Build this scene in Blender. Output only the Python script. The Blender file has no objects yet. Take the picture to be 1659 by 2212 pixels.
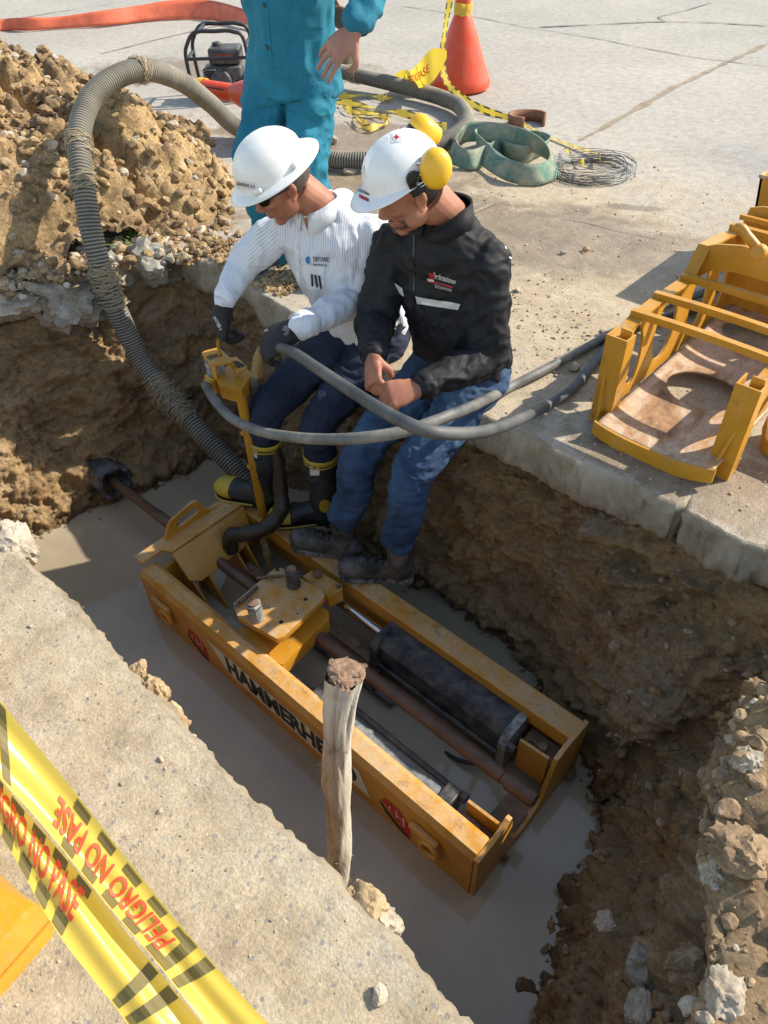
import bpy, bmesh, math, random
import numpy as np
from mathutils import Vector, Matrix, Euler

# ------------------------------------------------------------------ scene
scene = bpy.context.scene
COL = scene.collection
FPX, CX, CY, CAMH = 1597.0, 829.5, 1106.0, 1.6

def _d(u, v):
    a = np.array([u - CX, -(v - CY), -FPX]); return a / np.linalg.norm(a)
_X = -_d(-1515, -320); _Y = _d(2869, -462); _Y -= _X * (_X @ _Y); _Y /= np.linalg.norm(_Y)
_Z = np.cross(_X, _Y)
ROT = np.array([_X, _Y, _Z])

cam_d = bpy.data.cameras.new('camera'); cam = bpy.data.objects.new('camera', cam_d); COL.objects.link(cam)
cam.matrix_world = Matrix(((*ROT[0], 0), (*ROT[1], 0), (*ROT[2], CAMH), (0, 0, 0, 1)))
cam_d.sensor_fit = 'VERTICAL'; cam_d.sensor_height = 36.0
cam_d.lens = FPX / 2212 * 36.0
cam_d.clip_start = 0.02; cam_d.clip_end = 500
scene.camera = cam

SUN_EL, SUN_AZ = math.radians(39), math.atan2(0.84, 0.54)
SUN = Vector((math.cos(SUN_EL) * math.cos(SUN_AZ), math.cos(SUN_EL) * math.sin(SUN_AZ), math.sin(SUN_EL)))
world = bpy.data.worlds.new("World"); scene.world = world; world.use_nodes = True
wn = world.node_tree; bg = wn.nodes['Background']
sky = wn.nodes.new('ShaderNodeTexSky'); sky.sky_type = 'NISHITA'; sky.sun_disc = False
sky.sun_elevation = SUN_EL; sky.sun_rotation = math.pi / 2 - SUN_AZ
sky.air_density = 1.3; sky.dust_density = 4.0; sky.ozone_density = 1.0; sky.altitude = 2600
wb = wn.nodes.new('ShaderNodeMix'); wb.data_type = 'RGBA'; wb.blend_type = 'MULTIPLY'; wb.inputs[0].default_value = 1.0
wb.inputs[7].default_value = (1.0, 0.90, 0.76, 1)      # the photograph's warm daylight white balance
wn.links.new(sky.outputs[0], wb.inputs[6]); wn.links.new(wb.outputs[2], bg.inputs[0]); bg.inputs[1].default_value = 0.15
sl = bpy.data.lights.new('sun', 'SUN'); sl.energy = 3.1; sl.angle = math.radians(0.55); sl.color = (1.0, 0.92, 0.78)
so = bpy.data.objects.new('sun', sl); COL.objects.link(so)
so.rotation_euler = SUN.to_track_quat('Z', 'Y').to_euler(); so.location = (3, 6, 8)
scene.view_settings.view_transform = 'Standard'; scene.view_settings.look = 'None'
scene.view_settings.gamma = 1.0; scene.view_settings.exposure = 1.2
scene.render.engine = 'CYCLES'
scene.render.resolution_x = 768; scene.render.resolution_y = 1024

# ------------------------------------------------------------------ photo pixel -> world helpers (1659x2212 grid)
CAMP = np.array([0, 0, CAMH])
def P(u, v, z=0.0):
    w = ROT @ _d(u, v); return Vector(CAMP + w * ((z - CAMH) / w[2]))
def Py(u, v, y):
    w = ROT @ _d(u, v); return Vector(CAMP + w * (y / w[1]))
def Px(u, v, x):
    w = ROT @ _d(u, v); return Vector(CAMP + w * (x / w[0]))
def Pd(u, v, dist):
    return Vector(CAMP + ROT @ _d(u, v) * dist)
def J(p):
    c = ROT.T @ (np.array(p, float) - CAMP); return CX + FPX * c[0] / -c[2], CY - FPX * c[1] / -c[2]

# ------------------------------------------------------------------ numpy noise
def _hash(ix, iy, iz, seed):
    h = (ix * 374761393 + iy * 668265263 + iz * 2147483647 + seed * 1274126177) & 0xFFFFFFFF
    h = ((h ^ (h >> 13)) * 1274126177) & 0xFFFFFFFF
    h = ((h ^ (h >> 16)) * 2246822519) & 0xFFFFFFFF
    return ((h ^ (h >> 15)) & 0xFFFFFF) / float(0xFFFFFF)
def vnoise(p, seed=0):
    i = np.floor(p).astype(np.int64); f = p - i; f = f * f * (3 - 2 * f)
    r = 0
    for dx in (0, 1):
        for dy in (0, 1):
            for dz in (0, 1):
                w = (f[:, 0] if dx else 1 - f[:, 0]) * (f[:, 1] if dy else 1 - f[:, 1]) * (f[:, 2] if dz else 1 - f[:, 2])
                r = r + w * _hash(i[:, 0] + dx, i[:, 1] + dy, i[:, 2] + dz, seed)
    return r * 2 - 1
def fbm(p, scale, octv=4, seed=0, gain=0.5):
    a, s, r, t = 1.0, scale, 0, 0
    for o in range(octv):
        r = r + a * vnoise(p * s + 17.3 * o, seed + o); t += a; a *= gain; s *= 2.03
    return r / t
def clods(p, cell, seed=0):
    """rounded lumps: 1 at the centre of a stone, 0 at its border"""
    q = p / cell; i0 = np.floor(q).astype(np.int64); best = np.zeros(len(p)) - 9
    for dx in (-1, 0, 1):
        for dy in (-1, 0, 1):
            for dz in (-1, 0, 1):
                i = i0 + (dx, dy, dz)
                c = np.stack([_hash(i[:, 0], i[:, 1], i[:, 2], seed + k) for k in (1, 2, 3)], 1)
                r = 0.25 + 0.6 * _hash(i[:, 0], i[:, 1], i[:, 2], seed + 4) ** 1.5
                d = np.linalg.norm(q - (i + c), axis=1)
                best = np.maximum(best, (r * r - d * d) / (r + 1e-6) )
    return np.sqrt(np.clip(best, 0, 1))

def facets(p, cell, seed=0):
    """random tilted planes per broken piece: angular fracture"""
    q = p / cell; i0 = np.floor(q).astype(np.int64); bd = np.full(len(p), 1e9); val = np.zeros(len(p))
    for dx in (-1, 0, 1):
        for dy in (-1, 0, 1):
            for dz in (-1, 0, 1):
                i = i0 + (dx, dy, dz)
                h = [_hash(i[:, 0], i[:, 1], i[:, 2], seed + k) for k in range(1, 8)]
                dlt = q - (i + np.stack(h[:3], 1)); d = (dlt ** 2).sum(1); m = d < bd
                v = h[3] * 2 - 1 + (dlt * (np.stack(h[4:7], 1) * 2 - 1)).sum(1) * 1.1
                bd = np.where(m, d, bd); val = np.where(m, v, val)
    return val

# ------------------------------------------------------------------ object helpers
def tag(o, label=None, cat=None, group=None, kind=None):
    if label: o['label'] = label
    if cat: o['category'] = cat
    if group: o['group'] = group
    if kind: o['kind'] = kind
    return o
def empty(name, loc, label, cat, group=None, rz=0.0):
    o = bpy.data.objects.new(name, None); COL.objects.link(o); o.location = loc; o.rotation_euler = (0, 0, rz)
    o.empty_display_size = 0.05
    bpy.context.view_layer.update()
    return tag(o, label, cat, group)
def link(name, me, mat=None, parent=None, smooth=True):
    """mesh is in world space; parents keep it there"""
    o = bpy.data.objects.new(name, me); COL.objects.link(o)
    if mat:
        for m in (mat if isinstance(mat, (list, tuple)) else [mat]): me.materials.append(m)
    if smooth: me.polygons.foreach_set('use_smooth', [True] * len(me.polygons))
    if parent:
        o.parent = parent; bpy.context.view_layer.update()
        o.matrix_parent_inverse = parent.matrix_world.inverted()
    return o
def from_bm(name, bm, mat=None, parent=None, smooth=True, autos=None):
    me = bpy.data.meshes.new(name); bm.normal_update(); bm.to_mesh(me); bm.free()
    o = link(name, me, mat, parent, smooth)
    if autos: sharp(me, autos)
    return o
def sharp(me, deg):
    bm = bmesh.new(); bm.from_mesh(me); a = math.radians(deg)
    for e in bm.edges:
        if len(e.link_faces) == 2 and e.calc_face_angle(0) > a: e.smooth = False
    bm.to_mesh(me); bm.free()
def np_mesh(name, verts, faces, mat=None, parent=None, smooth=True):
    me = bpy.data.meshes.new(name)
    verts = np.asarray(verts, dtype=np.float32); faces = np.asarray(faces, dtype=np.int32)
    n = faces.shape[1]
    me.vertices.add(len(verts)); me.vertices.foreach_set('co', verts.ravel())
    me.loops.add(faces.size); me.loops.foreach_set('vertex_index', faces.ravel())
    me.polygons.add(len(faces)); me.polygons.foreach_set('loop_start', np.arange(0, faces.size, n, dtype=np.int32))
    me.polygons.foreach_set('loop_total', np.full(len(faces), n, dtype=np.int32))
    me.update(calc_edges=True); me.validate()
    return link(name, me, mat, parent, smooth)
def grid_faces(nu, nv, wrap=False):
    i = np.arange(nu if wrap else nu - 1)[:, None]; j = np.arange(nv - 1)[None, :]
    a = i * nv + j; b = ((i + 1) % nu) * nv + j
    return np.stack([a, b, b + 1, a + 1], -1).reshape(-1, 4)

def basis(d, up=Vector((0, 0, 1))):
    d = d.normalized(); up = Vector(up)
    s = d.cross(up)
    if s.length < 1e-4: s = d.cross(Vector((1, 0, 0)))
    s.normalize(); return s, s.cross(d).normalized()
def catmull(pts, n=8, vals=None):
    pts = [Vector(p) for p in pts]; out = []; ov = []
    for i in range(len(pts) - 1):
        p0 = pts[max(i - 1, 0)]; p1 = pts[i]; p2 = pts[i + 1]; p3 = pts[min(i + 2, len(pts) - 1)]
        for k in range(n):
            t = k / n
            out.append(0.5 * ((2 * p1) + (p2 - p0) * t + (2 * p0 - 5 * p1 + 4 * p2 - p3) * t * t + (3 * p1 - p0 - 3 * p2 + p3) * t ** 3))
            if vals is not None: ov.append(vals[i] * (1 - t) + vals[i + 1] * t)
    out.append(pts[-1])
    if vals is not None: ov.append(vals[-1]); return out, ov
    return out
def resample(pts, step):
    pts = [Vector(p) for p in pts]; L = [0]
    for a, b in zip(pts, pts[1:]): L.append(L[-1] + (b - a).length)
    n = max(2, int(L[-1] / step)); out = []; k = 0
    for i in range(n + 1):
        s = L[-1] * i / n
        while k < len(L) - 2 and L[k + 1] < s: k += 1
        t = (s - L[k]) / max(1e-9, L[k + 1] - L[k]); out.append(pts[k].lerp(pts[k + 1], t))
    return out, L[-1]
def add_tube(bm, pts, rad, seg=12, cap=True, up=(0, 0, 1)):
    """round tube with parallel transport; rad a number or list"""
    pts = [Vector(p) for p in pts]; n = len(pts)
    if not hasattr(rad, '__len__'): rad = [rad] * n
    rings = []; s = None
    for i, p in enumerate(pts):
        t = (pts[min(i + 1, n - 1)] - pts[max(i - 1, 0)]).normalized()
        if s is None: s, w = basis(t, up)
        else:
            s = (s - t * s.dot(t))
            s = s.normalized() if s.length > 1e-6 else basis(t, up)[0]
            w = s.cross(t).normalized()
        rings.append([bm.verts.new(p + (s * math.cos(2 * math.pi * k / seg) + w * math.sin(2 * math.pi * k / seg)) * rad[i]) for k in range(seg)])
    for a, b in zip(rings, rings[1:]):
        for k in range(seg): bm.faces.new((a[k], a[(k + 1) % seg], b[(k + 1) % seg], b[k]))
    if cap: bm.faces.new(rings[0][::-1]); bm.faces.new(rings[-1])
    return rings
def tube(name, pts, rad, mat, parent=None, seg=12, autos=50):
    bm = bmesh.new(); add_tube(bm, pts, rad, seg); return from_bm(name, bm, mat, parent, True, autos)
def add_loft(bm, secs, seg=16, up=(0, 0, 1)):
    """secs: list of (center, a(side), b(up), [side vector]) ellipses; capped"""
    cs = [Vector(s[0]) for s in secs]; n = len(cs); rings = []
    for i, s in enumerate(secs):
        t = (cs[min(i + 1, n - 1)] - cs[max(i - 1, 0)])
        if len(s) > 3:
            sd = Vector(s[3]); sd = (sd - t.normalized() * sd.dot(t.normalized())).normalized(); w = sd.cross(t.normalized()).normalized()
        else: sd, w = basis(t, up)
        rings.append([bm.verts.new(cs[i] + sd * (math.cos(2 * math.pi * k / seg) * s[1]) + w * (math.sin(2 * math.pi * k / seg) * s[2])) for k in range(seg)])
    for a, b in zip(rings, rings[1:]):
        for k in range(seg): bm.faces.new((a[k], a[(k + 1) % seg], b[(k + 1) % seg], b[k]))
    bm.faces.new(rings[0][::-1]); bm.faces.new(rings[-1])
    return rings
def add_box(bm, c, size, rot=None, bevel=0.0, segs=2):
    m = Matrix.Translation(Vector(c)) @ (rot.to_4x4() if rot is not None else Matrix.Identity(4)) @ Matrix.Diagonal((*size, 1))
    r = bmesh.ops.create_cube(bm, size=1.0, matrix=m)
    if bevel > 0:
        es = list({e for v in r['verts'] for e in v.link_edges})
        bmesh.ops.bevel(bm, geom=es, offset=bevel, segments=segs, affect='EDGES', profile=0.7)
def add_prism(bm, poly, thick, bevel=0.0, holes=None):
    """poly: list of 3d points (planar), extruded by vector thick"""
    th = Vector(thick)
    if not holes:
        a = [bm.verts.new(Vector(p)) for p in poly]; b = [bm.verts.new(Vector(p) + th) for p in poly]
        n = len(a); fs = [bm.faces.new(a[::-1]), bm.faces.new(b)]
        for i in range(n): fs.append(bm.faces.new((a[i], a[(i + 1) % n], b[(i + 1) % n], b[i])))
        bmesh.ops.recalc_face_normals(bm, faces=fs)
        if bevel > 0:
            es = {e for f in fs[:2] for e in f.edges}
            bmesh.ops.bevel(bm, geom=list(es), offset=bevel, segments=2, affect='EDGES', profile=0.7)
        return
    from mathutils.geometry import tessellate_polygon
    loops = [list(map(Vector, poly))] + [list(map(Vector, h)) for h in holes]
    tris = tessellate_polygon(loops); flat = [p for l in loops for p in l]
    a = [bm.verts.new(p) for p in flat]; b = [bm.verts.new(p + th) for p in flat]; fs = []
    for t in tris:
        try: fs.append(bm.faces.new([a[i] for i in t])); fs.append(bm.faces.new([b[i] for i in t][::-1]))
        except ValueError: pass
    k = 0
    for l in loops:
        n = len(l)
        for i in range(n): fs.append(bm.faces.new((a[k + i], a[k + (i + 1) % n], b[k + (i + 1) % n], b[k + i])))
        k += n
    bmesh.ops.recalc_face_normals(bm, faces=fs)
def circle3(c, r, ax, ay, n=24, ry=None):
    c = Vector(c); ax = Vector(ax); ay = Vector(ay)
    return [c + ax * (r * math.cos(2 * math.pi * k / n)) + ay * ((ry or r) * math.sin(2 * math.pi * k / n)) for k in range(n)]
def remesh_obj(name, bm, vox, mat, parent=None, smooth_it=4, disp=None, keep=None):
    """fuse overlapping closed shapes into one continuous surface"""
    me = bpy.data.meshes.new('tmp'); bmesh.ops.recalc_face_normals(bm, faces=bm.faces); bm.to_mesh(me); bm.free()
    o = bpy.data.objects.new('tmp', me); COL.objects.link(o)
    r = o.modifiers.new('r', 'REMESH'); r.mode = 'VOXEL'; r.voxel_size = vox; r.use_smooth_shade = True
    if smooth_it:
        s = o.modifiers.new('s', 'SMOOTH'); s.factor = 0.5; s.iterations = smooth_it
    dg = bpy.context.evaluated_depsgraph_get(); dg.update()
    m2 = bpy.data.meshes.new_from_object(o.evaluated_get(dg)); m2.name = name
    bpy.data.objects.remove(o); bpy.data.meshes.remove(me)
    n = len(m2.vertices)
    if disp and n:
        co = np.empty(n * 3, np.float32); m2.vertices.foreach_get('co', co); co = co.reshape(-1, 3).astype(float)
        no = np.empty(n * 3, np.float32); m2.vertex_normals.foreach_get('vector', no); no = no.reshape(-1, 3)
        co = co + no * disp(co, no)[:, None]; m2.vertices.foreach_set('co', co.astype(np.float32).ravel()); m2.update()
    return link(name, m2, mat, parent, True)
def text_mesh(name, body, size, mat, mtx, parent=None, extrude=0.0006, bold=0.0, sx=1.0, conform=None, align='CENTER', shear=0.0, fix=True):
    cu = bpy.data.curves.new('t', 'FONT'); cu.body = body; cu.size = size; cu.extrude = extrude; cu.offset = bold
    cu.align_x = align; cu.align_y = 'CENTER'; cu.shear = shear; cu.resolution_u = 3
    o = bpy.data.objects.new('t', cu); COL.objects.link(o)
    dg = bpy.context.evaluated_depsgraph_get(); dg.update()
    me = bpy.data.meshes.new_from_object(o.evaluated_get(dg)); me.name = name
    bpy.data.objects.remove(o); bpy.data.curves.remove(cu)
    if conform:
        # cut into strips so that letters can follow a bent surface
        bm = bmesh.new(); bm.from_mesh(me); bmesh.ops.triangulate(bm, faces=bm.faces)
        bmesh.ops.subdivide_edges(bm, edges=[e for e in bm.edges if e.calc_length() > size * 0.3], cuts=1)
        for v in bm.verts: v.co = conform(v.co.x * sx, v.co.y, v.co.z)
        bm.to_mesh(me); bm.free()
    else:
        me.transform(Matrix.Diagonal((sx, 1, 1, 1))); me.transform(mtx)
    return link(name, me, mat, parent, False)
def frame_mtx(origin, xdir, ydir):
    x = Vector(xdir).normalized(); y = Vector(ydir); y = (y - x * y.dot(x)).normalized(); z = x.cross(y)
    m = Matrix((x, y, z)).transposed().to_4x4(); m.translation = Vector(origin); return m
def rock_bm(bm, c, r, seed, sub=3, flat=0.8, rough=0.25, rot=None):
    """angular broken stone: icosphere cut by planes and roughened"""
    rnd = random.Random(seed)
    t = bmesh.new(); bmesh.ops.create_icosphere(t, subdivisions=sub, radius=1.0)
    co = np.array([v.co[:] for v in t.verts])
    for k in range(rnd.randint(7, 11)):
        n = np.array([rnd.gauss(0, 1) for _ in range(3)]); n /= np.linalg.norm(n); d = rnd.uniform(0.55, 0.85)
        ov = co @ n - d; co = co - np.clip(ov, 0, None)[:, None] * n * 0.95
    nz = fbm(co + seed * 1.37, 1.6, 3, seed); co = co * (1 + rough * 0.5 * nz[:, None])
    if sub > 2: co = co * (1 + 0.06 * rough * 4 * vnoise(co * 7 + seed, seed + 5)[:, None])
    sc = np.array([rnd.uniform(0.8, 1.25), rnd.uniform(0.7, 1.0), flat * rnd.uniform(0.75, 1.0)]) * r
    R = np.array(Euler((rnd.uniform(-.4, .4), rnd.uniform(-.4, .4), rnd.uniform(0, 6.28))).to_matrix()) if rot is None else np.array(rot)
    co = (co * sc) @ R.T + np.array(c)
    vs = [bm.verts.new(p) for p in co]
    for f in t.faces: bm.faces.new([vs[v.index] for v in f.verts])
    t.free()
# ------------------------------------------------------------------ materials
class NT:
    def __init__(s, name):
        s.m = bpy.data.materials.new(name); s.m.use_nodes = True; s.t = s.m.node_tree; s.n = s.t.nodes; s.b = s.n['Principled BSDF']
        s.tc = s.n.new('ShaderNodeTexCoord'); s.co = s.tc.outputs['Object']
    def new(s, t, **k):
        n = s.n.new(t)
        for a, b in k.items(): setattr(n, a, b)
        return n
    def L(s, a, b): s.t.links.new(a, b)
    def mapping(s, scale=(1, 1, 1), loc=(0, 0, 0), rot=(0, 0, 0), co=None):
        m = s.new('ShaderNodeMapping'); m.inputs['Scale'].default_value = scale; m.inputs['Location'].default_value = loc; m.inputs['Rotation'].default_value = rot
        s.L(co or s.co, m.inputs[0]); return m.outputs[0]
    def noise(s, scale, detail=5, rough=0.6, co=None, dist=0.0):
        n = s.new('ShaderNodeTexNoise'); n.inputs['Scale'].default_value = scale; n.inputs['Detail'].default_value = detail
        n.inputs['Roughness'].default_value = rough; n.inputs['Distortion'].default_value = dist; s.L(co or s.co, n.inputs['Vector']); return n.outputs[0]
    def vor(s, scale, co=None, feature='F1', out=0, rnd=1.0):
        n = s.new('ShaderNodeTexVoronoi', feature=feature); n.inputs['Scale'].default_value = scale; n.inputs['Randomness'].default_value = rnd
        s.L(co or s.co, n.inputs['Vector']); return n.outputs[out]
    def ramp(s, f, stops, mode='LINEAR'):
        r = s.new('ShaderNodeValToRGB'); r.color_ramp.interpolation = mode; e = r.color_ramp.elements
        while len(e) < len(stops): e.new(0.5)
        for i, (p, c) in enumerate(stops):
            e[i].position = p
            if not hasattr(c, '__len__'): c = (c, c, c)
            e[i].color = (*c[:3], 1)
        s.L(f, r.inputs[0]); return r.outputs[0]
    def mix(s, f, a, b, mode='MIX'):
        m = s.new('ShaderNodeMix', data_type='RGBA', blend_type=mode)
        for v, i in ((f, 0), (a, 6), (b, 7)):
            if hasattr(v, 'type') and hasattr(v, 'node'): s.L(v, m.inputs[i])
            elif i == 0: m.inputs[0].default_value = v
            else: m.inputs[i].default_value = (*v[:3], 1)
        return m.outputs[2]
    def math(s, op, a, b=None, c=None, clamp=False):
        m = s.new('ShaderNodeMath', operation=op); m.use_clamp = clamp
        for i, v in enumerate((a, b, c)):
            if v is None: continue
            if hasattr(v, 'node'): s.L(v, m.inputs[i])
            else: m.inputs[i].default_value = v
        return m.outputs[0]
    def bump(s, h, strength=0.4, dist=0.01, prev=None):
        b = s.new('ShaderNodeBump'); b.inputs['Strength'].default_value = strength; b.inputs['Distance'].default_value = dist
        s.L(h, b.inputs['Height'])
        if prev is not None: s.L(prev, b.inputs['Normal'])
        return b.outputs[0]
    def set(s, **k):
        for a, v in k.items():
            i = s.b.inputs[a.replace('_', ' ')]
            if hasattr(v, 'node'): s.L(v, i)
            elif hasattr(v, '__len__'): i.default_value = (*v[:3], 1) if i.type == 'RGBA' else tuple(v[:3])
            else: i.default_value = v
        return s.m

def mat_soil(name, pal, wet=0.0, scale=1.0, cob=None):
    t = NT(name)
    n1 = t.noise(2.2 * scale, 6, 0.65, dist=0.6); n2 = t.noise(9 * scale, 6, 0.7, co=t.mapping((1, 1, 1.6), (3, 1, 2))); n3 = t.noise(70 * scale, 4, 0.7)
    c = t.ramp(n1, [(0.34, pal[0]), (0.47, pal[1]), (0.57, pal[2]), (0.70, pal[3])])
    c2 = t.ramp(n2, [(0.33, pal[1]), (0.50, pal[2]), (0.66, pal[0])])
    c = t.mix(0.5, c, c2)
    v = t.ramp(n3, [(0.3, 0.62), (0.7, 1.35)]); c = t.mix(1.0, c, v, 'MULTIPLY')
    # pale chips of broken stone in the soil
    chip = t.vor(38 * scale, out=0); cs = t.new('ShaderNodeTexVoronoi'); cs.inputs['Scale'].default_value = 38 * scale; t.L(t.co, cs.inputs['Vector'])
    sep = t.new('ShaderNodeSeparateColor'); t.L(cs.outputs['Color'], sep.inputs[0])
    msk = t.math('MULTIPLY', t.math('GREATER_THAN', sep.outputs[0], 0.88), t.math('LESS_THAN', chip, 0.34))
    c = t.mix(t.math('MULTIPLY', msk, 0.55), c, cob or pal[3])
    b1 = t.bump(t.noise(45 * scale, 8, 0.75), 0.7, 0.012)
    b2 = t.bump(t.vor(60 * scale, co=t.mapping()), 0.35, 0.006, b1)
    return t.set(Base_Color=c, Roughness=t.ramp(n2, [(0.3, 0.95 - wet), (0.7, 0.98 - wet * 0.4)]), Normal=b2)

DRY = ((0.075, 0.045, 0.026), (0.20, 0.125, 0.065), (0.38, 0.255, 0.12), (0.48, 0.37, 0.22))
M = {}
M['pile'] = mat_soil('dry_ochre_soil', DRY)
M['wall'] = mat_soil('damp_brown_soil', ((0.028, 0.019, 0.012), (0.075, 0.047, 0.023), (0.125, 0.075, 0.030), (0.16, 0.115, 0.07)), wet=0.35, cob=(0.19, 0.15, 0.11))
M['mound'] = mat_soil('brown_rubbly_soil', ((0.13, 0.08, 0.04), (0.27, 0.18, 0.10), (0.42, 0.30, 0.18), (0.52, 0.43, 0.31)), cob=(0.46, 0.40, 0.33))
def mat_stone(name, a, b, bscale=30):
    t = NT(name); n = t.noise(bscale * 0.4, 8, 0.7); c = t.ramp(n, [(0.32, a), (0.66, b)])
    return t.set(Base_Color=t.mix(1.0, c, t.ramp(t.noise(bscale * 4, 3, 0.6), [(0.3, 0.75), (0.7, 1.2)]), 'MULTIPLY'), Roughness=0.92, Normal=t.bump(t.noise(bscale, 8, 0.75), 0.6, 0.008))
M['rimstone'] = mat_stone('soiled_grey_stone', (0.24, 0.17, 0.10), (0.42, 0.38, 0.31), 22)
M['stone'] = mat_stone('grey_stone', (0.20, 0.18, 0.145), (0.42, 0.385, 0.32))
M['palestone'] = mat_stone('pale_stone', (0.30, 0.235, 0.16), (0.52, 0.45, 0.35))
M['brownstone'] = mat_stone('brown_clod', (0.16, 0.10, 0.055), (0.34, 0.24, 0.14))
M['clod'] = mat_stone('ochre_clod', (0.24, 0.155, 0.075), (0.50, 0.37, 0.21))
M['wetclod'] = mat_stone('damp_clod', (0.10, 0.066, 0.036), (0.24, 0.165, 0.09))

def blob(t, x, y, rx, ry, ang, n, soft=0.35):
    """soft ellipse mask on the ground, ragged by noise"""
    v = t.new('ShaderNodeVectorMath', operation='SUBTRACT'); t.L(t.co, v.inputs[0]); v.inputs[1].default_value = (x, y, 0)
    m = t.new('ShaderNodeVectorRotate', rotation_type='Z_AXIS'); t.L(v.outputs[0], m.inputs['Vector']); m.inputs['Angle'].default_value = -ang
    s = t.new('ShaderNodeVectorMath', operation='MULTIPLY'); t.L(m.outputs[0], s.inputs[0]); s.inputs[1].default_value = (1 / rx, 1 / ry, 0)
    l = t.new('ShaderNodeVectorMath', operation='LENGTH'); t.L(s.outputs[0], l.inputs[0])
    d = t.math('ADD', l.outputs['Value'], t.math('MULTIPLY', t.math('SUBTRACT', n, 0.5), 2.6))
    mr = t.new('ShaderNodeMapRange'); mr.interpolation_type = 'SMOOTHSTEP'; t.L(d, mr.inputs[0])
    mr.inputs[1].default_value = 1.0 + soft; mr.inputs[2].default_value = 1.0 - soft; mr.inputs[3].default_value = 0; mr.inputs[4].default_value = 1
    return mr.outputs[0]
def mx(t, *ms):
    r = ms[0]
    for m in ms[1:]: r = t.math('MAXIMUM', r, m)
    return r
def mat_concrete():
    t = NT('worn_concrete')
    big = t.noise(0.55, 5, 0.6); mid = t.noise(5, 6, 0.65); fine = t.noise(140, 4, 0.75); n2 = t.noise(3.2, 7, 0.72, co=t.mapping(loc=(5, 2, 0)))
    c = t.ramp(big, [(0.35, (0.32, 0.295, 0.255)), (0.65, (0.41, 0.375, 0.325))])
    # dusty ochre soil trodden over the slab near the dig
    dusty = mx(t, blob(t, -1.2, 2.8, 1.6, 1.0, 0.25, n2, 0.7), blob(t, -2.3, 3.2, 1.3, 1.2, 0.2, n2, 0.7))
    c = t.mix(t.math('MULTIPLY', dusty, 0.75), c, t.ramp(mid, [(0.3, (0.36, 0.26, 0.14)), (0.7, (0.52, 0.42, 0.28))]))
    near = t.math('MULTIPLY', mx(t, blob(t, -0.8, -0.4, 3.4, 1.2, 0, n2, 0.6)), 0.95)
    c = t.mix(near, c, t.ramp(mid, [(0.3, (0.28, 0.21, 0.13)), (0.5, (0.395, 0.315, 0.205)), (0.7, (0.46, 0.385, 0.27))]))
    # damp patches
    damp = mx(t, blob(t, -2.05, 3.25, 0.95, 0.42, 0.35, n2, 0.3), blob(t, -2.95, 2.95, 0.8, 0.75, 0.3, n2, 0.25), blob(t, -0.55, 1.97, 0.42, 0.12, 0.0, n2, 0.18), blob(t, -0.35, 2.12, 0.25, 0.14, 0.3, n2, 0.2),
              blob(t, -3.9, 3.7, 0.9, 0.5, 0.2, n2, 0.2), blob(t, -1.78, 3.95, 0.14, 0.05, 0.5, n2, 0.3), blob(t, -6.0, 4.5, 1.2, 0.5, 0.5, n2, 0.3))
    c = t.mix(t.math('MULTIPLY', damp, 0.8), c, t.ramp(mid, [(0.3, (0.14, 0.095, 0.055)), (0.7, (0.27, 0.195, 0.12))]))
    grey = mx(t, blob(t, -1.05, 4.9, 0.9, 0.3, -0.3, n2, 0.6), blob(t, -0.5, 3.9, 0.5, 0.2, 0.4, n2, 0.6))
    c = t.mix(t.math('MULTIPLY', grey, 0.45), c, (0.22, 0.21, 0.2))
    # exposed aggregate: grey and tan pebbles, pits
    vo = t.new('ShaderNodeTexVoronoi'); vo.inputs['Scale'].default_value = 62; t.L(t.co, vo.inputs['Vector'])
    sp = t.new('ShaderNodeSeparateColor'); t.L(vo.outputs['Color'], sp.inputs[0])
    peb = t.math('MULTIPLY', t.math('GREATER_THAN', sp.outputs[0], 0.76), t.math('LESS_THAN', vo.outputs['Distance'], 0.32))
    pc = t.ramp(sp.outputs[1], [(0.3, (0.15, 0.16, 0.18)), (0.6, (0.30, 0.29, 0.27)), (0.85, (0.52, 0.45, 0.34))], 'CONSTANT')
    c = t.mix(t.math('MULTIPLY', peb, 0.6), c, pc)
    c = t.mix(1.0, c, t.ramp(fine, [(0.28, 0.66), (0.5, 1.0), (0.72, 1.28)]), 'MULTIPLY')
    c = t.mix(1.0, c, t.ramp(t.noise(16, 9, 0.82), [(0.3, 0.66), (0.5, 1.0), (0.7, 1.26)]), 'MULTIPLY')
    b = t.bump(fine, 0.6, 0.004); b = t.bump(t.noise(42, 5, 0.7), 0.55, 0.008, b)
    return t.set(Base_Color=c, Roughness=t.mix(damp, (0.9, 0.9, 0.9), (0.5, 0.5, 0.5)), Normal=b)
M['concrete'] = mat_concrete()
def mat_slabedge():
    t = NT('broken_concrete_edge'); mid = t.noise(7, 6, 0.7, dist=0.5)
    c = t.ramp(mid, [(0.3, (0.20, 0.155, 0.10)), (0.5, (0.33, 0.27, 0.19)), (0.7, (0.42, 0.37, 0.28))])
    return t.set(Base_Color=c, Roughness=0.9, Normal=t.bump(t.noise(50, 8, 0.75), 0.8, 0.01))
M['slabedge'] = mat_slabedge()
def mat_plain(name, col, rough=0.6, metal=0.0, nscale=20, var=0.15, bump=0.0, bscale=80, spec=0.5, coat=0.0):
    t = NT(name); n = t.noise(nscale, 5, 0.65)
    c = t.mix(1.0, col, t.ramp(n, [(0.3, 1 - var), (0.7, 1 + var)]), 'MULTIPLY')
    k = dict(Base_Color=c, Roughness=rough, Metallic=metal, Specular_IOR_Level=spec)
    if bump: k['Normal'] = t.bump(t.noise(bscale, 5, 0.7), bump, 0.004)
    if coat: k['Coat_Weight'] = coat
    return t.set(**k)
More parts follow.
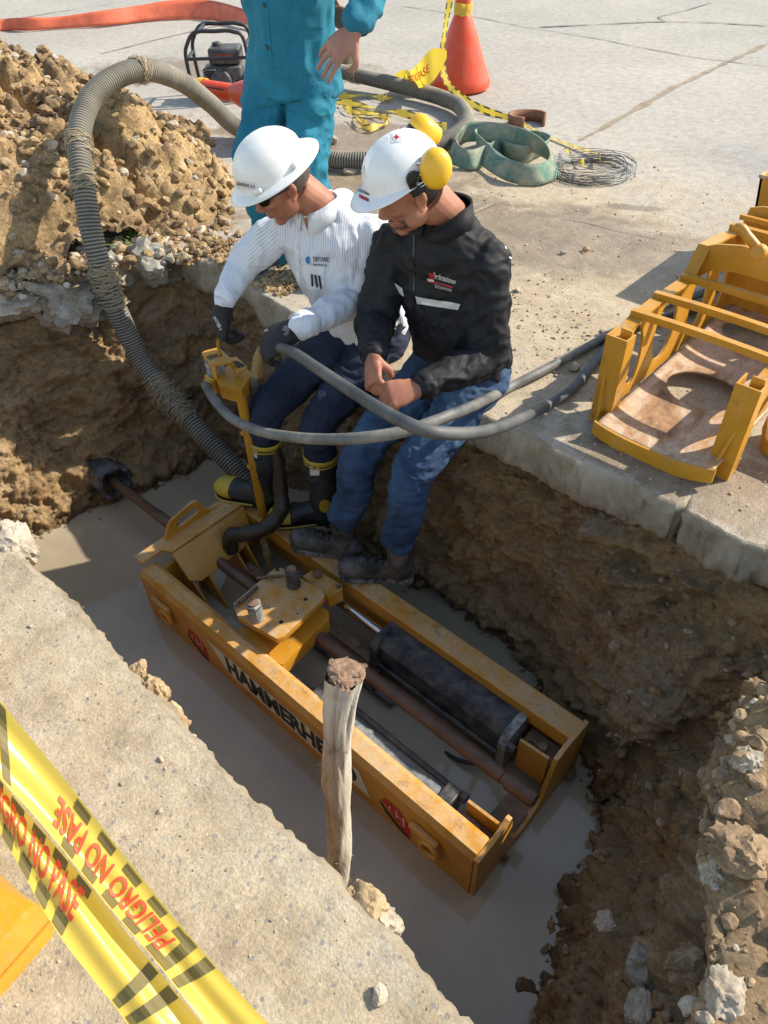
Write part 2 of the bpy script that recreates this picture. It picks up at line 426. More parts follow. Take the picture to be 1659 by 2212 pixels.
def mat_yellow(name, base=(0.55, 0.255, 0.018), mud=0.5, pale=(0.50, 0.36, 0.21), topmud=True, rust=0.25):
    """worn machine yellow; mud dried mostly on faces that point up"""
    t = NT(name); n = t.noise(5, 6, 0.7, dist=0.4); n2 = t.noise(26, 7, 0.72); n3 = t.noise(90, 4, 0.7)
    c = t.mix(1.0, base, t.ramp(n, [(0.3, 0.78), (0.7, 1.12)]), 'MULTIPLY')
    r = t.ramp(n2, [(0.60, 0.0), (0.68, 1.0)]); c = t.mix(t.math('MULTIPLY', r, rust), c, (0.12, 0.05, 0.02))
    st_ = t.ramp(t.noise(17, 6, 0.75, co=t.mapping(loc=(4, 4, 4))), [(0.57, 0.0), (0.63, 1.0)]); geo = t.new('ShaderNodeNewGeometry'); sx = t.new('ShaderNodeSeparateXYZ'); t.L(geo.outputs['Normal'], sx.inputs[0])
    up = t.ramp(sx.outputs[2], [(0.45, 0.12), (0.9, 1.0)]) if topmud else 0.7
    mm = t.ramp(t.math('ADD', t.math('MULTIPLY', n, 0.5), t.math('MULTIPLY', n2, 0.5)), [(0.58 - 0.24 * mud, 0.0), (0.66 - 0.08 * mud, 1.0)])
    f = t.math('MULTIPLY', t.math('MULTIPLY', mm, up), min(1.0, 0.35 + mud))
    c = t.mix(f, c, t.mix(1.0, pale, t.ramp(n3, [(0.3, 0.8), (0.7, 1.15)]), 'MULTIPLY'))
    c = t.mix(t.math('MULTIPLY', t.math('MULTIPLY', st_, up), 0.55), c, (0.20, 0.13, 0.075))
    dr = t.noise(14, 5, 0.7, co=t.mapping((3, 3, 0.35)))
    c = t.mix(t.math('MULTIPLY', t.ramp(dr, [(0.56, 0.0), (0.66, 1.0)]), 0.22), c, (0.42, 0.33, 0.22))
    return t.set(Base_Color=c, Roughness=t.mix(f, (0.42, 0.42, 0.42), (0.9, 0.9, 0.9)), Normal=t.bump(n2, 0.25, 0.004))
M['yel'] = mat_yellow('muddy_yellow_paint', mud=0.75)
M['yel2'] = mat_yellow('yellow_paint', base=(0.52, 0.24, 0.016), mud=0.0, topmud=False)
M['yelc'] = mat_yellow('cradle_yellow_paint', base=(0.54, 0.25, 0.016), mud=0.35, pale=(0.40, 0.28, 0.19), rust=0.55)
def mat_tray():
    t = NT('scraped_rusty_tray'); n = t.noise(6, 7, 0.72, dist=0.6, co=t.mapping((1, .5, 1), rot=(0, 0, .5))); n2 = t.noise(30, 6, 0.75)
    c = t.ramp(n, [(0.30, (0.13, 0.065, 0.035)), (0.42, (0.36, 0.20, 0.09)), (0.52, (0.50, 0.37, 0.27)), (0.62, (0.46, 0.25, 0.09)), (0.74, (0.60, 0.52, 0.44))])
    return t.set(Base_Color=t.mix(1.0, c, t.ramp(n2, [(0.3, 0.72), (0.7, 1.22)]), 'MULTIPLY'), Roughness=0.62, Normal=t.bump(n2, 0.2, 0.004))
M['yeltray'] = mat_tray()
M['tarp'] = mat_plain('faded_red_hose', (0.62, 0.13, 0.06), 0.6, nscale=9, var=0.25)
M['black'] = mat_plain('black_rubber', (0.022, 0.024, 0.026), 0.5, nscale=18, var=0.4, bump=0.2)
def mat_dusty(name, base, dust, amt, scale=7, rough=0.6):
    t = NT(name); n = t.noise(scale, 7, 0.7, dist=0.3)
    return t.set(Specular_IOR_Level=(0.22 if 'nylon' in name else 0.5), Base_Color=t.mix(t.math('MULTIPLY', t.ramp(n, [(0.38, 0.0), (0.64, 1.0)]), amt), base, dust), Roughness=rough, Normal=t.bump(t.noise(60, 5, 0.7), 0.2, 0.003))
M['orange'] = mat_dusty('scuffed_orange_plastic', (0.62, 0.045, 0.008), (0.52, 0.13, 0.055), 0.5, 9, 0.4)
M['hose'] = mat_dusty('dusty_grey_rubber', (0.055, 0.06, 0.065), (0.26, 0.24, 0.20), 0.7)
M['hosedark'] = mat_dusty('dark_grey_rubber', (0.03, 0.035, 0.04), (0.16, 0.155, 0.14), 0.5)
M['cyl'] = mat_dusty('black_painted_steel', (0.018, 0.022, 0.028), (0.13, 0.125, 0.115), 0.75, 16, 0.38)
M['cylgrey'] = mat_dusty('muddied_grey_steel', (0.10, 0.12, 0.14), (0.36, 0.34, 0.31), 0.85, 12, 0.45)
M['muddy'] = mat_dusty('black_muddy_hose', (0.018, 0.013, 0.01), (0.07, 0.045, 0.025), 0.6, 14, 0.45)
M['rod'] = mat_dusty('brown_rusty_steel', (0.085, 0.045, 0.03), (0.20, 0.13, 0.09), 0.5, 10, 0.5)
M['rustplate'] = mat_dusty('brown_rusty_plate', (0.13, 0.075, 0.04), (0.30, 0.20, 0.13), 0.7, 12, 0.7)
M['chrome'] = mat_plain('polished_steel', (0.75, 0.75, 0.75), 0.12, 1.0, var=0.05)
M['steel'] = mat_dusty('worn_steel', (0.10, 0.105, 0.11), (0.42, 0.42, 0.40), 0.8, 30, 0.35)
M['wire'] = mat_plain('galvanised_wire', (0.20, 0.20, 0.20), 0.45, 0.7)
M['white'] = mat_plain('white_print', (0.62, 0.60, 0.55), 0.7, nscale=30, var=0.12)
M['print'] = mat_plain('black_print', (0.02, 0.02, 0.02), 0.6)
M['redprint'] = mat_plain('red_print', (0.45, 0.015, 0.02), 0.6)
M['redtext'] = mat_plain('tape_red_print', (0.80, 0.07, 0.02), 0.6)
M['olive'] = mat_plain('tape_dark_print', (0.13, 0.10, 0.022), 0.6)
def mat_hosecorr():
    t = NT('corrugated_hose'); n = t.noise(6, 7, 0.7)
    at = t.new('ShaderNodeAttribute', attribute_name='ridge')
    c = t.mix(t.math('MULTIPLY', at.outputs['Fac'], t.ramp(n, [(0.3, 0.4), (0.6, 1.0)])), (0.05, 0.047, 0.042), (0.30, 0.27, 0.21))
    return t.set(Base_Color=c, Roughness=0.75, Normal=t.bump(t.noise(90, 5, 0.7), 0.3, 0.003))
M['corr'] = mat_hosecorr()
def mat_water():
    t = NT('muddy_water'); n = t.noise(2.2, 4, 0.55)
    c = t.ramp(n, [(0.35, (0.32, 0.265, 0.185)), (0.65, (0.40, 0.34, 0.245))])
    return t.set(Base_Color=c, Roughness=0.045, IOR=1.42, Specular_IOR_Level=0.6, Normal=t.bump(t.noise(7, 2, 0.4), 0.025, 0.01))
M['water'] = mat_water()
def mat_wood():
    t = NT('weathered_stake_wood'); g = t.noise(24, 7, 0.7, co=t.mapping((1, 1, 0.10)), dist=0.4); k = t.noise(5, 4, 0.6)
    c = t.ramp(g, [(0.30, (0.14, 0.07, 0.04)), (0.37, (0.44, 0.35, 0.26)), (0.5, (0.62, 0.54, 0.43)), (0.7, (0.68, 0.62, 0.53))])
    c = t.mix(t.ramp(k, [(0.58, 0.0), (0.68, 0.5)]), c, (0.22, 0.13, 0.08))
    return t.set(Base_Color=c, Roughness=0.85, Normal=t.bump(g, 0.7, 0.01))
M['wood'] = mat_wood()
M['woodtop'] = mat_dusty('splintered_wood', (0.13, 0.07, 0.04), (0.36, 0.24, 0.16), 0.8, 55, 0.9)
def mat_tape():
    t = NT('yellow_barrier_film'); n = t.noise(6, 3, 0.5)
    t.set(Base_Color=(0.74, 0.56, 0.10), Roughness=0.3, Specular_IOR_Level=0.5, Normal=t.bump(n, 0.15, 0.02))
    tr = t.new('ShaderNodeBsdfTranslucent'); tr.inputs[0].default_value = (0.95, 0.72, 0.06, 1)
    mixs = t.new('ShaderNodeMixShader'); mixs.inputs[0].default_value = 0.4
    t.L(t.b.outputs[0], mixs.inputs[1]); t.L(tr.outputs[0], mixs.inputs[2]); t.L(mixs.outputs[0], t.n['Material Output'].inputs[0])
    return t.m
M['tape'] = mat_tape()
def mat_skin(name, a, b):
    t = NT(name); n = t.noise(14, 4, 0.6)
    return t.set(Base_Color=t.ramp(n, [(0.3, a), (0.7, b)]), Roughness=0.58, Subsurface_Weight=0.08, Subsurface_Radius=(0.012, 0.004, 0.002), Normal=t.bump(t.noise(160, 4, 0.6), 0.15, 0.002))
M['skin'] = mat_skin('tanned_skin', (0.26, 0.095, 0.055), (0.41, 0.18, 0.105))
M['skin2'] = mat_skin('weathered_skin', (0.27, 0.125, 0.085), (0.37, 0.19, 0.135))
M['hair'] = mat_plain('dark_hair', (0.018, 0.013, 0.011), 0.6, nscale=60, var=0.4)
M['greyhair'] = mat_plain('short_grey_hair', (0.07, 0.05, 0.042), 0.7, nscale=60, var=0.4)
M['lens'] = mat_plain('black_lens', (0.004, 0.004, 0.005), 0.08)
def mat_shirt():
    t = NT('pinstriped_white_cotton')
    u = t.new('ShaderNodeAttribute', attribute_name='stripe')
    w = t.math('FRACT', t.math('MULTIPLY', u.outputs['Fac'], 1.0))
    m = t.ramp(w, [(0.30, 0.0), (0.42, 1.0), (0.62, 1.0), (0.74, 0.0)])
    c = t.mix(m, (0.70, 0.71, 0.74), (0.44, 0.49, 0.62))
    return t.set(Base_Color=c, Roughness=0.85, Sheen_Weight=0.1, Normal=t.bump(t.noise(26, 4, 0.55), 0.25, 0.01))
M['shirt'] = mat_shirt()
M['cuff'] = mat_plain('white_cotton', (0.70, 0.72, 0.76), 0.85, bump=0.15)
M['jacket'] = mat_dusty('black_nylon_shell', (0.012, 0.012, 0.014), (0.030, 0.030, 0.032), 0.5, 9, 0.66)
M['reflect'] = mat_plain('silver_reflective_tape', (0.60, 0.61, 0.60), 0.45, 0.2)
def mat_jeans(name, dark, lite, scale=6):
    t = NT(name); n = t.noise(scale, 6, 0.62); w = t.noise(220, 2, 0.5)
    c = t.ramp(n, [(0.38, dark), (0.68, lite)])
    return t.set(Base_Color=t.mix(1.0, c, t.ramp(w, [(0.3, 0.8), (0.7, 1.2)]), 'MULTIPLY'), Roughness=0.85, Normal=t.bump(t.noise(30, 5, 0.6), 0.3, 0.006))
M['jeans'] = mat_jeans('blue_denim', (0.008, 0.026, 0.072), (0.050, 0.105, 0.20))
M['darkjeans'] = mat_jeans('dark_denim', (0.006, 0.012, 0.030), (0.015, 0.030, 0.064))
M['teal'] = mat_jeans('teal_work_cotton', (0.004, 0.125, 0.20), (0.012, 0.20, 0.29), 4)
M['bootrub'] = mat_dusty('black_boot_rubber', (0.016, 0.019, 0.024), (0.07, 0.07, 0.068), 0.6, 10, 0.5)
M['bootyel'] = mat_dusty('yellow_boot_rubber', (0.56, 0.40, 0.02), (0.38, 0.30, 0.09), 0.7, 12, 0.55)
M['leather'] = mat_dusty('dusty_black_leather', (0.014, 0.013, 0.013), (0.17, 0.16, 0.145), 0.8, 12, 0.65)
M['sole'] = mat_dusty('muddy_rubber_sole', (0.04, 0.038, 0.035), (0.30, 0.27, 0.23), 0.9, 20, 0.85)
M['glove'] = mat_plain('black_knit_glove', (0.010, 0.010, 0.011), 0.75, nscale=30, var=0.3, bump=0.3, bscale=200)
M['helmet'] = mat_dusty('white_helmet_shell', (0.80, 0.80, 0.78), (0.60, 0.53, 0.42), 0.28, 11, 0.3)
M['helmet2'] = mat_dusty('white_helmet_lightly_soiled', (0.78, 0.79, 0.80), (0.66, 0.62, 0.54), 0.35, 22, 0.26)
M['muff'] = mat_dusty('yellow_earmuff_plastic', (0.80, 0.43, 0.006), (0.62, 0.42, 0.10), 0.35, 25, 0.33)
M['blk'] = mat_plain('black_plastic', (0.012, 0.012, 0.013), 0.35)
M['webbing'] = mat_dusty('green_woven_webbing', (0.10, 0.20, 0.155), (0.40, 0.36, 0.25), 0.95, 7, 0.95)
M['rustpipe'] = mat_dusty('rusty_pipe', (0.20, 0.07, 0.035), (0.34, 0.20, 0.12), 0.6, 10, 0.8)
M['jute'] = mat_plain('frayed_fibre', (0.42, 0.34, 0.22), 0.95)
M['grass'] = mat_plain('grass_blade', (0.10, 0.14, 0.035), 0.8)
M['engine'] = mat_dusty('dusty_engine_plastic', (0.035, 0.035, 0.037), (0.17, 0.16, 0.15), 0.6, 14, 0.55)
M['drum'] = mat_dusty('rusty_olive_tin', (0.11, 0.10, 0.06), (0.20, 0.16, 0.10), 0.8, 12, 0.6)
M['groove'] = mat_plain('soil_in_joint', (0.27, 0.215, 0.15), 0.95, nscale=9, var=0.35)
M['grooved'] = mat_plain('dark_crack', (0.20, 0.175, 0.15), 0.95, nscale=9, var=0.35)
M['brass'] = mat_dusty('muddy_brass_fitting', (0.30, 0.19, 0.06), (0.25, 0.20, 0.14), 0.7, 20, 0.5)
# ------------------------------------------------------------------ ground: slab with the pit cut out of it
WZ = -1.03
rng = np.random.RandomState(5)
far_edge = [(.16, 1.865), (-.2, 1.865), (-.462, 1.868), (-.478, 1.93), (-.486, 1.99), (-.494, 1.93), (-.50, 1.866), (-.8, 1.862), (-1.0, 1.85), (-1.34, 1.845), (-1.8, 1.85), (-2.2, 1.90), (-2.43, 1.95), (-2.59, 1.94), (-2.75, 2.04), (-2.95, 2.05), (-3.13, 1.99), (-3.29, 1.99)]
left_edge = [(-3.46, 1.72), (-3.55, 1.4), (-3.66, 1.1), (-3.72, .7), (-3.66, .42)]
near_edge = [(-3.4, .30), (-2.8, .28), (-2.3, .29), (-2.0, .31), (-1.9, .355), (-1.6, .366), (-1.39, .352), (-.99, .337), (-.6, .336), (-.36, .333), (-.16, .32), (.2, .30)]
right_edge = [(.34, .5), (.36, .9), (.34, 1.3), (.30, 1.6)]
def rough_path(pts, step, amp, seed):
    q, L = resample([(x, y, 0) for x, y in pts], step); a = np.array(q)
    n = fbm(a + seed, 7, 5, seed, 0.62) * amp; m = fbm(a + seed + 9, 7, 5, seed + 3, 0.62) * amp
    a[1:-1, 0] += n[1:-1]; a[1:-1, 1] += m[1:-1]; return a[:, :2]
rim = np.concatenate([rough_path(far_edge, .008, .045, 3), rough_path(left_edge, .02, .05, 4), rough_path(near_edge, .012, .020, 6), rough_path(right_edge, .05, .02, 8)])
def closed_normals(r):
    t = np.roll(r, -3, 0) - np.roll(r, 3, 0); t /= np.linalg.norm(t, axis=1)[:, None] + 1e-9
    return np.stack([-t[:, 1], t[:, 0]], 1)      # far edge runs -X: normal points -Y, into the pit
rn = closed_normals(rim)
from mathutils.geometry import tessellate_polygon
outer = [Vector((-60, -25, 0)), Vector((40, -25, 0)), Vector((40, 70, 0)), Vector((-60, 70, 0))]
tr = tessellate_polygon([outer, [Vector((x, y, 0)) for x, y in rim]])
sv = [tuple(v) for v in outer] + [(x, y, 0.0) for x, y in rim]
me = bpy.data.meshes.new('street'); me.from_pydata(sv, [], [tuple(t) for t in tr]); me.update()
bm = bmesh.new(); bm.from_mesh(me); bmesh.ops.recalc_face_normals(bm, faces=bm.faces)
if sum(f.normal.z for f in bm.faces) < 0: bmesh.ops.reverse_faces(bm, faces=bm.faces)
bm.to_mesh(me); bm.free()
street = link('street', me, M['concrete'], None, False); tag(street, kind='structure')
prof = [(0, 0), (.006, -.003), (.013, -.010), (.018, -.025), (.020, -.05), (.021, -.08), (.020, -.11), (.017, -.14), (.008, -.165), (-.03, -.175), (-.12, -.178)]
V = []
for o, z in prof:
    q = np.column_stack([rim + rn * o, np.full(len(rim), z)])
    if z < -.01:
        d = (fbm(q, 9, 5, 31, 0.6) * .018 + facets(q, .055, 7) * .008 + facets(q, .022, 9) * .004) * min(1, -z / .03)
        q[:, :2] += rn * d[:, None]; q[:, 2] += fbm(q, 12, 3, 12) * (.006 if z > -.15 else .02)
    V.append(q)
V = np.stack(V, 1).reshape(-1, 3); nr = len(rim)
tag(np_mesh('slab_edge', V, grid_faces(nr, len(prof), True)[:, ::-1], M['slabedge']), kind='structure')

# ------------------------------------------------------------------ pit walls (lofted, displaced)
# rim x, y | water x, y | outer rows (out, z) | mid fractions | dryness, with the sunlight on the left wall mixed in
S = [
 (( .14, 1.90), (-.28, 1.42), (.05, -.15), (.42, .80), 0.15),
 ((-.10, 1.90), (-.33, 1.44), (.05, -.15), (.45, .95), 0.0),
 ((-.35, 1.90), (-.42, 1.53), (.05, -.15), (.42, 1.0), 0.0),
 ((-.60, 1.89), (-.60, 1.58), (.05, -.15), (.34, .82), 0.0),
 ((-.85, 1.88), (-.85, 1.71), (.05, -.15), (.25, .6), 0.0),
 ((-1.2, 1.88), (-1.2, 1.76), (.05, -.15), (.2, .55), 0.0),
 ((-1.6, 1.88), (-1.6, 1.74), (.05, -.15), (.3, .6), 0.0),
 ((-2.1, 1.91), (-2.15, 1.73), (.05, -.15), (.2, .4), 0.0),
 ((-2.45, 1.97), (-2.48, 1.86), (.05, -.15), (-.2, .1), 0.05),
 ((-2.85, 2.08), (-2.80, 1.82), (.05, -.13), (-.1, .2), 0.1),
 ((-3.15, 2.02), (-2.96, 1.68), (.12, -.06), (.1, .3), 0.3),
 ((-3.36, 1.92), (-3.00, 1.52), (.12, -.05), (.25, .6), 0.3),
 ((-3.52, 1.62), (-3.02, 1.34), (.10, -.10), (.3, .6), 0.25),
 ((-3.60, 1.25), (-3.10, 1.12), (.10, -.12), (.3, .65), 0.25),
 ((-3.70, .90), (-3.15, .86), (.10, -.12), (.35, .7), 0.6),
 ((-3.70, .50), (-3.18, .60), (.10, -.12), (.35, .7), 0.8),
 ((-3.40, .26), (-3.1, .34), (.05, -.15), (.3, .6), 0.8),
 ((-2.2, .25), (-2.2, .30), (.05, -.15), (.3, .6), 0.4),
 ((-1.0, .30), (-1.0, .34), (.05, -.15), (.3, .6), 0.2),
 ((-.30, .30), (-.30, .36), (.05, -.15), (.3, .6), 0.2),
 ((-.02, .27), (-.12, .42), (.10, -.02), (.3, .6), 0.5),
 (( .13, .36), (-.07, .55), (.55, .03), (.30, .65), 0.7),
 (( .14, .58), (-.09, .70), (.9, .07), (.35, .72), 0.8),
 (( .09, .80), (-.13, .86), (.9, .08), (.25, .62), 0.8),
 (( .03, 1.00), (-.15, .99), (.9, .07), (.22, .5), 0.6),
 ((-.01, 1.18), (-.18, 1.13), (.9, .06), (.2, .5), 0.4),
 (( .01, 1.36), (-.20, 1.26), (.8, .05), (.3, .7), 0.35),
 (( .06, 1.60), (-.25, 1.37), (.6, .03), (.35, .75), 0.3),
]
nS = len(S)
def per(vals, t):
    """periodic catmull over spokes"""
    v = np.array(vals, float); i = np.floor(t).astype(int); f = (t - i)
    if v.ndim > 1: f = f[:, None]
    p0, p1, p2, p3 = v[(i - 1) % nS], v[i % nS], v[(i + 1) % nS], v[(i + 2) % nS]
    return 0.5 * (2 * p1 + (p2 - p0) * f + (2 * p0 - 5 * p1 + 4 * p2 - p3) * f * f + (3 * p1 - p0 - 3 * p2 + p3) * f ** 3)
def lin(vals, t):
    v = np.array(vals, float); i = np.floor(t).astype(int); f = (t - i); return v[i % nS] * (1 - f) + v[(i + 1) % nS] * f
ts = []
for i in range(nS):
    a = np.array(S[i][0]); b = np.array(S[(i + 1) % nS][0]); step = .012 if (i < 16 or i > 19) else .05
    n = max(3, int(np.linalg.norm(b - a) / step)); ts += [i + k / n for k in range(n)]
ts = np.array(ts)
Rm = per([s[0] for s in S], ts); Wt = per([s[1] for s in S], ts)
on = lin([s[2][0] for s in S], ts); oz = lin([s[2][1] for s in S], ts); m1 = per([s[3][0] for s in S], ts); m2 = per([s[3][1] for s in S], ts); dry_lit = lin([s[4] for s in S], ts)
tn = np.roll(Rm, -8, 0) - np.roll(Rm, 8, 0); tn /= np.linalg.norm(tn, axis=1)[:, None]; nin = np.stack([-tn[:, 1], tn[:, 0]], 1)
c_in = np.array([-1.6, 1.1]); outd = -(nin)
rows = []; rowdry_lit = []
soil_rim = np.clip((oz + .12) / .15, 0, 1)
zr = np.where(oz < -.1, -.15, np.clip(oz - .02, -.15, .02))
def addrows(p0, z0, p1, z1, n, d0, d1, ez=1.0):
    for k in range(n):
        t = k / n; rows.append(np.column_stack([p0 * (1 - t) + p1 * t, z0 * (1 - t ** ez) + z1 * t ** ez])); rowdry_lit.append(d0 * (1 - t) + d1 * t)
O2 = Rm + outd * on[:, None]; O1 = Rm + outd * (on * .3)[:, None]
W2 = Wt + 0.0
Mid1 = Rm + (Wt - Rm) * m1[:, None]; Mid2 = Rm + (Wt - Rm) * m2[:, None]
one = np.ones(len(ts))
addrows(O2, np.where(oz < -.1, oz - .01, -.02), O1, oz, 34, one * dry_lit, one * dry_lit)
addrows(O1, oz, Rm, zr, 16, dry_lit, dry_lit)
addrows(Rm, zr, Mid1, one * -.44, 42, dry_lit, dry_lit * .75)
addrows(Mid1, one * -.44, Mid2, one * -.76, 36, dry_lit * .75, dry_lit * .45)
addrows(Mid2, one * -.76, Wt, one * WZ, 30, dry_lit * .45, dry_lit * .25)
addrows(Wt, one * WZ, Wt + nin * .18, one * (WZ - .16), 9, dry_lit * .25, dry_lit * .2)
PW = np.stack(rows, 1); DR = np.stack(rowdry_lit, 1); nu, nv = PW.shape[:2]; pw = PW.reshape(-1, 3).copy(); dr = DR.ravel()
# smooth the level kinks along v
g = pw.reshape(nu, nv, 3)
for it in range(14): g[:, 1:-1] = g[:, 1:-1] * .5 + (g[:, 2:] + g[:, :-2]) * .25
du = np.roll(g, -1, 0) - np.roll(g, 1, 0); dv = np.zeros_like(g); dv[:, 1:-1] = g[:, 2:] - g[:, :-2]; dv[:, 0] = dv[:, 1]; dv[:, -1] = dv[:, -2]
nn = np.cross(du, dv); nn /= np.linalg.norm(nn, axis=2)[..., None] + 1e-9
if np.mean(nn[:, 20, 2]) < 0: nn = -nn
flat_n = nn.reshape(-1, 3); pw = g.reshape(-1, 3)
amp = np.ones(len(pw))
amp *= np.clip(0.25 + (-pw[:, 2]) * 4, .35, 1.0)           # calm beneath the slab so nothing pokes through
scr = np.exp(-(((pw[:, 0] + .33) / .17) ** 2 + ((pw[:, 1] - 1.58) / .2) ** 2 + ((pw[:, 2] + .58) / .2) ** 2))   # face scraped by the bucket
warp = np.stack([fbm(pw + 5, 2.2, 2, 41), fbm(pw + 8, 2.2, 2, 42), fbm(pw + 3, 2.2, 2, 43)], 1) * .12
q = pw + warp
strat = q * (0.6, 0.6, 1.7)
h = fbm(q, 1.7, 3, 11) * .075 + fbm(strat, 5.5, 4, 12, .6) * .055
h += (clods(q, .13, 21) - .3) * .042 + (clods(q + 3, .055, 22) - .3) * .022 + (clods(q + 7, .024, 23) - .3) * .012
h += fbm(q, 60, 3, 14) * .009 + fbm(q, 24, 3, 17, .6) * .014
rb = 1 - np.abs(fbm(strat + 11, 3.2, 4, 15)) * 2
h -= np.clip(rb - .72, 0, 1) * .16
rt = np.clip(np.where(ts > 14, (ts - 20.3) / .8, (1.5 - ts) / 1.0), 0, 1)[:, None].repeat(nv, 1).ravel()
h += facets(q * (1, 1, 1.3), .10, 51) * .016 + facets(q + 2, .045, 52) * .008
h += rt * ((clods(q + 13, .20, 53) - .3) * .06 + fbm(q, 3.5, 4, 54, .6) * .05)
h = h * amp * (1 - .72 * scr)
h += scr * (fbm(pw * (1.2, 1.2, 4), 9, 3, 55) * .012)
slabz = (oz < -.1)[:, None].repeat(nv, 1).ravel()
h = np.where(slabz & (pw[:, 2] > -.26), np.minimum(h, -.01), h)
pw = pw + flat_n * h[:, None]
pw[slabz & (pw[:, 2] > -.185), 2] = np.minimum(pw[slabz & (pw[:, 2] > -.185), 2], -.185)
wallo = np_mesh('pit_soil_wall', pw, grid_faces(nu, nv, True), [mat_soil('tmp', DRY)])
def attr(me, name, vals):
    a = me.attributes.new(name, 'FLOAT', 'POINT'); a.data.foreach_set('value', np.asarray(vals, np.float32))
attr(wallo.data, 'dry_lit', np.clip(dr + fbm(pw, 3, 3, 77) * .25, 0, 1)); attr(wallo.data, 'clay', scr); attr(wallo.data, 'soaked', np.clip((WZ + .075 + fbm(pw, 9, 3, 88) * .05 - pw[:, 2]) / .04, 0, 1))
def mat_pit():
    t = NT('pit_soil')
    n1 = t.noise(2.4, 6, 0.65, dist=0.8, co=t.mapping((1, 1, 2.2))); n2 = t.noise(9, 6, 0.7); n3 = t.noise(75, 4, 0.7)
    wet = t.ramp(n1, [(0.30, (0.085, 0.056, 0.032)), (0.44, (0.23, 0.148, 0.070)), (0.54, (0.38, 0.235, 0.085)), (0.64, (0.32, 0.235, 0.14)), (0.76, (0.24, 0.205, 0.155))])
    wet = t.mix(0.45, wet, t.ramp(n2, [(0.33, (0.11, 0.072, 0.04)), (0.5, (0.34, 0.22, 0.10)), (0.66, (0.27, 0.145, 0.055))]))
    dry_litc = t.ramp(n1, [(0.32, (0.21, 0.135, 0.07)), (0.5, (0.39, 0.27, 0.155)), (0.66, (0.54, 0.43, 0.31))])
    a = t.new('ShaderNodeAttribute', attribute_name='dry_lit'); c = t.mix(a.outputs['Fac'], wet, dry_litc)  # paler palette: dry soil, plus sunlight painted onto the left wall
    cl = t.new('ShaderNodeAttribute', attribute_name='clay')
    c = t.mix(t.math('MULTIPLY', cl.outputs['Fac'], 0.75), c, t.ramp(n2, [(0.3, (0.24, 0.18, 0.11)), (0.7, (0.32, 0.255, 0.17))]))
    rust = t.ramp(t.noise(3.1, 5, 0.6, co=t.mapping(loc=(7, 7, 1))), [(0.60, 0.0), (0.70, 0.65)])
    c = t.mix(rust, c, (0.22, 0.095, 0.028))
    c = t.mix(1.0, c, t.ramp(n3, [(0.3, 0.65), (0.7, 1.32)]), 'MULTIPLY')
    cs = t.new('ShaderNodeTexVoronoi'); cs.inputs['Scale'].default_value = 34; t.L(t.co, cs.inputs['Vector'])
    sep = t.new('ShaderNodeSeparateColor'); t.L(cs.outputs['Color'], sep.inputs[0])
    msk = t.math('MULTIPLY', t.math('GREATER_THAN', sep.outputs[0], 0.9), t.math('LESS_THAN', cs.outputs['Distance'], 0.33))
    c = t.mix(t.math('MULTIPLY', msk, 0.5), c, (0.33, 0.28, 0.21))
    b = t.bump(t.noise(40, 9, 0.78), 0.9, 0.016); b = t.bump(t.vor(55), 0.35, 0.006, b)
    r = t.mix(a.outputs['Fac'], (0.62, 0.62, 0.62), (0.95, 0.95, 0.95))
    so_ = t.new('ShaderNodeAttribute', attribute_name='soaked'); c = t.mix(so_.outputs['Fac'], c, t.mix(1.0, c, (0.5, 0.47, 0.43), 'MULTIPLY')); r = t.mix(so_.outputs['Fac'], r, (0.22, 0.22, 0.22))
    return t.set(Base_Color=c, Roughness=r, Normal=b)
wallo.data.materials.clear(); M['pitm'] = mat_pit(); wallo.data.materials.append(M['pitm']); tag(wallo, kind='structure')

# water and pit floor
w = bpy.data.meshes.new('pit_water'); w.from_pydata([(-3.9, .1, WZ), (.5, .1, WZ), (.5, 2.3, WZ), (-3.9, 2.3, WZ)], [], [(0, 1, 2, 3)])
tag(link('pit_water', w, M['water'], None, False), kind='structure')

# ------------------------------------------------------------------ spoil heap
gx = np.arange(-7.6, -3.0, .017); gy = np.arange(.75, 3.7, .017)
X, Yg = np.meshgrid(gx, gy, indexing='ij'); p = np.column_stack([X.ravel(), Yg.ravel(), np.zeros(X.size)])
def gs(cx, cy, h, sx, sy, a=0):
    dx, dy = p[:, 0] - cx, p[:, 1] - cy; ca, sa = math.cos(a), math.sin(a); u = dx * ca + dy * sa; v = -dx * sa + dy * ca
    return h * np.exp(-(u / sx) ** 2 - (v / sy) ** 2)
wp = p + np.column_stack([fbm(p + 2, 1.5, 3, 61), fbm(p + 4, 1.5, 3, 62), np.zeros(len(p))]) * .25
z = gs(-5.25, 1.85, .66, 1.15, .95) + gs(-6.8, 2.0, .5, 1.0, .9) + gs(-4.05, 2.32, .33, .42, .40) + gs(-3.75, 1.6, .10, .45, .7) + gs(-4.4, 1.2, .25, .7, .5)
lim = np.minimum.reduce([(-3.04 - p[:, 0]) / .35, (2.35 + (-3.05 - p[:, 0]) * .62 - p[:, 1]) / .40, (3.45 - p[:, 1]) / .4])
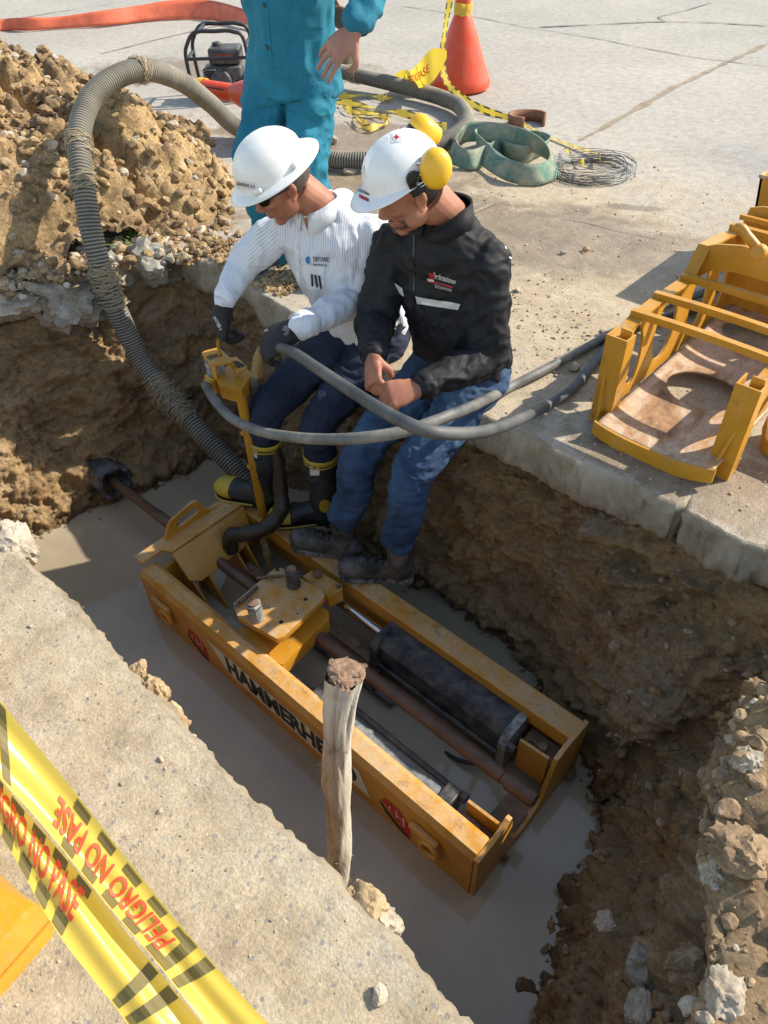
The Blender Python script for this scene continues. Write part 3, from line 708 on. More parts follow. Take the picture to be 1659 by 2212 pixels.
# keep clear of the pit: the heap ends along the broken rim
dpit = np.minimum.reduce([np.hypot(p[:, 0] + 3.50, np.clip(p[:, 1] - 1.35, -.6, .35) * 0 + 0) * 0 + (-3.50 + np.clip(1.9 - p[:, 1], 0, 9) * -.19 - p[:, 0]), np.full(len(p), 9.)])
inpit = (p[:, 0] > -3.5 - np.clip(1.8 - p[:, 1], 0, 9) * .18) & (p[:, 1] < 2.02)
base = z * np.clip(lim, 0, 1) ** .7 - .05 * (1 - np.clip(lim * 2, 0, 1))
edge = np.clip((-3.42 - np.clip(1.85 - p[:, 1], 0, 9) * .2 - p[:, 0]) / .25, 0, 1); edge = np.where(p[:, 1] > 2.0, np.clip((p[:, 1] - 2.0) / .18, 0, 1) * .8 + .2 * edge, edge)
base = base * (0.10 + 0.90 * edge)
rel = np.clip(lim * 2.5, 0, 1) * (0.35 + .65 * edge)
p3 = np.column_stack([wp[:, 0], wp[:, 1], base * 1.5])
base += rel * ((clods(p3 + 9, .022, 76) - .3) * .012 + fbm(p3, 2.0, 3, 71) * .12 + (clods(p3, .28, 72) - .3) * .10 + (clods(p3 + 2, .12, 73) - .3) * .078 + (clods(p3 + 5, .05, 74) - .3) * .036 + fbm(p3, 26, 4, 75, .6) * .018)
base = np.where(inpit, -.6, base)
pz = p.copy(); pz[:, 2] = base; jit = np.column_stack([fbm(p3, 14, 3, 78), fbm(p3 + 4, 14, 3, 79)]) * .02 * rel[:, None]; pz[:, :2] += jit
F = grid_faces(len(gx), len(gy)); keep = (pz[F][:, :, 2].min(1) > -.045) & (~inpit[F].any(1)); F = F[keep]
tag(np_mesh('spoil_heap', pz, F, M['pile']), 'heap of dug yellow-brown soil and broken stone beside the pit under the arched hose', 'soil heap')

def heap_z(x, y):
    i = int(round((x - gx[0]) / .017)); j = int(round((y - gy[0]) / .017))
    return base[i * len(gy) + j] if 0 <= i < len(gx) and 0 <= j < len(gy) else 0

# ------------------------------------------------------------------ loose rubble (countless)
def scatter(name, mats, n, place, rmin, rmax, seed, power=2.5, sub=2, rough=.3):
    rnd = random.Random(seed); bms = bmesh.new(); lib = []
    for k in range(14):
        t = bmesh.new(); rock_bm(t, (0, 0, 0), 1.0, seed * 50 + k, sub, .75, rough, rot=Matrix.Identity(3)); t.verts.index_update()
        lib.append((np.array([v.co[:] for v in t.verts]), np.array([[v.index for v in f.verts] for f in t.faces]))); t.free()
    VV, FF, MI, off = [], [], [], 0
    for k in range(n):
        pos = place(rnd)
        if pos is None: continue
        r = rmin + (rmax - rmin) * rnd.random() ** power; v, f = lib[rnd.randrange(14)]
        R = np.array(Euler((rnd.uniform(-.6, .6), rnd.uniform(-.6, .6), rnd.uniform(0, 6.28))).to_matrix())
        VV.append(v @ R.T * r + np.array(pos) + (0, 0, r * .25)); FF.append(f + off); off += len(v); MI.append(np.full(len(f), rnd.randrange(len(mats))))
    bms.free()
    o = np_mesh(name, np.concatenate(VV), np.concatenate(FF), mats)
    o.data.polygons.foreach_set('material_index', np.concatenate(MI).astype(np.int32))
    o.data.polygons.foreach_set('use_smooth', [False] * len(o.data.polygons))
    return tag(o, kind='stuff')
def on_far(rnd):
    if rnd.random() < .6: x, y = rnd.gauss(-1.45, .55), rnd.gauss(2.55, .38)
    else: x, y = rnd.uniform(-3.3, -.2), rnd.uniform(1.9, 4.6)
    if y < 1.9 or x < -2.9: return None
    if vnoise(np.array([[x * 3.1, y * 3.1, 0.]]), 5)[0] + .5 * vnoise(np.array([[x * 8, y * 8, 0.]]), 6)[0] < rnd.uniform(-.6, .7): return None
    return (x, y, 0)
scatter('grit_on_far_slab', [M['palestone'], M['clod'], M['palestone'], M['clod'], M['stone']], 7000, on_far, .0012, .009, 11, 6).data
def on_near(rnd):
    x, y = rnd.uniform(-2.0, .25), rnd.uniform(-.75, .33)
    return (x, y, 0)
scatter('grit_on_near_slab', [M['palestone'], M['stone'], M['clod'], M['palestone']], 2600, on_near, .0006, .0045, 12, 4)
def on_pile(rnd):
    x, y = rnd.uniform(-7, -3.3), rnd.uniform(.9, 3.2); z_ = heap_z(x, y)
    return (x, y, z_ - .004) if z_ > 0.0 else None
scatter('lumps_on_spoil_heap', [M['pile'], M['pile'], M['clod'], M['pile'], M['pile'], M['palestone'], M['pile'], M['brownstone']], 15000, on_pile, .004, .046, 13, 5, 2, .6)
pg = pw.reshape(nu, nv, 3)
def on_rim(rnd):
    k = rnd.random(); x = -3.2 - .6 * k; y = 2.05 - .15 * k - 1.3 * max(0, k - .35) / .65 + rnd.gauss(0, .07)
    if y > 2.0 and x > -3.35: y = 2.0 + abs(rnd.gauss(0, .1))
    return (x + rnd.gauss(0, .07), y, rnd.uniform(-.02, .03))
scatter('crumbs_on_pit_rim', [M['pile'], M['pile'], M['clod'], M['palestone']], 2600, on_rim, .004, .04, 18, 3, 2, .6)
def on_corner(rnd):
    x = rnd.uniform(-3.2, -2.5); y = 1.98 + abs(rnd.gauss(0, .13)) + max(0, -2.75 - x) * .15
    return (x, y, 0)
scatter('crumbs_on_slab_corner', [M['pile'], M['clod'], M['pile']], 1800, on_corner, .003, .022, 19, 4, 2, .6)
def on_mound(rnd):
    i = rnd.randrange(nu); j = rnd.randrange(0, 75)
    if ts[i] < 20.6 or ts[i] > 27.6: return None
    q = pg[i, j]
    return tuple(q) if q[2] > -.75 else None
scatter('rubble_on_right_mound', [M['mound'], M['clod'], M['mound'], M['palestone'], M['mound'], M['brownstone']], 15000, on_mound, .0025, .032, 14, 4.5, 2, .7)
def on_slope(rnd):
    i = rnd.randrange(nu); j = rnd.randrange(70, nv - 8)
    if not (ts[i] > 20.4 or ts[i] < 3): return None
    return tuple(pg[i, j])
scatter('rubble_on_wet_slope', [M['pitm'], M['pitm'], M['mound'], M['pitm']], 5200, on_slope, .003, .024, 15, 5, 2, .6)
def on_wall(rnd):
    i = rnd.randrange(nu); j = rnd.randrange(60, nv - 8)
    if not (3 < ts[i] < 16.5): return None
    return tuple(pg[i, j])
scatter('chips_in_pit_wall', [M['pitm']], 6000, on_wall, .003, .020, 16, 5, 2, .6)
def on_shore(rnd):
    i = rnd.randrange(nu)
    if 16.5 < ts[i] < 20.3: return None
    row = pg[i]; k = int(np.argmin(np.abs(row[60:, 2] - WZ))) + 60
    q = row[k]; t = c_in - q[:2]; t = t / np.linalg.norm(t) * abs(rnd.gauss(0, .018))
    return (q[0] + t[0], q[1] + t[1], WZ - .008)
scatter('mud_lumps_at_waterline', [M['pitm']], 1300, on_shore, .003, .018, 17, 5, 2, .6)

def rock(name, label, cat, pos, r, seed, mat, flat=.8, group=None, rough=.3):
    bm = bmesh.new(); rock_bm(bm, pos, r, seed, 4, flat, rough); o = from_bm(name, bm, mat, None, True)
    sharp(o.data, 32); return tag(o, label, cat, group)
rock('boulder', 'large grey broken boulder at the foot of the soil heap, left of the white-shirted man', 'boulder', (-3.38, 1.84, -.02), .15, 3, M['stone'], rough=.7)
rock('boulder', 'flat grey stone half buried in the pit rim left of the large grey boulder', 'boulder', P(255, 590, -.05), .13, 8, M['rimstone'], .7, rough=.9)
rock('boulder', 'grey weathered concrete lump in the top of the left pit wall beneath the soil heap', 'boulder', P(140, 640, -.12), .22, 14, M['rimstone'], .6, rough=1.0)
rock('boulder', 'grey weathered concrete lump at the left edge of the photo below the soil heap', 'boulder', P(20, 660, -.11), .20, 23, M['rimstone'], .6, rough=1.0)
rock('stone', 'brown rough stone lying behind the teal trousers near the corrugated hose', 'stone', P(712, 300, .03), .07, 31, M['palestone'])
rock('stone', 'small pale clod pile in front of the corrugated hose end between the two helmets', 'stone', P(757, 372, .01), .04, 36, M['palestone'])
rock('stone', 'pale angular stone between the two black hoses near the left post of the cradle', 'stone', P(1240, 792, .015), .032, 41, M['palestone'])
rock('stone', 'small pale stone on the far slab right of the wire coil shadow line', 'stone', P(1216, 545, .01), .016, 44, M['palestone'])
rock('stone', 'round tan pebble on the open far slab right of the black jacket', 'stone', P(1266, 538, .01), .022, 45, M['clod'])
rock('stone', 'flat pale pebble beside the grit patch right of the black jacket shoulder', 'stone', P(1118, 625, .01), .02, 46, M['palestone'])
for u, v, z_, r, sd, mt, lb in [(1540, 1886, -.02, .045, 51, 'palestone', 'white angular stone on the shaded side of the right-hand mound'),
    (1390, 2090, -.42, .065, 52, 'stone', 'large grey stone at the bottom of the slope right of the water'),
    (1385, 2195, -.42, .050, 53, 'palestone', 'pale pitted stone at the bottom edge right of the water'),
    (1310, 1990, -.60, .035, 54, 'palestone', 'pale small rock just above the muddy water on the right slope'),
    (1610, 1640, .05, .05, 55, 'palestone', 'pale stone lying in sunlight near the top of the right-hand mound'),
    (1560, 2150, .0, .06, 56, 'palestone', 'cream broken lump low on the sunlit right-hand mound'),
    (1600, 1830, .06, .075, 57, 'brownstone', 'big pinkish-brown clod on top of the right-hand mound'),
    (1500, 2080, -.12, .07, 58, 'brownstone', 'leaning brown slab of soil at the lower right pit edge'),
    (1330, 1625, -.93, .09, 59, 'wetclod', 'wet rusty-brown lump beside the pool right of the machine'),
    (1090, 1852, -1.01, .018, 60, 'wetclod', 'small round mud lump in the water at the near corner of the machine'),
    (1235, 1668, -1.0, .035, 61, 'wetclod', 'wet mud lump against the end plate of the machine')]:
    rock('stone', lb, 'stone', P(u, v, z_), r * .85, sd, M[mt], rough=.75)
for u, v, r, sd, lb in [(348, 1640, .008, 72, 'small pale pebble on the near slab beside the tape, upper one'), (345, 1752, .007, 73, 'small grey-blue pebble on the near slab in the middle of its sunny part'),
    (262, 1692, .006, 74, 'tiny white pebble on the near slab close to the tape edge'), (818, 2150, .018, 75, 'rounded tan pebble on the near slab at the bottom of the photo'),
    (66, 1352, .008, 76, 'small brown stone near the left edge of the near slab'), (230, 1650, .0, 0, '')]:
    if r: rock('pebble', lb, 'pebble', P(u, v, r * .5), r, sd, M['palestone'])
# broken concrete bits hanging at the near rim
for u, v, z_, r, sd, mt, lb in [(325, 1505, -.06, .055, 81, 'clod', 'ochre clod stuck under the lip of the near slab'), (290, 1455, -.05, .035, 82, 'clod', 'small ochre clod at the near slab lip, left of the larger clod'), (368, 1565, -.07, .045, 85, 'clod', 'crumbly ochre lump below the near slab lip, right of the larger clod'),
    (405, 1598, -.02, .012, 83, 'palestone', 'pale chip at the near slab lip'), (25, 1178, -.03, .07, 84, 'palestone', 'pale broken concrete lump at the left end of the near slab'), (785, 1975, -.05, .055, 86, 'clod', 'tall ochre clod at the near slab lip right of the stake'), (800, 2010, -.10, .05, 87, 'palestone', 'pale crumbly lump hanging below the near slab lip right of the stake')]:
    rock('clod', lb, 'clod', P(u, v, z_) + Vector((0, .012, 0)), r, sd, M[mt], 1.2, rough=.6)

# joints and cracks of the slabs
def strip(name, pts, width, mat, z=.004, jit=.01, seed=1, label=None):
    q, L = resample([P(u, v, 0) for u, v in pts], .05); a = np.array(q)
    a[:, :2] += np.column_stack([fbm(a + seed, 4, 4, seed, .6), fbm(a + seed + 3, 4, 4, seed + 1, .6)]) * jit
    t = np.gradient(a[:, :2], axis=0); t /= np.linalg.norm(t, axis=1)[:, None] + 1e-9; n = np.column_stack([-t[:, 1], t[:, 0]])
    w_ = width * (.6 + .5 * vnoise(a * 9 + seed, seed)); w_[0] = w_[-1] = .001
    A = np.column_stack([a[:, :2] + n * w_[:, None] / 2, np.full(len(a), z)]); B = np.column_stack([a[:, :2] - n * w_[:, None] / 2, np.full(len(a), z)])
    return tag(np_mesh(name, np.stack([A, B], 1).reshape(-1, 3), grid_faces(len(a), 2), mat, None, False), kind='structure')
strip('slab_joint', [(1250, 305), (1330, 262), (1450, 192), (1560, 140), (1659, 95)], .07, M['groove'], seed=2)
strip('slab_joint', [(860, 12), (1040, 40), (1150, 62), (1300, 86), (1480, 122), (1659, 145)], .018, M['grooved'], z=.006, jit=.02, seed=3)
strip('slab_joint', [(1160, 60), (1420, 48), (1540, 50), (1659, 57)], .045, M['grooved'], z=.008, seed=4)
strip('pavement_crack', [(1540, 6), (1480, 24), (1420, 38), (1440, 50)], .02, M['grooved'], z=.009, seed=5)
strip('slab_joint', [(215, 118), (330, 88), (460, 58), (520, 45)], .07, M['groove'], seed=6)
strip('pavement_crack', [(0, 48), (130, 25), (250, 8)], .03, M['grooved'], seed=7)
strip('pavement_crack', [(1195, 468), (1260, 480), (1330, 498), (1400, 512), (1480, 530)], .008, M['grooved'], jit=.03, seed=8)
strip('slab_joint', [(985, 478), (1035, 455), (1070, 436)], .04, M['groove'], seed=9)
# a tuft of grass and a twig or two
bm = bmesh.new(); rnd = random.Random(4); g0 = P(290, 518, .02)
for k in range(70):
    b0 = g0 + Vector((rnd.gauss(0, .05), rnd.gauss(0, .03), 0)); d = Vector((rnd.gauss(0, .05), rnd.gauss(0, .05), rnd.uniform(.02, .06)))
    s = Vector((rnd.uniform(-1, 1), rnd.uniform(-1, 1), 0)).normalized() * .002
    v = [bm.verts.new(b0 - s), bm.verts.new(b0 + s), bm.verts.new(b0 + d * .6 + s * .6 + Vector((0, 0, .01))), bm.verts.new(b0 + d)]
    bm.faces.new(v)
tag(from_bm('grass_tuft', bm, M['grass']), 'small tuft of green grass beside the large grey boulder', 'grass')
# ------------------------------------------------------------------ pipe bursting machine standing in the water
def zoom(x0, y0, w, out):
    k = w / out
    return lambda a, b: ((x0 + a * k) / 1.8228, (y0 + b * k) / 1.8228)
Z2 = zoom(450, 1800, 1250, 1659); Z3 = zoom(1100, 2300, 1400, 1659); Z7 = zoom(700, 1150, 600, 1659)
mach = empty('pipe_bursting_machine', (-1.37, 1.15, -1.1), 'long mud-splashed yellow steel pipe bursting machine standing in the muddy water of the pit', 'machine')
X0, X1 = -2.275, -.463
def extr_x(name, prof, x0, x1, mat, parent, bevel=0.004):
    bm = bmesh.new(); add_prism(bm, [(x0, y, z) for y, z in prof], (x1 - x0, 0, 0), bevel); return from_bm(name, bm, mat, parent, True, 35)
near = extr_x('side_rail', [(.834, -1.13), (.834, -.772), (.852, -.750), (.905, -.750), (.926, -.766), (.926, -.815), (.914, -.815), (.914, -.772), (.846, -.772), (.846, -1.13)], X0, X1, M['yel'], mach, .003)
extr_x('side_rail', [(1.476, -1.13), (1.476, -.755), (1.470, -.750), (1.392, -.750), (1.386, -.756), (1.386, -.828), (1.398, -.828), (1.398, -.766), (1.462, -.766), (1.462, -1.13)], X0 + .02, X1, M['yel'], mach, .003)
# end plates
def plate_x(name, pts, x, th, mat, parent=mach, bev=.003):
    bm = bmesh.new(); add_prism(bm, [(x, y, z) for y, z in pts], (th, 0, 0), bev); return from_bm(name, bm, mat, parent, True, 35)
jag = random.Random(2)
pe = [(1.478, -.742), (1.40, -.735), (1.335, -.728), (1.275, -.735), (1.262, -.79), (1.245, -.86), (1.235, -.915), (1.205, -.955), (1.15, -.985), (1.09, -.985), (1.055, -.96), (1.03, -.90), (1.022, -.775), (1.012, -.728), (.995, -.725), (.955, -.752), (.90, -.760), (.837, -.758), (.837, -1.13), (1.478, -1.13)]
plate_x('end_plate', pe, X1 + .001, .018, M['yel'])
plate_x('end_plate', [(.85, -.80), (1.36, -.78), (1.46, -.80), (1.46, -1.13), (1.24, -1.13), (1.23, -.95), (1.19, -.90), (1.12, -.90), (1.07, -.95), (1.06, -1.13), (.85, -1.13)], X0 + .012, .016, M['yel'])
bm = bmesh.new(); add_box(bm, (X1 - .045, 1.13, -1.0), (.10, .24, .05), None, .006); from_bm('rod_saddle', bm, M['rustplate'], mach)
def web(y, x0, x1, zt, zb):
    bm = bmesh.new(); add_prism(bm, [(x0, y, zb), (x0, y, zt), (x1, y, zt + .012), (x1, y, zb)], (0, .012, 0), .002); return from_bm('pin_web', bm, M['yel'], mach, True, 35)
web(1.285, -.60, -.482, -.795, -.97); web(.985, -.60, -.47, -.795, -.95)
for yc, w in ((1.345, .05), (.945, .035)):
    bm = bmesh.new(); add_box(bm, (-.545, yc, -.868), (.13, w * 2, .02), None, .004); pl = from_bm('pin_plate', bm, M['rustplate'], mach)
    tube('pin', [(-.535, yc, -.86), (-.535, yc, -.842), (-.535, yc, -.835)], [.021, .021, .017], M['rustplate'], pl, 16)
    c = Vector((-.575, yc - .012, -.848)); tube('split_ring', [c + Vector((math.cos(a) * .019, math.sin(a) * .015, .004 * math.sin(a * 2))) for a in np.linspace(0, 6.0, 18)], .0028, M['brass'], pl, 6)
# cross beam with its lifting handle
bm = bmesh.new()
add_prism(bm, [(-2.335, .862, -.730), (-2.335, 1.385, -.722), (-2.232, 1.385, -.722), (-2.232, .99, -.730), (-2.275, .965, -.730), (-2.275, .862, -.732)], (0, 0, .012), .003)
cb = from_bm('cross_beam', bm, M['yel'], mach, True, 35)
bm = bmesh.new(); add_prism(bm, [(-2.236, .985, -.732), (-2.236, 1.385, -.728), (-2.175, 1.370, -.83), (-2.150, 1.32, -.868), (-2.130, 1.03, -.868), (-2.150, .985, -.84)], (.010, 0, .006), .002)
from_bm('apron', bm, M['yel'], cb, True, 35)
def hp(a, b, dx=0): p = Px(*Z2(a, b), -2.318); p.x += dx; return p
outl = [hp(*q) for q in ((262, 425), (268, 375), (285, 330), (395, 232), (425, 222), (445, 232), (462, 262), (502, 262), (545, 240))]
outl += [Vector((-2.318, 1.37, -.725)), Vector((-2.318, .99, -.732))]
slot = [hp(*q) for q in ((318, 355), (318, 330), (335, 308), (410, 256), (428, 258), (434, 275), (420, 292), (345, 350), (330, 360))]
bm = bmesh.new(); add_prism(bm, outl, (.014, 0, 0), 0, [slot]); hd = from_bm('lifting_handle', bm, M['yel'], cb, True, 35)
for y0, dz in ((1.00, 0), (1.075, .015), (1.245, 0), (1.30, .02)):
    bm = bmesh.new(); add_prism(bm, [(X0 + .03, y0, -.83 + dz), (X0 + .13, y0, -.86 + dz), (X0 + .26, y0, -1.05), (X0 + .26, y0, -1.13), (X0 + .03, y0, -1.13)], (0, .011, 0), .002); from_bm('gusset', bm, M['yel'], mach, True, 35)
# moving carriage
def polyz(fn, pts, z): return [P(*fn(a, b), z) for a, b in pts]
bm = bmesh.new(); add_prism(bm, polyz(Z2, ((622, 765), (642, 745), (835, 582), (872, 577), (1090, 695), (1100, 725), (1085, 748), (890, 935), (850, 950), (645, 835)), -.68), (0, 0, -.03), .005)
car = from_bm('carriage_plate', bm, M['yel'], mach, True, 35)
bm = bmesh.new(); add_prism(bm, polyz(Z2, ((700, 900), (860, 760), (1010, 745), (1118, 800), (1122, 845), (880, 1085), (820, 1060), (800, 1010)), -.775), (0, 0, -.075), .004)
from_bm('carriage_block', bm, M['yel2'], mach, True, 35)
bm = bmesh.new(); add_prism(bm, polyz(Z2, ((640, 912), (668, 880), (800, 960), (812, 1012), (790, 1022), (690, 960)), -.77), (0, 0, -.03), .003); from_bm('cylinder_arm', bm, M['yel2'], mach, True, 35)
bm = bmesh.new(); add_prism(bm, polyz(Z2, ((985, 620), (1030, 592), (1075, 598), (1190, 668), (1192, 692), (1120, 730), (1060, 690)), -.725), (0, 0, -.07), .004); arm = from_bm('cylinder_arm', bm, M['yel'], mach, True, 35)
def disc(name, c, r, h, mat, parent, seg=20, ax=(0, 0, 1)):
    c = Vector(c); a = Vector(ax).normalized(); return tube(name, [c, c + a * h * .8, c + a * h], [r, r, r * .86], mat, parent, seg, 30)
disc('bolt', P(*Z2(1063, 618), -.725), .019, .018, M['rustplate'], arm); disc('bolt', P(*Z2(1172, 676), -.725), .012, .012, M['rustplate'], arm, 6)
def nut(c, dark):
    c = Vector(c); m = M['cyl'] if dark else M['steel']
    b = tube('nut_post', [c, c + Vector((0, 0, .03)), c + Vector((0, 0, .055))], [.030, .028, .022], m, car, 20)
    h = bmesh.new(); add_tube(h, [c + Vector((0, 0, .05)), c + Vector((0, 0, .062)), c + Vector((0, 0, .064)), c + Vector((0, 0, .088)), c + Vector((0, 0, .092))], [.033, .033, .031, .031, .024], 6); from_bm('hex_nut', h, m, b, True, 25)
    r = bmesh.new(); add_tube(r, [c + Vector((0, 0, .085)), c + Vector((0, 0, .098))], .020, 16); from_bm('threaded_tip', r, M['rustplate'], b, True, 40)
nut(P(*Z2(745, 842), -.68), False); nut(P(*Z2(938, 668), -.68), True)
for a, b in ((1000, 743), (872, 862), (852, 588), (958, 818)): disc('bolt_hole', P(*Z2(a, b), -.6795), .009 if a != 958 else .004, .001, M['print'], car, 16)
tube('locking_bar', [P(*Z2(742, 632), -.672), P(*Z2(882, 618), -.672)], .006, M['rustplate'], car, 8)
tube('split_pin', [P(*Z2(815, 640), -.667), P(*Z2(820, 628), -.66)], .010, M['rustplate'], car, 8)
tube('locking_bar', [P(*Z2(655, 760), -.672), P(*Z2(700, 722), -.668), P(*Z2(748, 678), -.672)], .008, M['cyl'], car, 8)
for a, b in ((640, 768),): tube('split_ring', [P(*Z2(a + 14 * math.cos(t), b + 10 * math.sin(t)), -.672) for t in np.linspace(0, 6.2, 14)], .003, M['cyl'], car, 6)
# far (black) hydraulic cylinder
def cyl_box(x0, x1, y0, y1, zt, zb, ch, bev, mat, name):
    o = extr_x(name, [(y0, zb), (y0, zt - ch), (y0 + ch * .9, zt), (y1 - .01, zt), (y1, zt - .01), (y1, zb)], x0, x1, mat, mach, bev)
    o.data.polygons.foreach_set('use_smooth', [False] * len(o.data.polygons)); return o
hc = cyl_box(-1.285, -.655, 1.272, 1.405, -.800, -1.0, .032, .003, M['cyl'], 'hydraulic_cylinder')
for x in (-1.30, -.665):
    bm = bmesh.new(); add_prism(bm, [(x, 1.250, -1.01), (x, 1.250, -.835), (x, 1.285, -.795), (x, 1.400, -.795), (x, 1.410, -1.01)], (.035, 0, 0), .004); from_bm('cylinder_cap', bm, M['cyl'] if x < -1 else M['steel'], hc, True, 35)
tube('piston_rod', [(-1.60, 1.335, -.835), (-1.29, 1.335, -.835)], .021, M['chrome'], mach, 24)
tube('tie_rod', [(-1.29, 1.262, -.93), (-.64, 1.262, -.93)], .011, M['cyl'], hc, 10)
for x in (-.63,):
    bm = bmesh.new(); add_tube(bm, [(x, 1.26, -.83), (x + .03, 1.26, -.83)], .017, 6); from_bm('hex_nut', bm, M['cyl'], hc, True, 25)
tube('supply_hose', catmull([(-1.25, 1.25, -.95), (-1.24, 1.20, -.96), (-1.21, 1.185, -1.0), (-1.20, 1.20, -1.06)], 6), .009, M['black'], hc, 10)
tube('supply_hose', catmull([(-.66, 1.25, -.97), (-.72, 1.2, -.99), (-.80, 1.18, -1.02), (-.88, 1.19, -1.05)], 6), .008, M['black'], hc, 10)
# near cylinder under the near rail
nc = tube('hydraulic_cylinder', [(-1.30, .955, -.90), (-.70, .955, -.90)], .056, M['cylgrey'], mach, 28)
bm = bmesh.new(); add_box(bm, (-.675, .965, -.895), (.055, .115, .115), None, .006); from_bm('cylinder_cap', bm, M['cyl'], nc)
bm = bmesh.new(); add_box(bm, (-1.30, .965, -.90), (.05, .115, .115), None, .006); from_bm('cylinder_cap', bm, M['cyl'], nc)
tube('tie_rod', [(-1.30, 1.02, -.87), (-.65, 1.02, -.87)], .0125, M['hosedark'], nc, 12)
bm = bmesh.new(); add_tube(bm, [(-.655, 1.02, -.87), (-.625, 1.02, -.87)], .020, 6); from_bm('hex_nut', bm, M['cyl'], nc, True, 25)
tube('piston_rod', [(-1.62, .955, -.90), (-1.3, .955, -.90)], .020, M['cyl'], mach, 20)
# guide strips with bolts inside the frame
bm = bmesh.new(); add_box(bm, (-1.47, 1.265, -.93), (.34, .05, .014), None, .003); gsx = from_bm('guide_strip', bm, M['rustplate'], mach)
for x in (-1.6, -1.49, -1.38): disc('bolt', (x, 1.265, -.925), .011, .014, M['rustplate'], gsx, 6)
bm = bmesh.new(); add_box(bm, (-1.98, 1.265, -.95), (.28, .05, .014), None, .003); gsx = from_bm('guide_strip', bm, M['rustplate'], mach)
for x in (-2.07, -1.92): disc('bolt', (x, 1.265, -.945), .011, .014, M['brass'], gsx, 6)
bm = bmesh.new(); add_box(bm, (-1.40, 1.205, -1.0), (.56, .055, .03), None, .003); from_bm('slide_bar', bm, M['cyl'], mach)
bm = bmesh.new(); add_box(bm, (-1.42, 1.0, -1.0), (.8, .05, .04), None, .003); from_bm('slide_bar', bm, M['cylgrey'], mach)
# rings on the outer side
for a, b in ((262, 790),):
    pass
def ring_at(c, s=1.0):
    c = Vector(c)
    bm = bmesh.new(); add_box(bm, c + Vector((-.02, -.012, .045)), (.12 * s, .024, .03), None, .008); lg = from_bm('ring_lug', bm, M['yel'], mach)
    pts = [c + Vector((math.cos(t) * .034 + .012, -.022, math.sin(t) * .036)) for t in np.linspace(0, 2 * math.pi, 25)]
    tube('tie_down_ring', pts, .0115, M['yel'], lg, 10)
ring_at(Py(*Z2(285, 815), .834)); ring_at(Py(*Z3(705, 1205), .834))
# lettering on the near rail
def facep(fn, a, b, off=.0): p = Py(*fn(a, b), .834); p.y = .834 - off; return p
yl = .834 - .0015
A_, B_ = facep(Z2, 497, 962), facep(Z3, 425, 985)
zt, zb = -.823, -.962
bm = bmesh.new()
bv = [(A_.x - .02, zt), (A_.x + .10, zb), (B_.x, zb + .0), (B_.x - .05, zt)]
bm.faces.new([bm.verts.new((x, yl, z)) for x, z in bv]); from_bm('white_banner', bm, M['white'], near, False)
tx = (A_.x + .085 + B_.x - .05) / 2; tw = (B_.x - .06) - (A_.x + .10)
t_ = text_mesh('lettering', 'HAMMERHEAD', .145, M['print'], Matrix.Identity(4), near, .0004, .006)
bb = [v.co.x for v in t_.data.vertices]; sc = tw / (max(bb) - min(bb)); mid = (max(bb) + min(bb)) / 2
for v in t_.data.vertices:
    x, y = (v.co.x - mid) * sc, v.co.y
    v.co = Vector((tx + x, yl - .0015 - v.co.z, (zt + zb) / 2 + y * 1.0))
def emblem(c, w):
    bm = bmesh.new(); h = w * .75
    def q(pts, dy=0.0, b=bm): b.faces.new([b.verts.new((c.x + x * w, yl - dy, c.z + z * w)) for x, z in pts])
    q([(-.42, .55), (.10, .55), (.50, .10), (.50, -.62), (.28, -.50), (-.55, .28)]); e = from_bm('emblem', bm, M['redprint'], near, False)
    b2 = bmesh.new()
    for x in (-.28, -.02, .24): q([(x, .40 - abs(x) * .3), (x + .05, .40 - abs(x) * .3), (x + .05, -.05 - x * .7), (x, -.05 - x * .7)], .001, b2)
    q([(-.02, .10), (.29, .10), (.29, .15), (-.02, .15)], .0013, b2); from_bm('emblem_lines', b2, M['white'], e, False)
    b3 = bmesh.new(); top = [(-.62, .20), (-.35, -.12), (.0, -.38), (.32, -.56), (.58, -.66)]; bot = [(-.60, .05), (-.40, -.30), (-.02, -.56), (.30, -.70)]
    q(top + bot[::-1], .0016, b3); from_bm('emblem_swoosh', b3, M['print'], e, False)
emblem(facep(Z2, 440, 975), .115); emblem(facep(Z3, 548, 1085), .125)

# valve console on its post
con = None
zc = -.045
pb = Vector((-2.135, 1.425, -.80)); pt = Vector((-2.135, 1.425, zc - .04))
bm = bmesh.new(); add_prism(bm, polyz(Z7, ((440, 985), (455, 1015), (640, 1068), (690, 1062), (805, 905), (812, 880), (770, 845), (560, 790), (400, 880)), zc), (0, 0, -.062), .006)
con = from_bm('valve_console', bm, M['yel2'], mach, True, 35)
tube('console_post', [pb, pt], .021, M['yel2'], mach, 20)
for z_ in (-.26, -.44): disc('bolt', (-2.135, 1.405, z_), .012, .012, M['yel2'], con, 6, (0.2, -1, .1))
g = P(*Z7(405, 810), zc + .02)
tube('pressure_gauge', [g + Vector((0, 0, -.03)), g + Vector((0, 0, .022)), g + Vector((0, 0, .026))], [.036, .038, .035], M['steel'], con, 24)
def pz(a, b, z): return P(*Z7(a, b), z)
zh = zc + .062
gd = bmesh.new(); add_prism(gd, [pz(*q, zh) for q in ((262, 682), (290, 660), (420, 625), (455, 625), (600, 760), (590, 780), (350, 815), (300, 720))], (0, 0, .008), .0, [[pz(*q, zh) for q in ((312, 715), (440, 678), (490, 690), (488, 715), (355, 760), (330, 745))]])
gdo = from_bm('gauge_guard', gd, M['yel2'], con, True, 35)
for a, b, w_ in ((285, 690, .012), (372, 800, .016)):
    q = pz(a, b, zh); r_ = Vector((q.x + .004, q.y + .012, zc - .005)); bm = bmesh.new(); add_box(bm, (q + r_) / 2, (.022, .008, (q - r_).length), None, .001); from_bm('guard_leg', bm, M['yel2'], gdo)
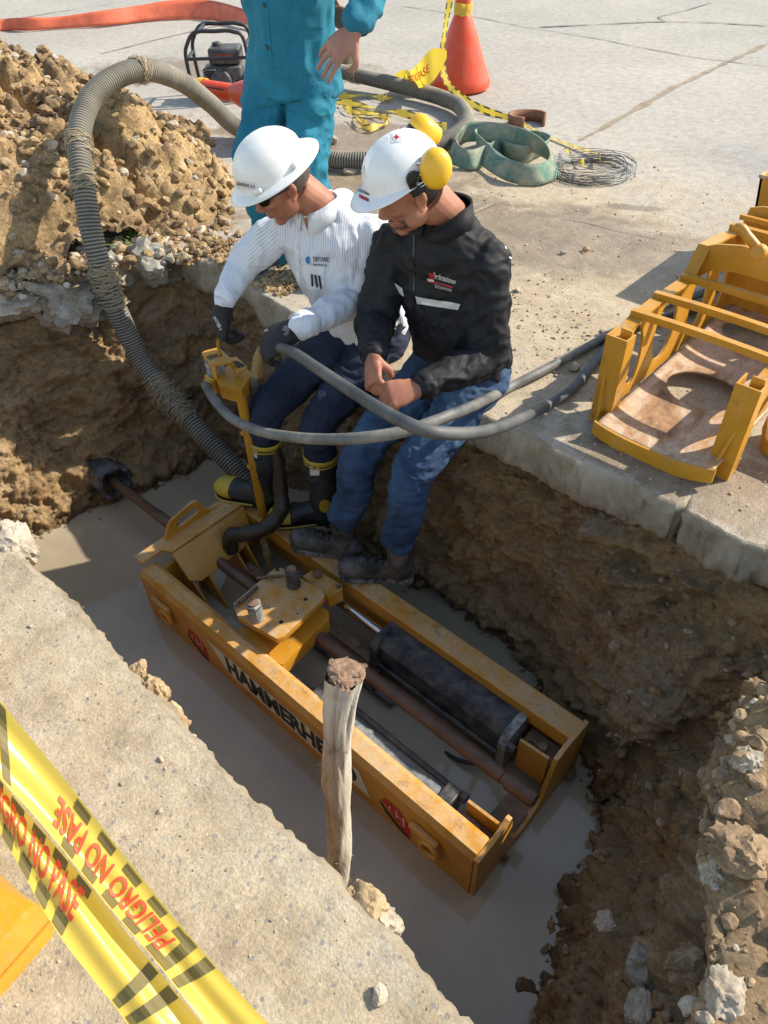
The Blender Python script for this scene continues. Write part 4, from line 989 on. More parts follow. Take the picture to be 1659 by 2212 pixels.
q0 = [pz(*q, zh) for q in ((570, 745), (600, 762), (600, 800), (530, 790))]
bm = bmesh.new(); add_prism(bm, [pz(600, 762, zh), pz(560, 790, zh), pz(625, 890, zc + .004), pz(665, 880, zc + .004)], (.004, 0, .004), 0); from_bm('guard_leg', bm, M['yel2'], gdo, True, 35)
bm = bmesh.new(); add_prism(bm, [pz(*q, zc + .035) for q in ((560, 725), (640, 718), (760, 820), (745, 860), (655, 893), (620, 860))], (0, 0, .006), .002); lp = from_bm('label_plate', bm, M['yel2'], con, True, 35)
bm = bmesh.new(); add_prism(bm, [pz(*q, zc + .0415) for q in ((600, 755), (650, 750), (735, 800), (650, 830))], (0, 0, .0015), 0); from_bm('label', bm, M['print'], lp, False)
tube('lever', [pz(448, 690, zc + .06) + Vector((0, 0, -.09)), pz(442, 600, zc + .10), Py(*Z7(438, 520), 1.455)], .0065, M['yel2'], con, 10)
bm = bmesh.new(); fb = pz(350, 1010, zc - .06); add_tube(bm, [pz(430, 1000, zc - .05), pz(340, 1000, zc - .05), pz(300, 1010, zc - .052)], [.03, .028, .022], 8); from_bm('hose_fitting', bm, M['yel2'], con, True, 30)
bm = bmesh.new(); add_box(bm, pz(400, 985, zc - .05), (.06, .05, .075), None, .008); from_bm('valve_body', bm, M['yel2'], con)
# muddy hose that loops down behind the post into the frame
mh = [Vector((-2.10, 1.50, -.30)), Vector((-2.06, 1.50, -.42)), Vector((-2.03, 1.47, -.55)), Vector((-2.0, 1.43, -.64)), Vector((-2.02, 1.35, -.70)), Vector((-2.08, 1.27, -.72)), Vector((-2.14, 1.235, -.75)), Vector((-2.15, 1.23, -.84))]
mhp, mr = catmull(mh, 6, [.026, .028, .033, .036, .037, .036, .036, .033])
bm = bmesh.new(); add_tube(bm, mhp, [r * (1 + .10 * math.sin(i * 1.7) * math.sin(i * .6)) for i, r in enumerate(mr)], 16)
from_bm('muddy_supply_hose', bm, M['muddy'], mach)
for p, l in (((-2.02, 1.33, -.84), .10), ((-2.07, 1.36, -.83), .07)):
    bm = bmesh.new(); c = Vector(p); add_tube(bm, [c + Vector((0, 0, .04)), c + Vector((0, 0, .0)), c, c + Vector((0, 0, -.03)), c + Vector((.0, 0, -.03)), c + Vector((.01, -.005, -l - .06))], [.013, .013, .019, .019, .013, .013], 8); from_bm('hose_fitting', bm, M['brass'], mach, True, 30)

# the rod string runs through the machine into the old pipe
rodp = [(-3.62, 1.19, -.985), (-3.18, 1.17, -.905), (-2.80, 1.155, -.875)]
rs = empty('drill_rod', (-1.8, 1.14, -.8), 'long brown rusty steel rod running from the pipe mouth through the yellow machine', 'rod')
a0, a1 = Vector((-3.60, 1.178, -.93)), Vector((-.43, 1.128, -.775))
dv_ = (a1 - a0); L_ = dv_.length; dv_.normalize()
xs = [0, .93, .935, .99, .995, L_ - 1.90, L_ - 1.895, L_ - .13, L_ - .125]
def at_(s): return a0 + dv_ * s
tube('rod_section', [at_(0), at_(.92), at_(.925), at_(.97)], [.0245, .0245, .0265, .0265], M['rod'], rs, 24)
tube('rod_section', [at_(.972), at_(1.04), at_(1.045), at_(1.90)], [.0275, .0275, .0255, .0255], M['rod'], rs, 24)
tube('rod_section', [at_(1.902), at_(1.97), at_(1.975), at_(L_ - .13)], [.0275, .0275, .0265, .0265], M['rod'], rs, 24)
tube('rod_coupling', [at_(L_ - .128), at_(L_ - .11), at_(L_ - .108), at_(L_ - .02), at_(L_)], [.024, .024, .031, .031, .027], M['rod'], rs, 24)
# mouth of the old pipe
mp = empty('pipe_mouth', (-3.28, 1.19, -.9), 'black corroded old pipe end sticking out of the pit wall around the brown rod', 'pipe')
bm = bmesh.new(); pc = Vector((-3.07, 1.170, -.905)); ax_ = Vector((-1, 0, -.06)).normalized(); sd_, up_ = basis(ax_)
ro, ri = [], []
for k in range(40):
    a = 2 * math.pi * k / 40; d = sd_ * math.cos(a) + up_ * math.sin(a); n_ = 1 + .06 * math.sin(3 * a + 1) + .04 * math.sin(7 * a)
    f = .006 * math.sin(5 * a) + .005 * math.sin(11 * a + 2)
    ro.append([bm.verts.new(pc - ax_ * (.03 + f) + d * .092 * n_), bm.verts.new(pc + ax_ * .04 + d * .098 * n_), bm.verts.new(pc + ax_ * .35 + d * .092)])
    ri.append([bm.verts.new(pc - ax_ * (.03 + f) + d * .072 * n_), bm.verts.new(pc + ax_ * .35 + d * .07)])
for k in range(40):
    j = (k + 1) % 40
    bm.faces.new((ro[k][0], ro[j][0], ro[j][1], ro[k][1])); bm.faces.new((ro[k][1], ro[j][1], ro[j][2], ro[k][2]))
    bm.faces.new((ri[k][0], ri[k][1], ri[j][1], ri[j][0])); bm.faces.new((ro[k][0], ri[k][0], ri[j][0], ro[j][0])); bm.faces.new((ro[k][2], ro[j][2], ri[j][1], ri[k][1]))
from_bm('pipe_wall', bm, M['cyl'], mp)
bm = bmesh.new(); add_tube(bm, [pc + ax_ * .33, pc + ax_ * .34], .075, 24); from_bm('pipe_dark_disc', bm, M['print'], mp)  # black disc painted in for the darkness deep inside the pipe
# ------------------------------------------------------------------ steel cradle on the far slab
Z5 = zoom(2000, 600, 1024, 1416); Z6 = zoom(2300, 600, 724, 1659)
XL, XR = -.944, -.436; XM = (XL + XR) / 2
cr = empty('steel_cradle', (XM, 2.6, 0), 'open yellow steel cradle with cross bars and a rusty tray standing on the far slab', 'cradle')
# tray: curved, with oval openings
nuT, nvT = 30, 90; V, idx = [], {}
ys = np.linspace(1.995, 3.12, nvT); xs_ = np.linspace(-.875, -.465, nuT)
def tz(x): return .052 + .020 * abs((x - XM) / .2) ** 3
def inhole(x, y): return any(((x - cx) / rx) ** 2 + ((y - cy) / ry) ** 2 < 1 for cx, cy, rx, ry in ((-.69, 2.43, .135, .118), (-.69, 2.92, .15, .10)))
bm = bmesh.new()
step = 1
gridv = {}
def gv(i, j):
    if (i, j) not in gridv: gridv[(i, j)] = bm.verts.new((xs_[i], ys[j], tz(xs_[i])))
    return gridv[(i, j)]
for i in range(nuT - 1):
    for j in range(nvT - 1):
        if not inhole((xs_[i] + xs_[i + 1]) / 2, (ys[j] + ys[j + 1]) / 2): bm.faces.new((gv(i, j), gv(i + 1, j), gv(i + 1, j + 1), gv(i, j + 1)))
for v in bm.verts:      # pull the cut edge onto the oval
    if v.is_boundary and XL + .09 < v.co.x < XR - .05 and 2.1 < v.co.y < 3.08:
        for cx, cy, rx, ry in ((-.69, 2.43, .135, .118), (-.69, 2.92, .15, .10)):
            dx, dy = (v.co.x - cx) / rx, (v.co.y - cy) / ry; l = math.hypot(dx, dy)
            if l < 1.35: v.co.x = cx + dx / l * rx; v.co.y = cy + dy / l * ry
tray = from_bm('tray', bm, M['yeltray'], cr, True)
sm = tray.modifiers.new('s', 'SOLIDIFY'); sm.thickness = .008; sm.offset = -1
bm = bmesh.new(); lip = [(x, tz(x) + .001) for x in np.linspace(-.885, -.455, 16)]
add_prism(bm, [(x, 1.985, z) for x, z in lip] + [(x, 1.985, z - .052 - .008 * math.sin((x + .885) * 7.3)) for x, z in lip[::-1]], (0, .010, 0), .002); from_bm('tray_lip', bm, M['yelc'], cr, True, 35)
# side plates with openings
def side(x, sgn):
    top = [(2.10, .325), (2.20, .335), (2.26, .345), (2.40, .348), (2.62, .335), (2.705, .435), (2.89, .410), (3.02, .385), (3.12, .30)]
    pts = [(2.04, .045)] + top + [(3.16, .045)]
    def sl_(y, z): return (x + sgn * .045 * (1 - min(1, z / .3)), y, z)
    outl = [sl_(*q) for q in pts]
    holes = []
    for cy, cz, ry, rz, sk in ((2.275, .185, .055, .105, .02), (2.505, .19, .085, .105, .03), (2.78, .20, .075, .11, .03), (2.99, .2, .045, .10, .02)):
        holes.append([sl_(cy + math.cos(a) * ry + math.sin(a) * sk, cz + math.sin(a) * rz) for a in np.linspace(0, 2 * math.pi, 25)[:-1]])
    bm = bmesh.new(); add_prism(bm, outl, (.010 * sgn, 0, 0), 0, holes); o = from_bm('side_plate', bm, M['yelc'], cr, True, 35)
    bm = bmesh.new()
    for (y0, z0), (y1, z1) in zip(top[:-1], top[1:]):
        c = Vector((x + sgn * .018, (y0 + y1) / 2, (z0 + z1) / 2)); L = math.hypot(y1 - y0, z1 - z0)
        add_box(bm, c, (.046, L + .004, .008), Euler((math.atan2(z1 - z0, y1 - y0), 0, 0)).to_matrix())
    from_bm('top_flange', bm, M['yelc'], o, False)
side(XL, 1); side(XR, -1)
def post(x0, x1, y0):
    bm = bmesh.new(); t = .007; h0, h1 = .0, .345; d = .075
    prof = [(x0, y0 + d), (x0, y0), (x1, y0), (x1, y0 + d * .8), (x1 - t, y0 + d * .8), (x1 - t, y0 + t), (x0 + t, y0 + t), (x0 + t, y0 + d)]
    add_prism(bm, [(x, y, h0) for x, y in prof], (0, 0, h1 - h0), .0015)
    o = from_bm('corner_post', bm, M['yelc'], cr, True, 35)
    bm = bmesh.new(); add_box(bm, ((x0 + x1) / 2 + .01, y0 + d * .6, h1 - .03), (.04, .008, .09), None, .002); from_bm('stiffener', bm, M['yelc'], o)
post(-.944, -.868, 2.075); post(-.508, -.430, 2.070)
def sqbar(name, a, b, s_, mat, parent, bev=.002, bow=0):
    bm = bmesh.new(); n = 10; a = Vector(a); b = Vector(b); rings = []
    for i in range(n + 1):
        t = i / n; c = a.lerp(b, t) + Vector((0, 0, bow * 4 * t * (1 - t)))
        rings.append([bm.verts.new(c + Vector((0, y * s_, z * s_))) for y, z in ((-.5, -.5), (.5, -.5), (.5, .5), (-.5, .5))])
    for p_, q_ in zip(rings, rings[1:]):
        for k in range(4): bm.faces.new((p_[k], p_[(k + 1) % 4], q_[(k + 1) % 4], q_[k]))
    bm.faces.new(rings[0][::-1]); bm.faces.new(rings[-1]); bmesh.ops.recalc_face_normals(bm, faces=bm.faces)
    return from_bm(name, bm, mat, parent, False)
for y_, z_ in ((2.248, .352), (2.405, .356), (2.615, .345)): sqbar('cross_bar', (XL - .004, y_, z_), (XR + .004, y_, z_), .024, M['yelc'], cr, bow=.006)
bm = bmesh.new()
ar_t = [Px(*Z6(1070, 820), -.935), Vector((-.88, 2.70, .455)), Vector((-.80, 2.70, .472)), Vector((-.58, 2.70, .472)), Vector((-.50, 2.70, .455)), Vector((-.445, 2.70, .43))]
ar_b = [Vector((-.445, 2.70, .30)), Vector((-.50, 2.70, .355)), Vector((-.58, 2.70, .375)), Vector((-.80, 2.70, .375)), Vector((-.88, 2.70, .355)), Vector((-.935, 2.70, .30))]
ar_t[0] = Vector((-.938, 2.70, .43)); add_prism(bm, ar_t + ar_b, (0, .012, 0), .002); arch = from_bm('arch_plate', bm, M['yelc'], cr, True, 35)
shp = [Py(*Z6(a, b), 2.66) for a, b in ((1375, 700), (1392, 680), (1425, 690), (1460, 740), (1510, 800), (1560, 860), (1600, 890))]
shk, _r = catmull(shp, 5, [.018] * 7)
tube('shackle', shk, .017, M['yelc'], arch, 12); disc('shackle_pin', Py(*Z6(1590, 895), 2.63), .026, .03, M['yelc'], arch, 20, (0, -1, .2))
bm = bmesh.new(); add_box(bm, (XM, 3.10, .16), (.50, .012, .20), None, .002); bk = from_bm('back_plate', bm, M['yelc'], cr, False)
sqbar('rear_bar', (XL, 3.085, .268), (XR, 3.085, .268), .026, M['yeltray'], cr)
for k, (y_, z_) in enumerate(((2.98, .415), (3.06, .43))):
    sqbar('cross_bar', (XL + .0, y_, z_), (XR, y_, z_), .026 if k == 0 else .018, M['yelc'], cr)
bm = bmesh.new(); add_prism(bm, [(-.945, 3.10, .36), (-.93, 3.10, .455), (-.88, 3.10, .47), (-.50, 3.10, .47), (-.445, 3.10, .455), (-.436, 3.10, .36)], (0, .01, 0), .001); from_bm('rear_plate', bm, M['yelc'], cr, True, 35)
# tall yellow box behind it
bx = empty('yellow_bin', (-.75, 3.75, 0), 'tall yellow steel box with an open top behind the cradle, at the right edge', 'steel box')
tl = Py(*Z6(1590, 215), 3.45); H_ = tl.z
b0 = [(-.97, 3.45), (-.35, 3.45), (-.35, 4.0), (-.97, 4.0)]; tpx = [(tl.x, 3.45), (-.30, 3.45), (-.30, 4.05), (tl.x, 4.05)]
for k in range(4):
    j = (k + 1) % 4; bm = bmesh.new(); q = [Vector((*b0[k], 0)), Vector((*b0[j], 0)), Vector((*tpx[j], H_)), Vector((*tpx[k], H_))]; n_ = (q[1] - q[0]).cross(q[2] - q[0]).normalized() * -.010
    add_prism(bm, q, n_, 0); o = from_bm('panel', bm, M['yelc'], bx, False)
tube('rim', [Vector((*t_, H_)) for t_ in tpx + tpx[:1]], .008, M['yeltray'], bx, 6)
p0 = P(1659, 985, .0)
ft = empty('yellow_machine_foot', p0, 'corner of another yellow steel part touching the right edge beside the cradle', 'steel part')
bm = bmesh.new(); add_prism(bm, [P(1640, 975, .0), P(1646, 925, .06), P(1700, 900, .06), P(1720, 990, .0), P(1668, 1000, .0)], (0, .0, .05), .006); from_bm('bracket', bm, M['yelc'], ft)
bm = bmesh.new(); add_box(bm, p0 + Vector((.07, .02, .08)), (.12, .10, .06), None, .008); from_bm('bracket', bm, M['yelc'], ft)

# ------------------------------------------------------------------ hoses
def yl_pts(L): return [Py(u, v, y) if y is not None else P(u, v, .026) for u, v, y in L]
h1 = yl_pts([(447, 826, 1.33), (462, 862, 1.30), (500, 903, 1.27), (560, 931, 1.24), (640, 945, 1.22), (720, 949, 1.22), (800, 944, 1.26), (880, 930, 1.34), (960, 902, 1.46), (1020, 878, 1.64), (1085, 845, None), (1150, 812, None), (1240, 765, None), (1320, 722, None), (1385, 688, None), (1440, 655, None), (1520, 632, None), (1620, 600, None), (1720, 560, None)])
h1[0] = Vector(pz(300, 1010, zc - .052))
o = tube('hydraulic_hose', catmull(h1, 8), .0185, M['hose'], None, 16); tag(o, 'grey rubber hose running from the front of the yellow valve box', 'hose', 'hydraulic hoses')
h2 = yl_pts([(572, 760, 1.455), (592, 750, 1.43), (630, 760, 1.38), (680, 792, 1.33), (740, 832, 1.27), (800, 871, 1.22), (860, 905, 1.19), (920, 930, 1.20), (980, 937, 1.27), (1050, 931, 1.42), (1115, 909, 1.66), (1175, 880, None), (1235, 842, None), (1290, 778, None), (1340, 720, None), (1420, 690, None), (1540, 660, None), (1700, 620, None)])
o = tube('hydraulic_hose', catmull(h2, 8), .0185, M['hosedark'], None, 16); tag(o, 'darker grey rubber hose held in the black glove, crossing over the other hose', 'hose', 'hydraulic hoses')
hf = empty('hose_coupling', Py(558, 790, 1.46), 'muddy brass coupling on the hose end below the black glove', 'coupling')
c = Py(566, 755, 1.46)
tube('coupling_body', [c, Py(560, 775, 1.47), Py(556, 800, 1.48)], [.02, .024, .02], M['brass'], hf, 12)
bm = bmesh.new(); add_tube(bm, [Py(557, 788, 1.48), Py(555, 808, 1.485)], .026, 6); from_bm('hex_nut', bm, M['brass'], hf, True, 30)
tube('lower_hose', catmull([Py(555, 805, 1.485), Py(548, 850, 1.50), Py(530, 905, 1.52), Py(528, 960, 1.53), Vector((-2.10, 1.50, -.30))], 6), .020, M['hosedark'], hf, 12)

def corrugated(name, pts, vals, period, parent=None, seg=26):
    q, rr = catmull(pts, 40, vals); a = np.array(q); d = np.r_[0, np.cumsum(np.linalg.norm(np.diff(a, axis=0), axis=1))]
    st = period / 5; n = int(d[-1] / st); s = np.arange(n) * st
    c = np.stack([np.interp(s, d, a[:, k]) for k in range(3)], 1); r = np.interp(s, d, rr)
    c += np.stack([fbm(c * 1.0, 5, 2, 91 + k) for k in range(3)], 1) * .004
    ph = np.cos(2 * np.pi * s / period); R = r + np.clip(ph, -.4, .7) * .0058
    t = np.gradient(c, axis=0); t /= np.linalg.norm(t, axis=1)[:, None]
    sv_ = np.zeros_like(c); cur = np.cross(t[0], (0, 0, 1.)); cur /= np.linalg.norm(cur)
    for i in range(n):
        cur = cur - t[i] * cur.dot(t[i]); cur /= np.linalg.norm(cur); sv_[i] = cur
    w_ = np.cross(sv_, t); ang = 2 * np.pi * np.arange(seg) / seg
    V = c[:, None] + (sv_[:, None] * np.cos(ang)[None, :, None] + w_[:, None] * np.sin(ang)[None, :, None]) * R[:, None, None]
    f = grid_faces(seg, n, True); Vt = V.transpose(1, 0, 2).reshape(-1, 3)
    o = np_mesh(name, Vt, f, M['corr'], parent); attr(o.data, 'ridge', np.tile(np.clip(ph, -.4, .7) / 1.1 + .4, seg))
    return o, c
big = empty('suction_hose', (-3.9, 2.1, 0), 'thick grey corrugated suction hose arching over the soil heap down into the pit', 'hose')
hp_ = [Py(560, 1075, 1.60), Py(530, 1035, 1.60), Py(430, 930, 1.57), Py(345, 835, 1.56), Py(290, 750, 1.57), Py(240, 640, 1.56), Py(205, 530, 1.58), Py(180, 400, 1.66), Py(172, 300, 1.78), Py(195, 215, 1.97), Py(255, 165, 2.2), Py(320, 152, 2.42), Py(385, 172, 2.68), Py(450, 220, 2.95), Vector((-4.22, 3.18, .15)), Vector((-3.95, 3.33, .062)), Vector((-3.56, 3.32, .062)), Vector((-3.28, 3.52, .062)), Vector((-3.19, 3.95, .062)), Vector((-3.30, 4.38, .065)), Vector((-3.66, 4.72, .07)), Vector((-4.2, 4.80, .08)), Vector((-4.8, 4.72, .12)), Vector((-5.25, 4.45, .2))]
ho, hc_ = corrugated('hose_body', hp_, [.050] * len(hp_), .0155, big)
# frayed fibre bindings on the hose
def binding(u, v, n, L, seed, wild=1.0):
    rnd = random.Random(seed); pr = np.array([J(c) for c in hc_]); i0 = int(np.argmin(np.hypot(pr[:, 0] - u, pr[:, 1] - v)))
    bm = bmesh.new()
    for k in range(n):
        i = max(3, min(len(hc_) - 4, i0 + int(rnd.uniform(-.5, .5) * L / .0031))); c = Vector(hc_[i]); t = Vector(hc_[i + 2] - hc_[i - 2]).normalized(); s_, w_ = basis(t)
        a0_ = rnd.uniform(0, 6.28); sp = rnd.uniform(.6, 3.0); pts = []; dr = rnd.uniform(-.02, .02)
        for m in range(9):
            a = a0_ + sp * m / 8; r = .0585 + rnd.uniform(0, .004) + (rnd.uniform(0, .018) * wild if rnd.random() < .18 else 0)
            pts.append(c + (s_ * math.cos(a) + w_ * math.sin(a)) * r + t * (dr * m / 4 + rnd.uniform(-.003, .003)))
        add_tube(bm, pts, rnd.uniform(.0009, .0022), 4, False)
    from_bm('fibre_binding', bm, M['jute'], big)
binding(360, 850, 170, .17, 1, 1.3); binding(222, 600, 150, .15, 2, 1.5); binding(302, 158, 60, .06, 3, .6); binding(192, 310, 50, .07, 4, .5); binding(183, 395, 50, .07, 5, .5); binding(385, 905, 60, .08, 6, 1.2); binding(762, 178, 50, .08, 7, .8); binding(255, 640, 40, .1, 8)

# ------------------------------------------------------------------ things on the street
RT = Vector((.738, .674, 0)); FW = Vector((-.674, .738, 0)); UP = Vector((0, 0, 1))
def lathe(name, base, prof, mat, parent=None, seg=32, axis=UP, autos=40, cap=True):
    bm = bmesh.new(); add_tube(bm, [Vector(base) + axis * z for r, z in prof], [r for r, z in prof], seg, cap); return from_bm(name, bm, mat, parent, True, autos)
cb_ = P(993, 192, 0)
c1 = empty('traffic_post', cb_, 'orange plastic delineator post with a flared round base, standing on the street', 'traffic post')
lathe('flared_base', cb_, [(.205, .0), (.232, .02), (.240, .055), (.225, .09), (.175, .22), (.125, .36), (.085, .46), (.060, .515), (.050, .53)], M['orange'], c1)
lathe('post', cb_, [(.050, .52), (.056, .56), (.058, .60), (.060, 1.18), (.055, 1.25), (.03, 1.29)], M['orange'], c1)
bm = bmesh.new(); add_box(bm, cb_ + Vector((0, 0, .86)) - FW * .057 + RT * .008, (.012, .012, .42), None, .004); from_bm('slot', bm, M['print'], c1)
def wrap(base, r, z0, n, seed, axis=UP):
    rnd = random.Random(seed); bm = bmesh.new(); s_, w_ = basis(axis)
    for k in range(n):
        zz = z0 + rnd.uniform(-.02, .02); w2 = rnd.uniform(.012, .028); prev = None; ph = rnd.uniform(0, 6)
        for i in range(33):
            a = 2 * math.pi * i / 32; d = s_ * math.cos(a) + w_ * math.sin(a); rr = r + .002 + .0015 * k + .003 * math.sin(5 * a + ph); zo = zz + .008 * math.sin(a + ph)
            cur = (bm.verts.new(base + d * rr + axis * (zo - w2)), bm.verts.new(base + d * (rr + .001) + axis * (zo + w2)))
            if prev: bm.faces.new((prev[0], cur[0], cur[1], prev[1]))
            prev = cur
    return bm
tp1 = from_bm('tape_knot', wrap(cb_, .060, .545, 5, 3), M['tape']); tag(tp1, 'yellow tape wound round the neck of the standing orange post', 'tape')
ca, cbx = P(404, 186, .26), P(600, 215, .26)
ax2 = (cbx - ca).normalized()
c2 = empty('traffic_post', ca, 'orange plastic post lying on its side beside the engine, half behind the teal trousers', 'traffic post')
lathe('flared_base', ca, [(.05, .40), (.058, .42), (.078, .48), (.105, .57), (.145, .71), (.18, .85), (.19, .88), (.165, .90)], M['orange'], c2, axis=ax2)
lathe('post', ca, [(.03, -.03), (.055, .0), (.058, .06), (.056, .38), (.048, .41)], M['orange'], c2, axis=ax2)
bm = bmesh.new(); s_, w_ = basis(ax2); add_box(bm, ca + ax2 * .25 - FW * .050 + UP * .02, (.2, .02, .022), Matrix((ax2, FW, UP)).transposed(), .006); from_bm('slot', bm, M['print'], c2)
tag(from_bm('tape_knot', wrap(ca + ax2 * .14, .058, 0, 4, 8, ax2), M['tape']), 'yellow tape wound round the lying orange post', 'tape')

def ribbon(name, pts, wvec, mat, n=8, parent=None, th=0.0, label=None, cat=None, group=None):
    """pts centre line, wvec width vector at each point"""
    q = catmull(pts, n); w = catmull(wvec, n); V = []
    for a, b in zip(q, w): V += [a - b * .5, a - b * .27, a + b * .27, a + b * .5]
    o = np_mesh(name, [tuple(v) for v in V], grid_faces(len(q), 4), mat, parent, True)
    if th: m = o.modifiers.new('s', 'SOLIDIFY'); m.thickness = th; m.offset = 0
    if label: tag(o, label, cat, group)
    o['_'] = 0; del o['_']; return o, q, w
# tape hanging from the post and running over the ground
tpts = [Py(990, -90, 5.02), Py(972, 0, 4.95), Py(962, 60, 4.92), Py(955, 120, 4.86), Py(962, 170, 4.80), Py(990, 205, 4.75), P(1040, 235, .03), P(1110, 258, .02), P(1165, 285, .015), P(1230, 312, .015), P(1290, 332, .03), P(1296, 345, .05)]
tw = [RT * .05, RT * .05 + FW * .02, RT * .035 + FW * .04, RT * .045, RT * .05 + FW * .02, UP * .04 + RT * .03, UP * .05 + FW * .03, FW * .06 + UP * .02, FW * .06, FW * .065, FW * .06 + RT * .02, FW * .05 + UP * .03]
t1, tq, tw_ = ribbon('barrier_tape', tpts, tw, M['tape'], 14, None, 0, 'yellow barrier tape hanging beside the standing orange post and trailing to the wire coil', 'tape')
def tape_marks(par, q, w, k0, k1, every=2, off=.002):
    par.data.materials.append(M['olive'])          # printed dashes along both edges
    for i in range(k0, k1):
        if i % 5 > 2: continue
        for j in (0, 2): par.data.polygons[i * 3 + j].material_index = 1
tape_marks(t1, tq, tw_, 2, len(tq) - 4)
# printed flag of tape in front of the post
fl = [P(878, 176, .05), Py(905, 165, 4.72), Py(935, 140, 4.74), Py(965, 118, 4.78)]
fw_ = [UP * .10 + RT * -.02, UP * .15 + RT * -.03, UP * .20 + RT * -.02, UP * .05]
f1, fq, fwl = ribbon('barrier_tape', fl, [Vector(x) for x in fw_], M['tape'], 6, None, 0, 'printed yellow tape gathered into a twisted flag left of the standing orange post', 'tape')
def tape_text(par, txt, q, w, size, i0, flip, sx=1.0, off=.004):
    L = np.r_[0, np.cumsum([(q[i + 1] - q[i]).length for i in range(len(q) - 1)])]; s0 = L[-1] * i0
    def cf(x, y, z):
        s = s0 + (-x if flip else x); s = min(max(s, 0), L[-1] - 1e-4); i = int(np.searchsorted(L, s, side='right') - 1); i = min(i, len(q) - 2)
        f = (s - L[i]) / (L[i + 1] - L[i]); c = q[i].lerp(q[i + 1], f); ww = w[i].lerp(w[i + 1], f); wl = ww.length
        n_ = (q[i + 1] - q[i]).cross(ww).normalized()
        if n_.dot(Vector((0, 0, CAMH)) - c) < 0: n_ = -n_
        return c + ww.normalized() * ((-y if flip else y)) + n_ * (off + z)
    return text_mesh('lettering', txt, size, M['redtext'], None, par, .0002, size * .012, sx, conform=cf)
tape_text(f1, 'PELIGRO NO PASE', fq, fwl, .075, .5, False, .8)
fl2 = [P(845, 178, .03), P(862, 168, .07), P(880, 166, .08), P(890, 178, .02)]
ribbon('barrier_tape', fl2, [UP * .05, UP * .09, UP * .09, UP * .05], M['tape'], 6, None, 0, 'short curl of yellow tape on the ground behind the corrugated hose bend', 'tape')
for pts_, wv_, lb in [
    ([(780, 160), (800, 166), (835, 172), (850, 176)], .05, 'yellow tape lying behind the hose, right of the teal sleeve'),
    ([(715, 205), (750, 208), (790, 205), (830, 212), (850, 210)], .05, 'yellow tape strand under the corrugated hose, upper one beside the teal trousers'),
    ([(712, 220), (760, 224), (820, 236), (880, 247), (930, 262), (965, 274)], .055, 'long yellow tape strand running from the teal trousers to the hose bend'),
    ([(735, 225), (760, 240), (800, 248), (835, 255), (838, 264), (800, 276), (770, 270), (758, 250)], .05, 'yellow tape tangle on the ground between the teal trousers and the earmuffs'),
    ([(756, 235), (790, 244), (825, 248), (838, 262), (815, 272), (780, 262), (765, 245)], .04, 'crumpled upper loop of the yellow tape tangle'),
    ([(1218, 320), (1230, 333), (1245, 345), (1262, 352)], .045, 'yellow tape end lying against the wire coil')]:
    P3 = [P(u, v, .02 + .015 * (i % 2)) for i, (u, v) in enumerate(pts_)]
    o, q_, w_2 = ribbon('barrier_tape', P3, [(FW * wv_ + UP * wv_ * (.8 if i % 2 else -.2)) for i in range(len(P3))], M['tape'], 5, None, 0, lb, 'tape', 'scraps of yellow tape on the street')
    tape_marks(o, q_, w_2, 1, len(q_) - 2)
# pale reddish lay-flat hose across the top
rp = [P(-120, 75, .06), P(0, 55, .05), P(60, 52, .07), P(130, 49, .06), P(220, 40, .08), P(300, 30, .08), P(370, 22, .09), P(450, 22, .09), P(520, 36, .09), P(580, 55, .07), P(620, 85, .06)]
rw = [UP * .10 + FW * .05, UP * .10 + FW * .04, UP * .12, UP * .10 + FW * .05, UP * .13 + FW * .06, UP * .14 + FW * .08, UP * .16 + FW * .1, UP * .17 + FW * .1, UP * .14 + FW * .1, UP * .12 + FW * .05, UP * .12]
ribbon('layflat_hose', rp, rw, M['tarp'], 12, None, .012, 'faded red lay-flat hose snaking across the street at the top left', 'hose')
# engine pump
pu = P(490, 212, 0); eng = empty('engine_pump', pu, 'dusty black petrol engine pump in a tubular frame behind the soil heap', 'engine')
def L3(r, f, u): return pu + RT * r + FW * f + UP * u
for f in (-.12, .16):
    tube('frame_tube', catmull([L3(-.22, f, .02), L3(-.24, f, .30), L3(-.21, f, .40), L3(-.14, f, .47), L3(0, f, .475), L3(.14, f, .47), L3(.22, f, .40), L3(.23, f, .02)], 5), .014, M['black'], eng, 10)
for r, u in ((-.235, .30), (-.12, .472), (.22, .38), (-.22, .03), (.22, .03)): tube('frame_tube', [L3(r, -.12, u), L3(r, .16, u)], .013, M['black'], eng, 10)
tube('frame_tube', [L3(-.235, -.12, .30), L3(.225, -.12, .30)], .012, M['black'], eng, 10)
rotm = Matrix((RT, FW, UP)).transposed()
bm = bmesh.new(); add_box(bm, L3(.04, .02, .30), (.24, .20, .11), rotm, .028, 3); tk = from_bm('fuel_tank', bm, M['engine'], eng)
lathe('filler_cap', L3(-.02, .02, .352), [(.035, 0), (.036, .02), (.03, .028)], M['black'], tk)
bm = bmesh.new(); add_box(bm, L3(.03, .0, .17), (.26, .20, .14), rotm, .02, 2)
for k in range(7): add_box(bm, L3(-.08, -.02, .12 + k * .017), (.10, .22, .006), rotm)
from_bm('engine_block', bm, M['engine'], eng)
bm = bmesh.new(); add_tube(bm, [L3(.0, -.115, .14), L3(.0, -.135, .14), L3(.0, -.145, .14)], [.085, .082, .07], 24); rc = from_bm('recoil_cover', bm, M['engine'], eng)
text_mesh('lettering', 'FORX', .045, M['orange'], frame_mtx(L3(.045, -.0835, .30), RT, UP), tk, .001, .001)
bm = bmesh.new(); add_box(bm, L3(.14, -.02, .13), (.12, .16, .10), rotm, .03, 2); from_bm('air_filter', bm, M['black'], eng)
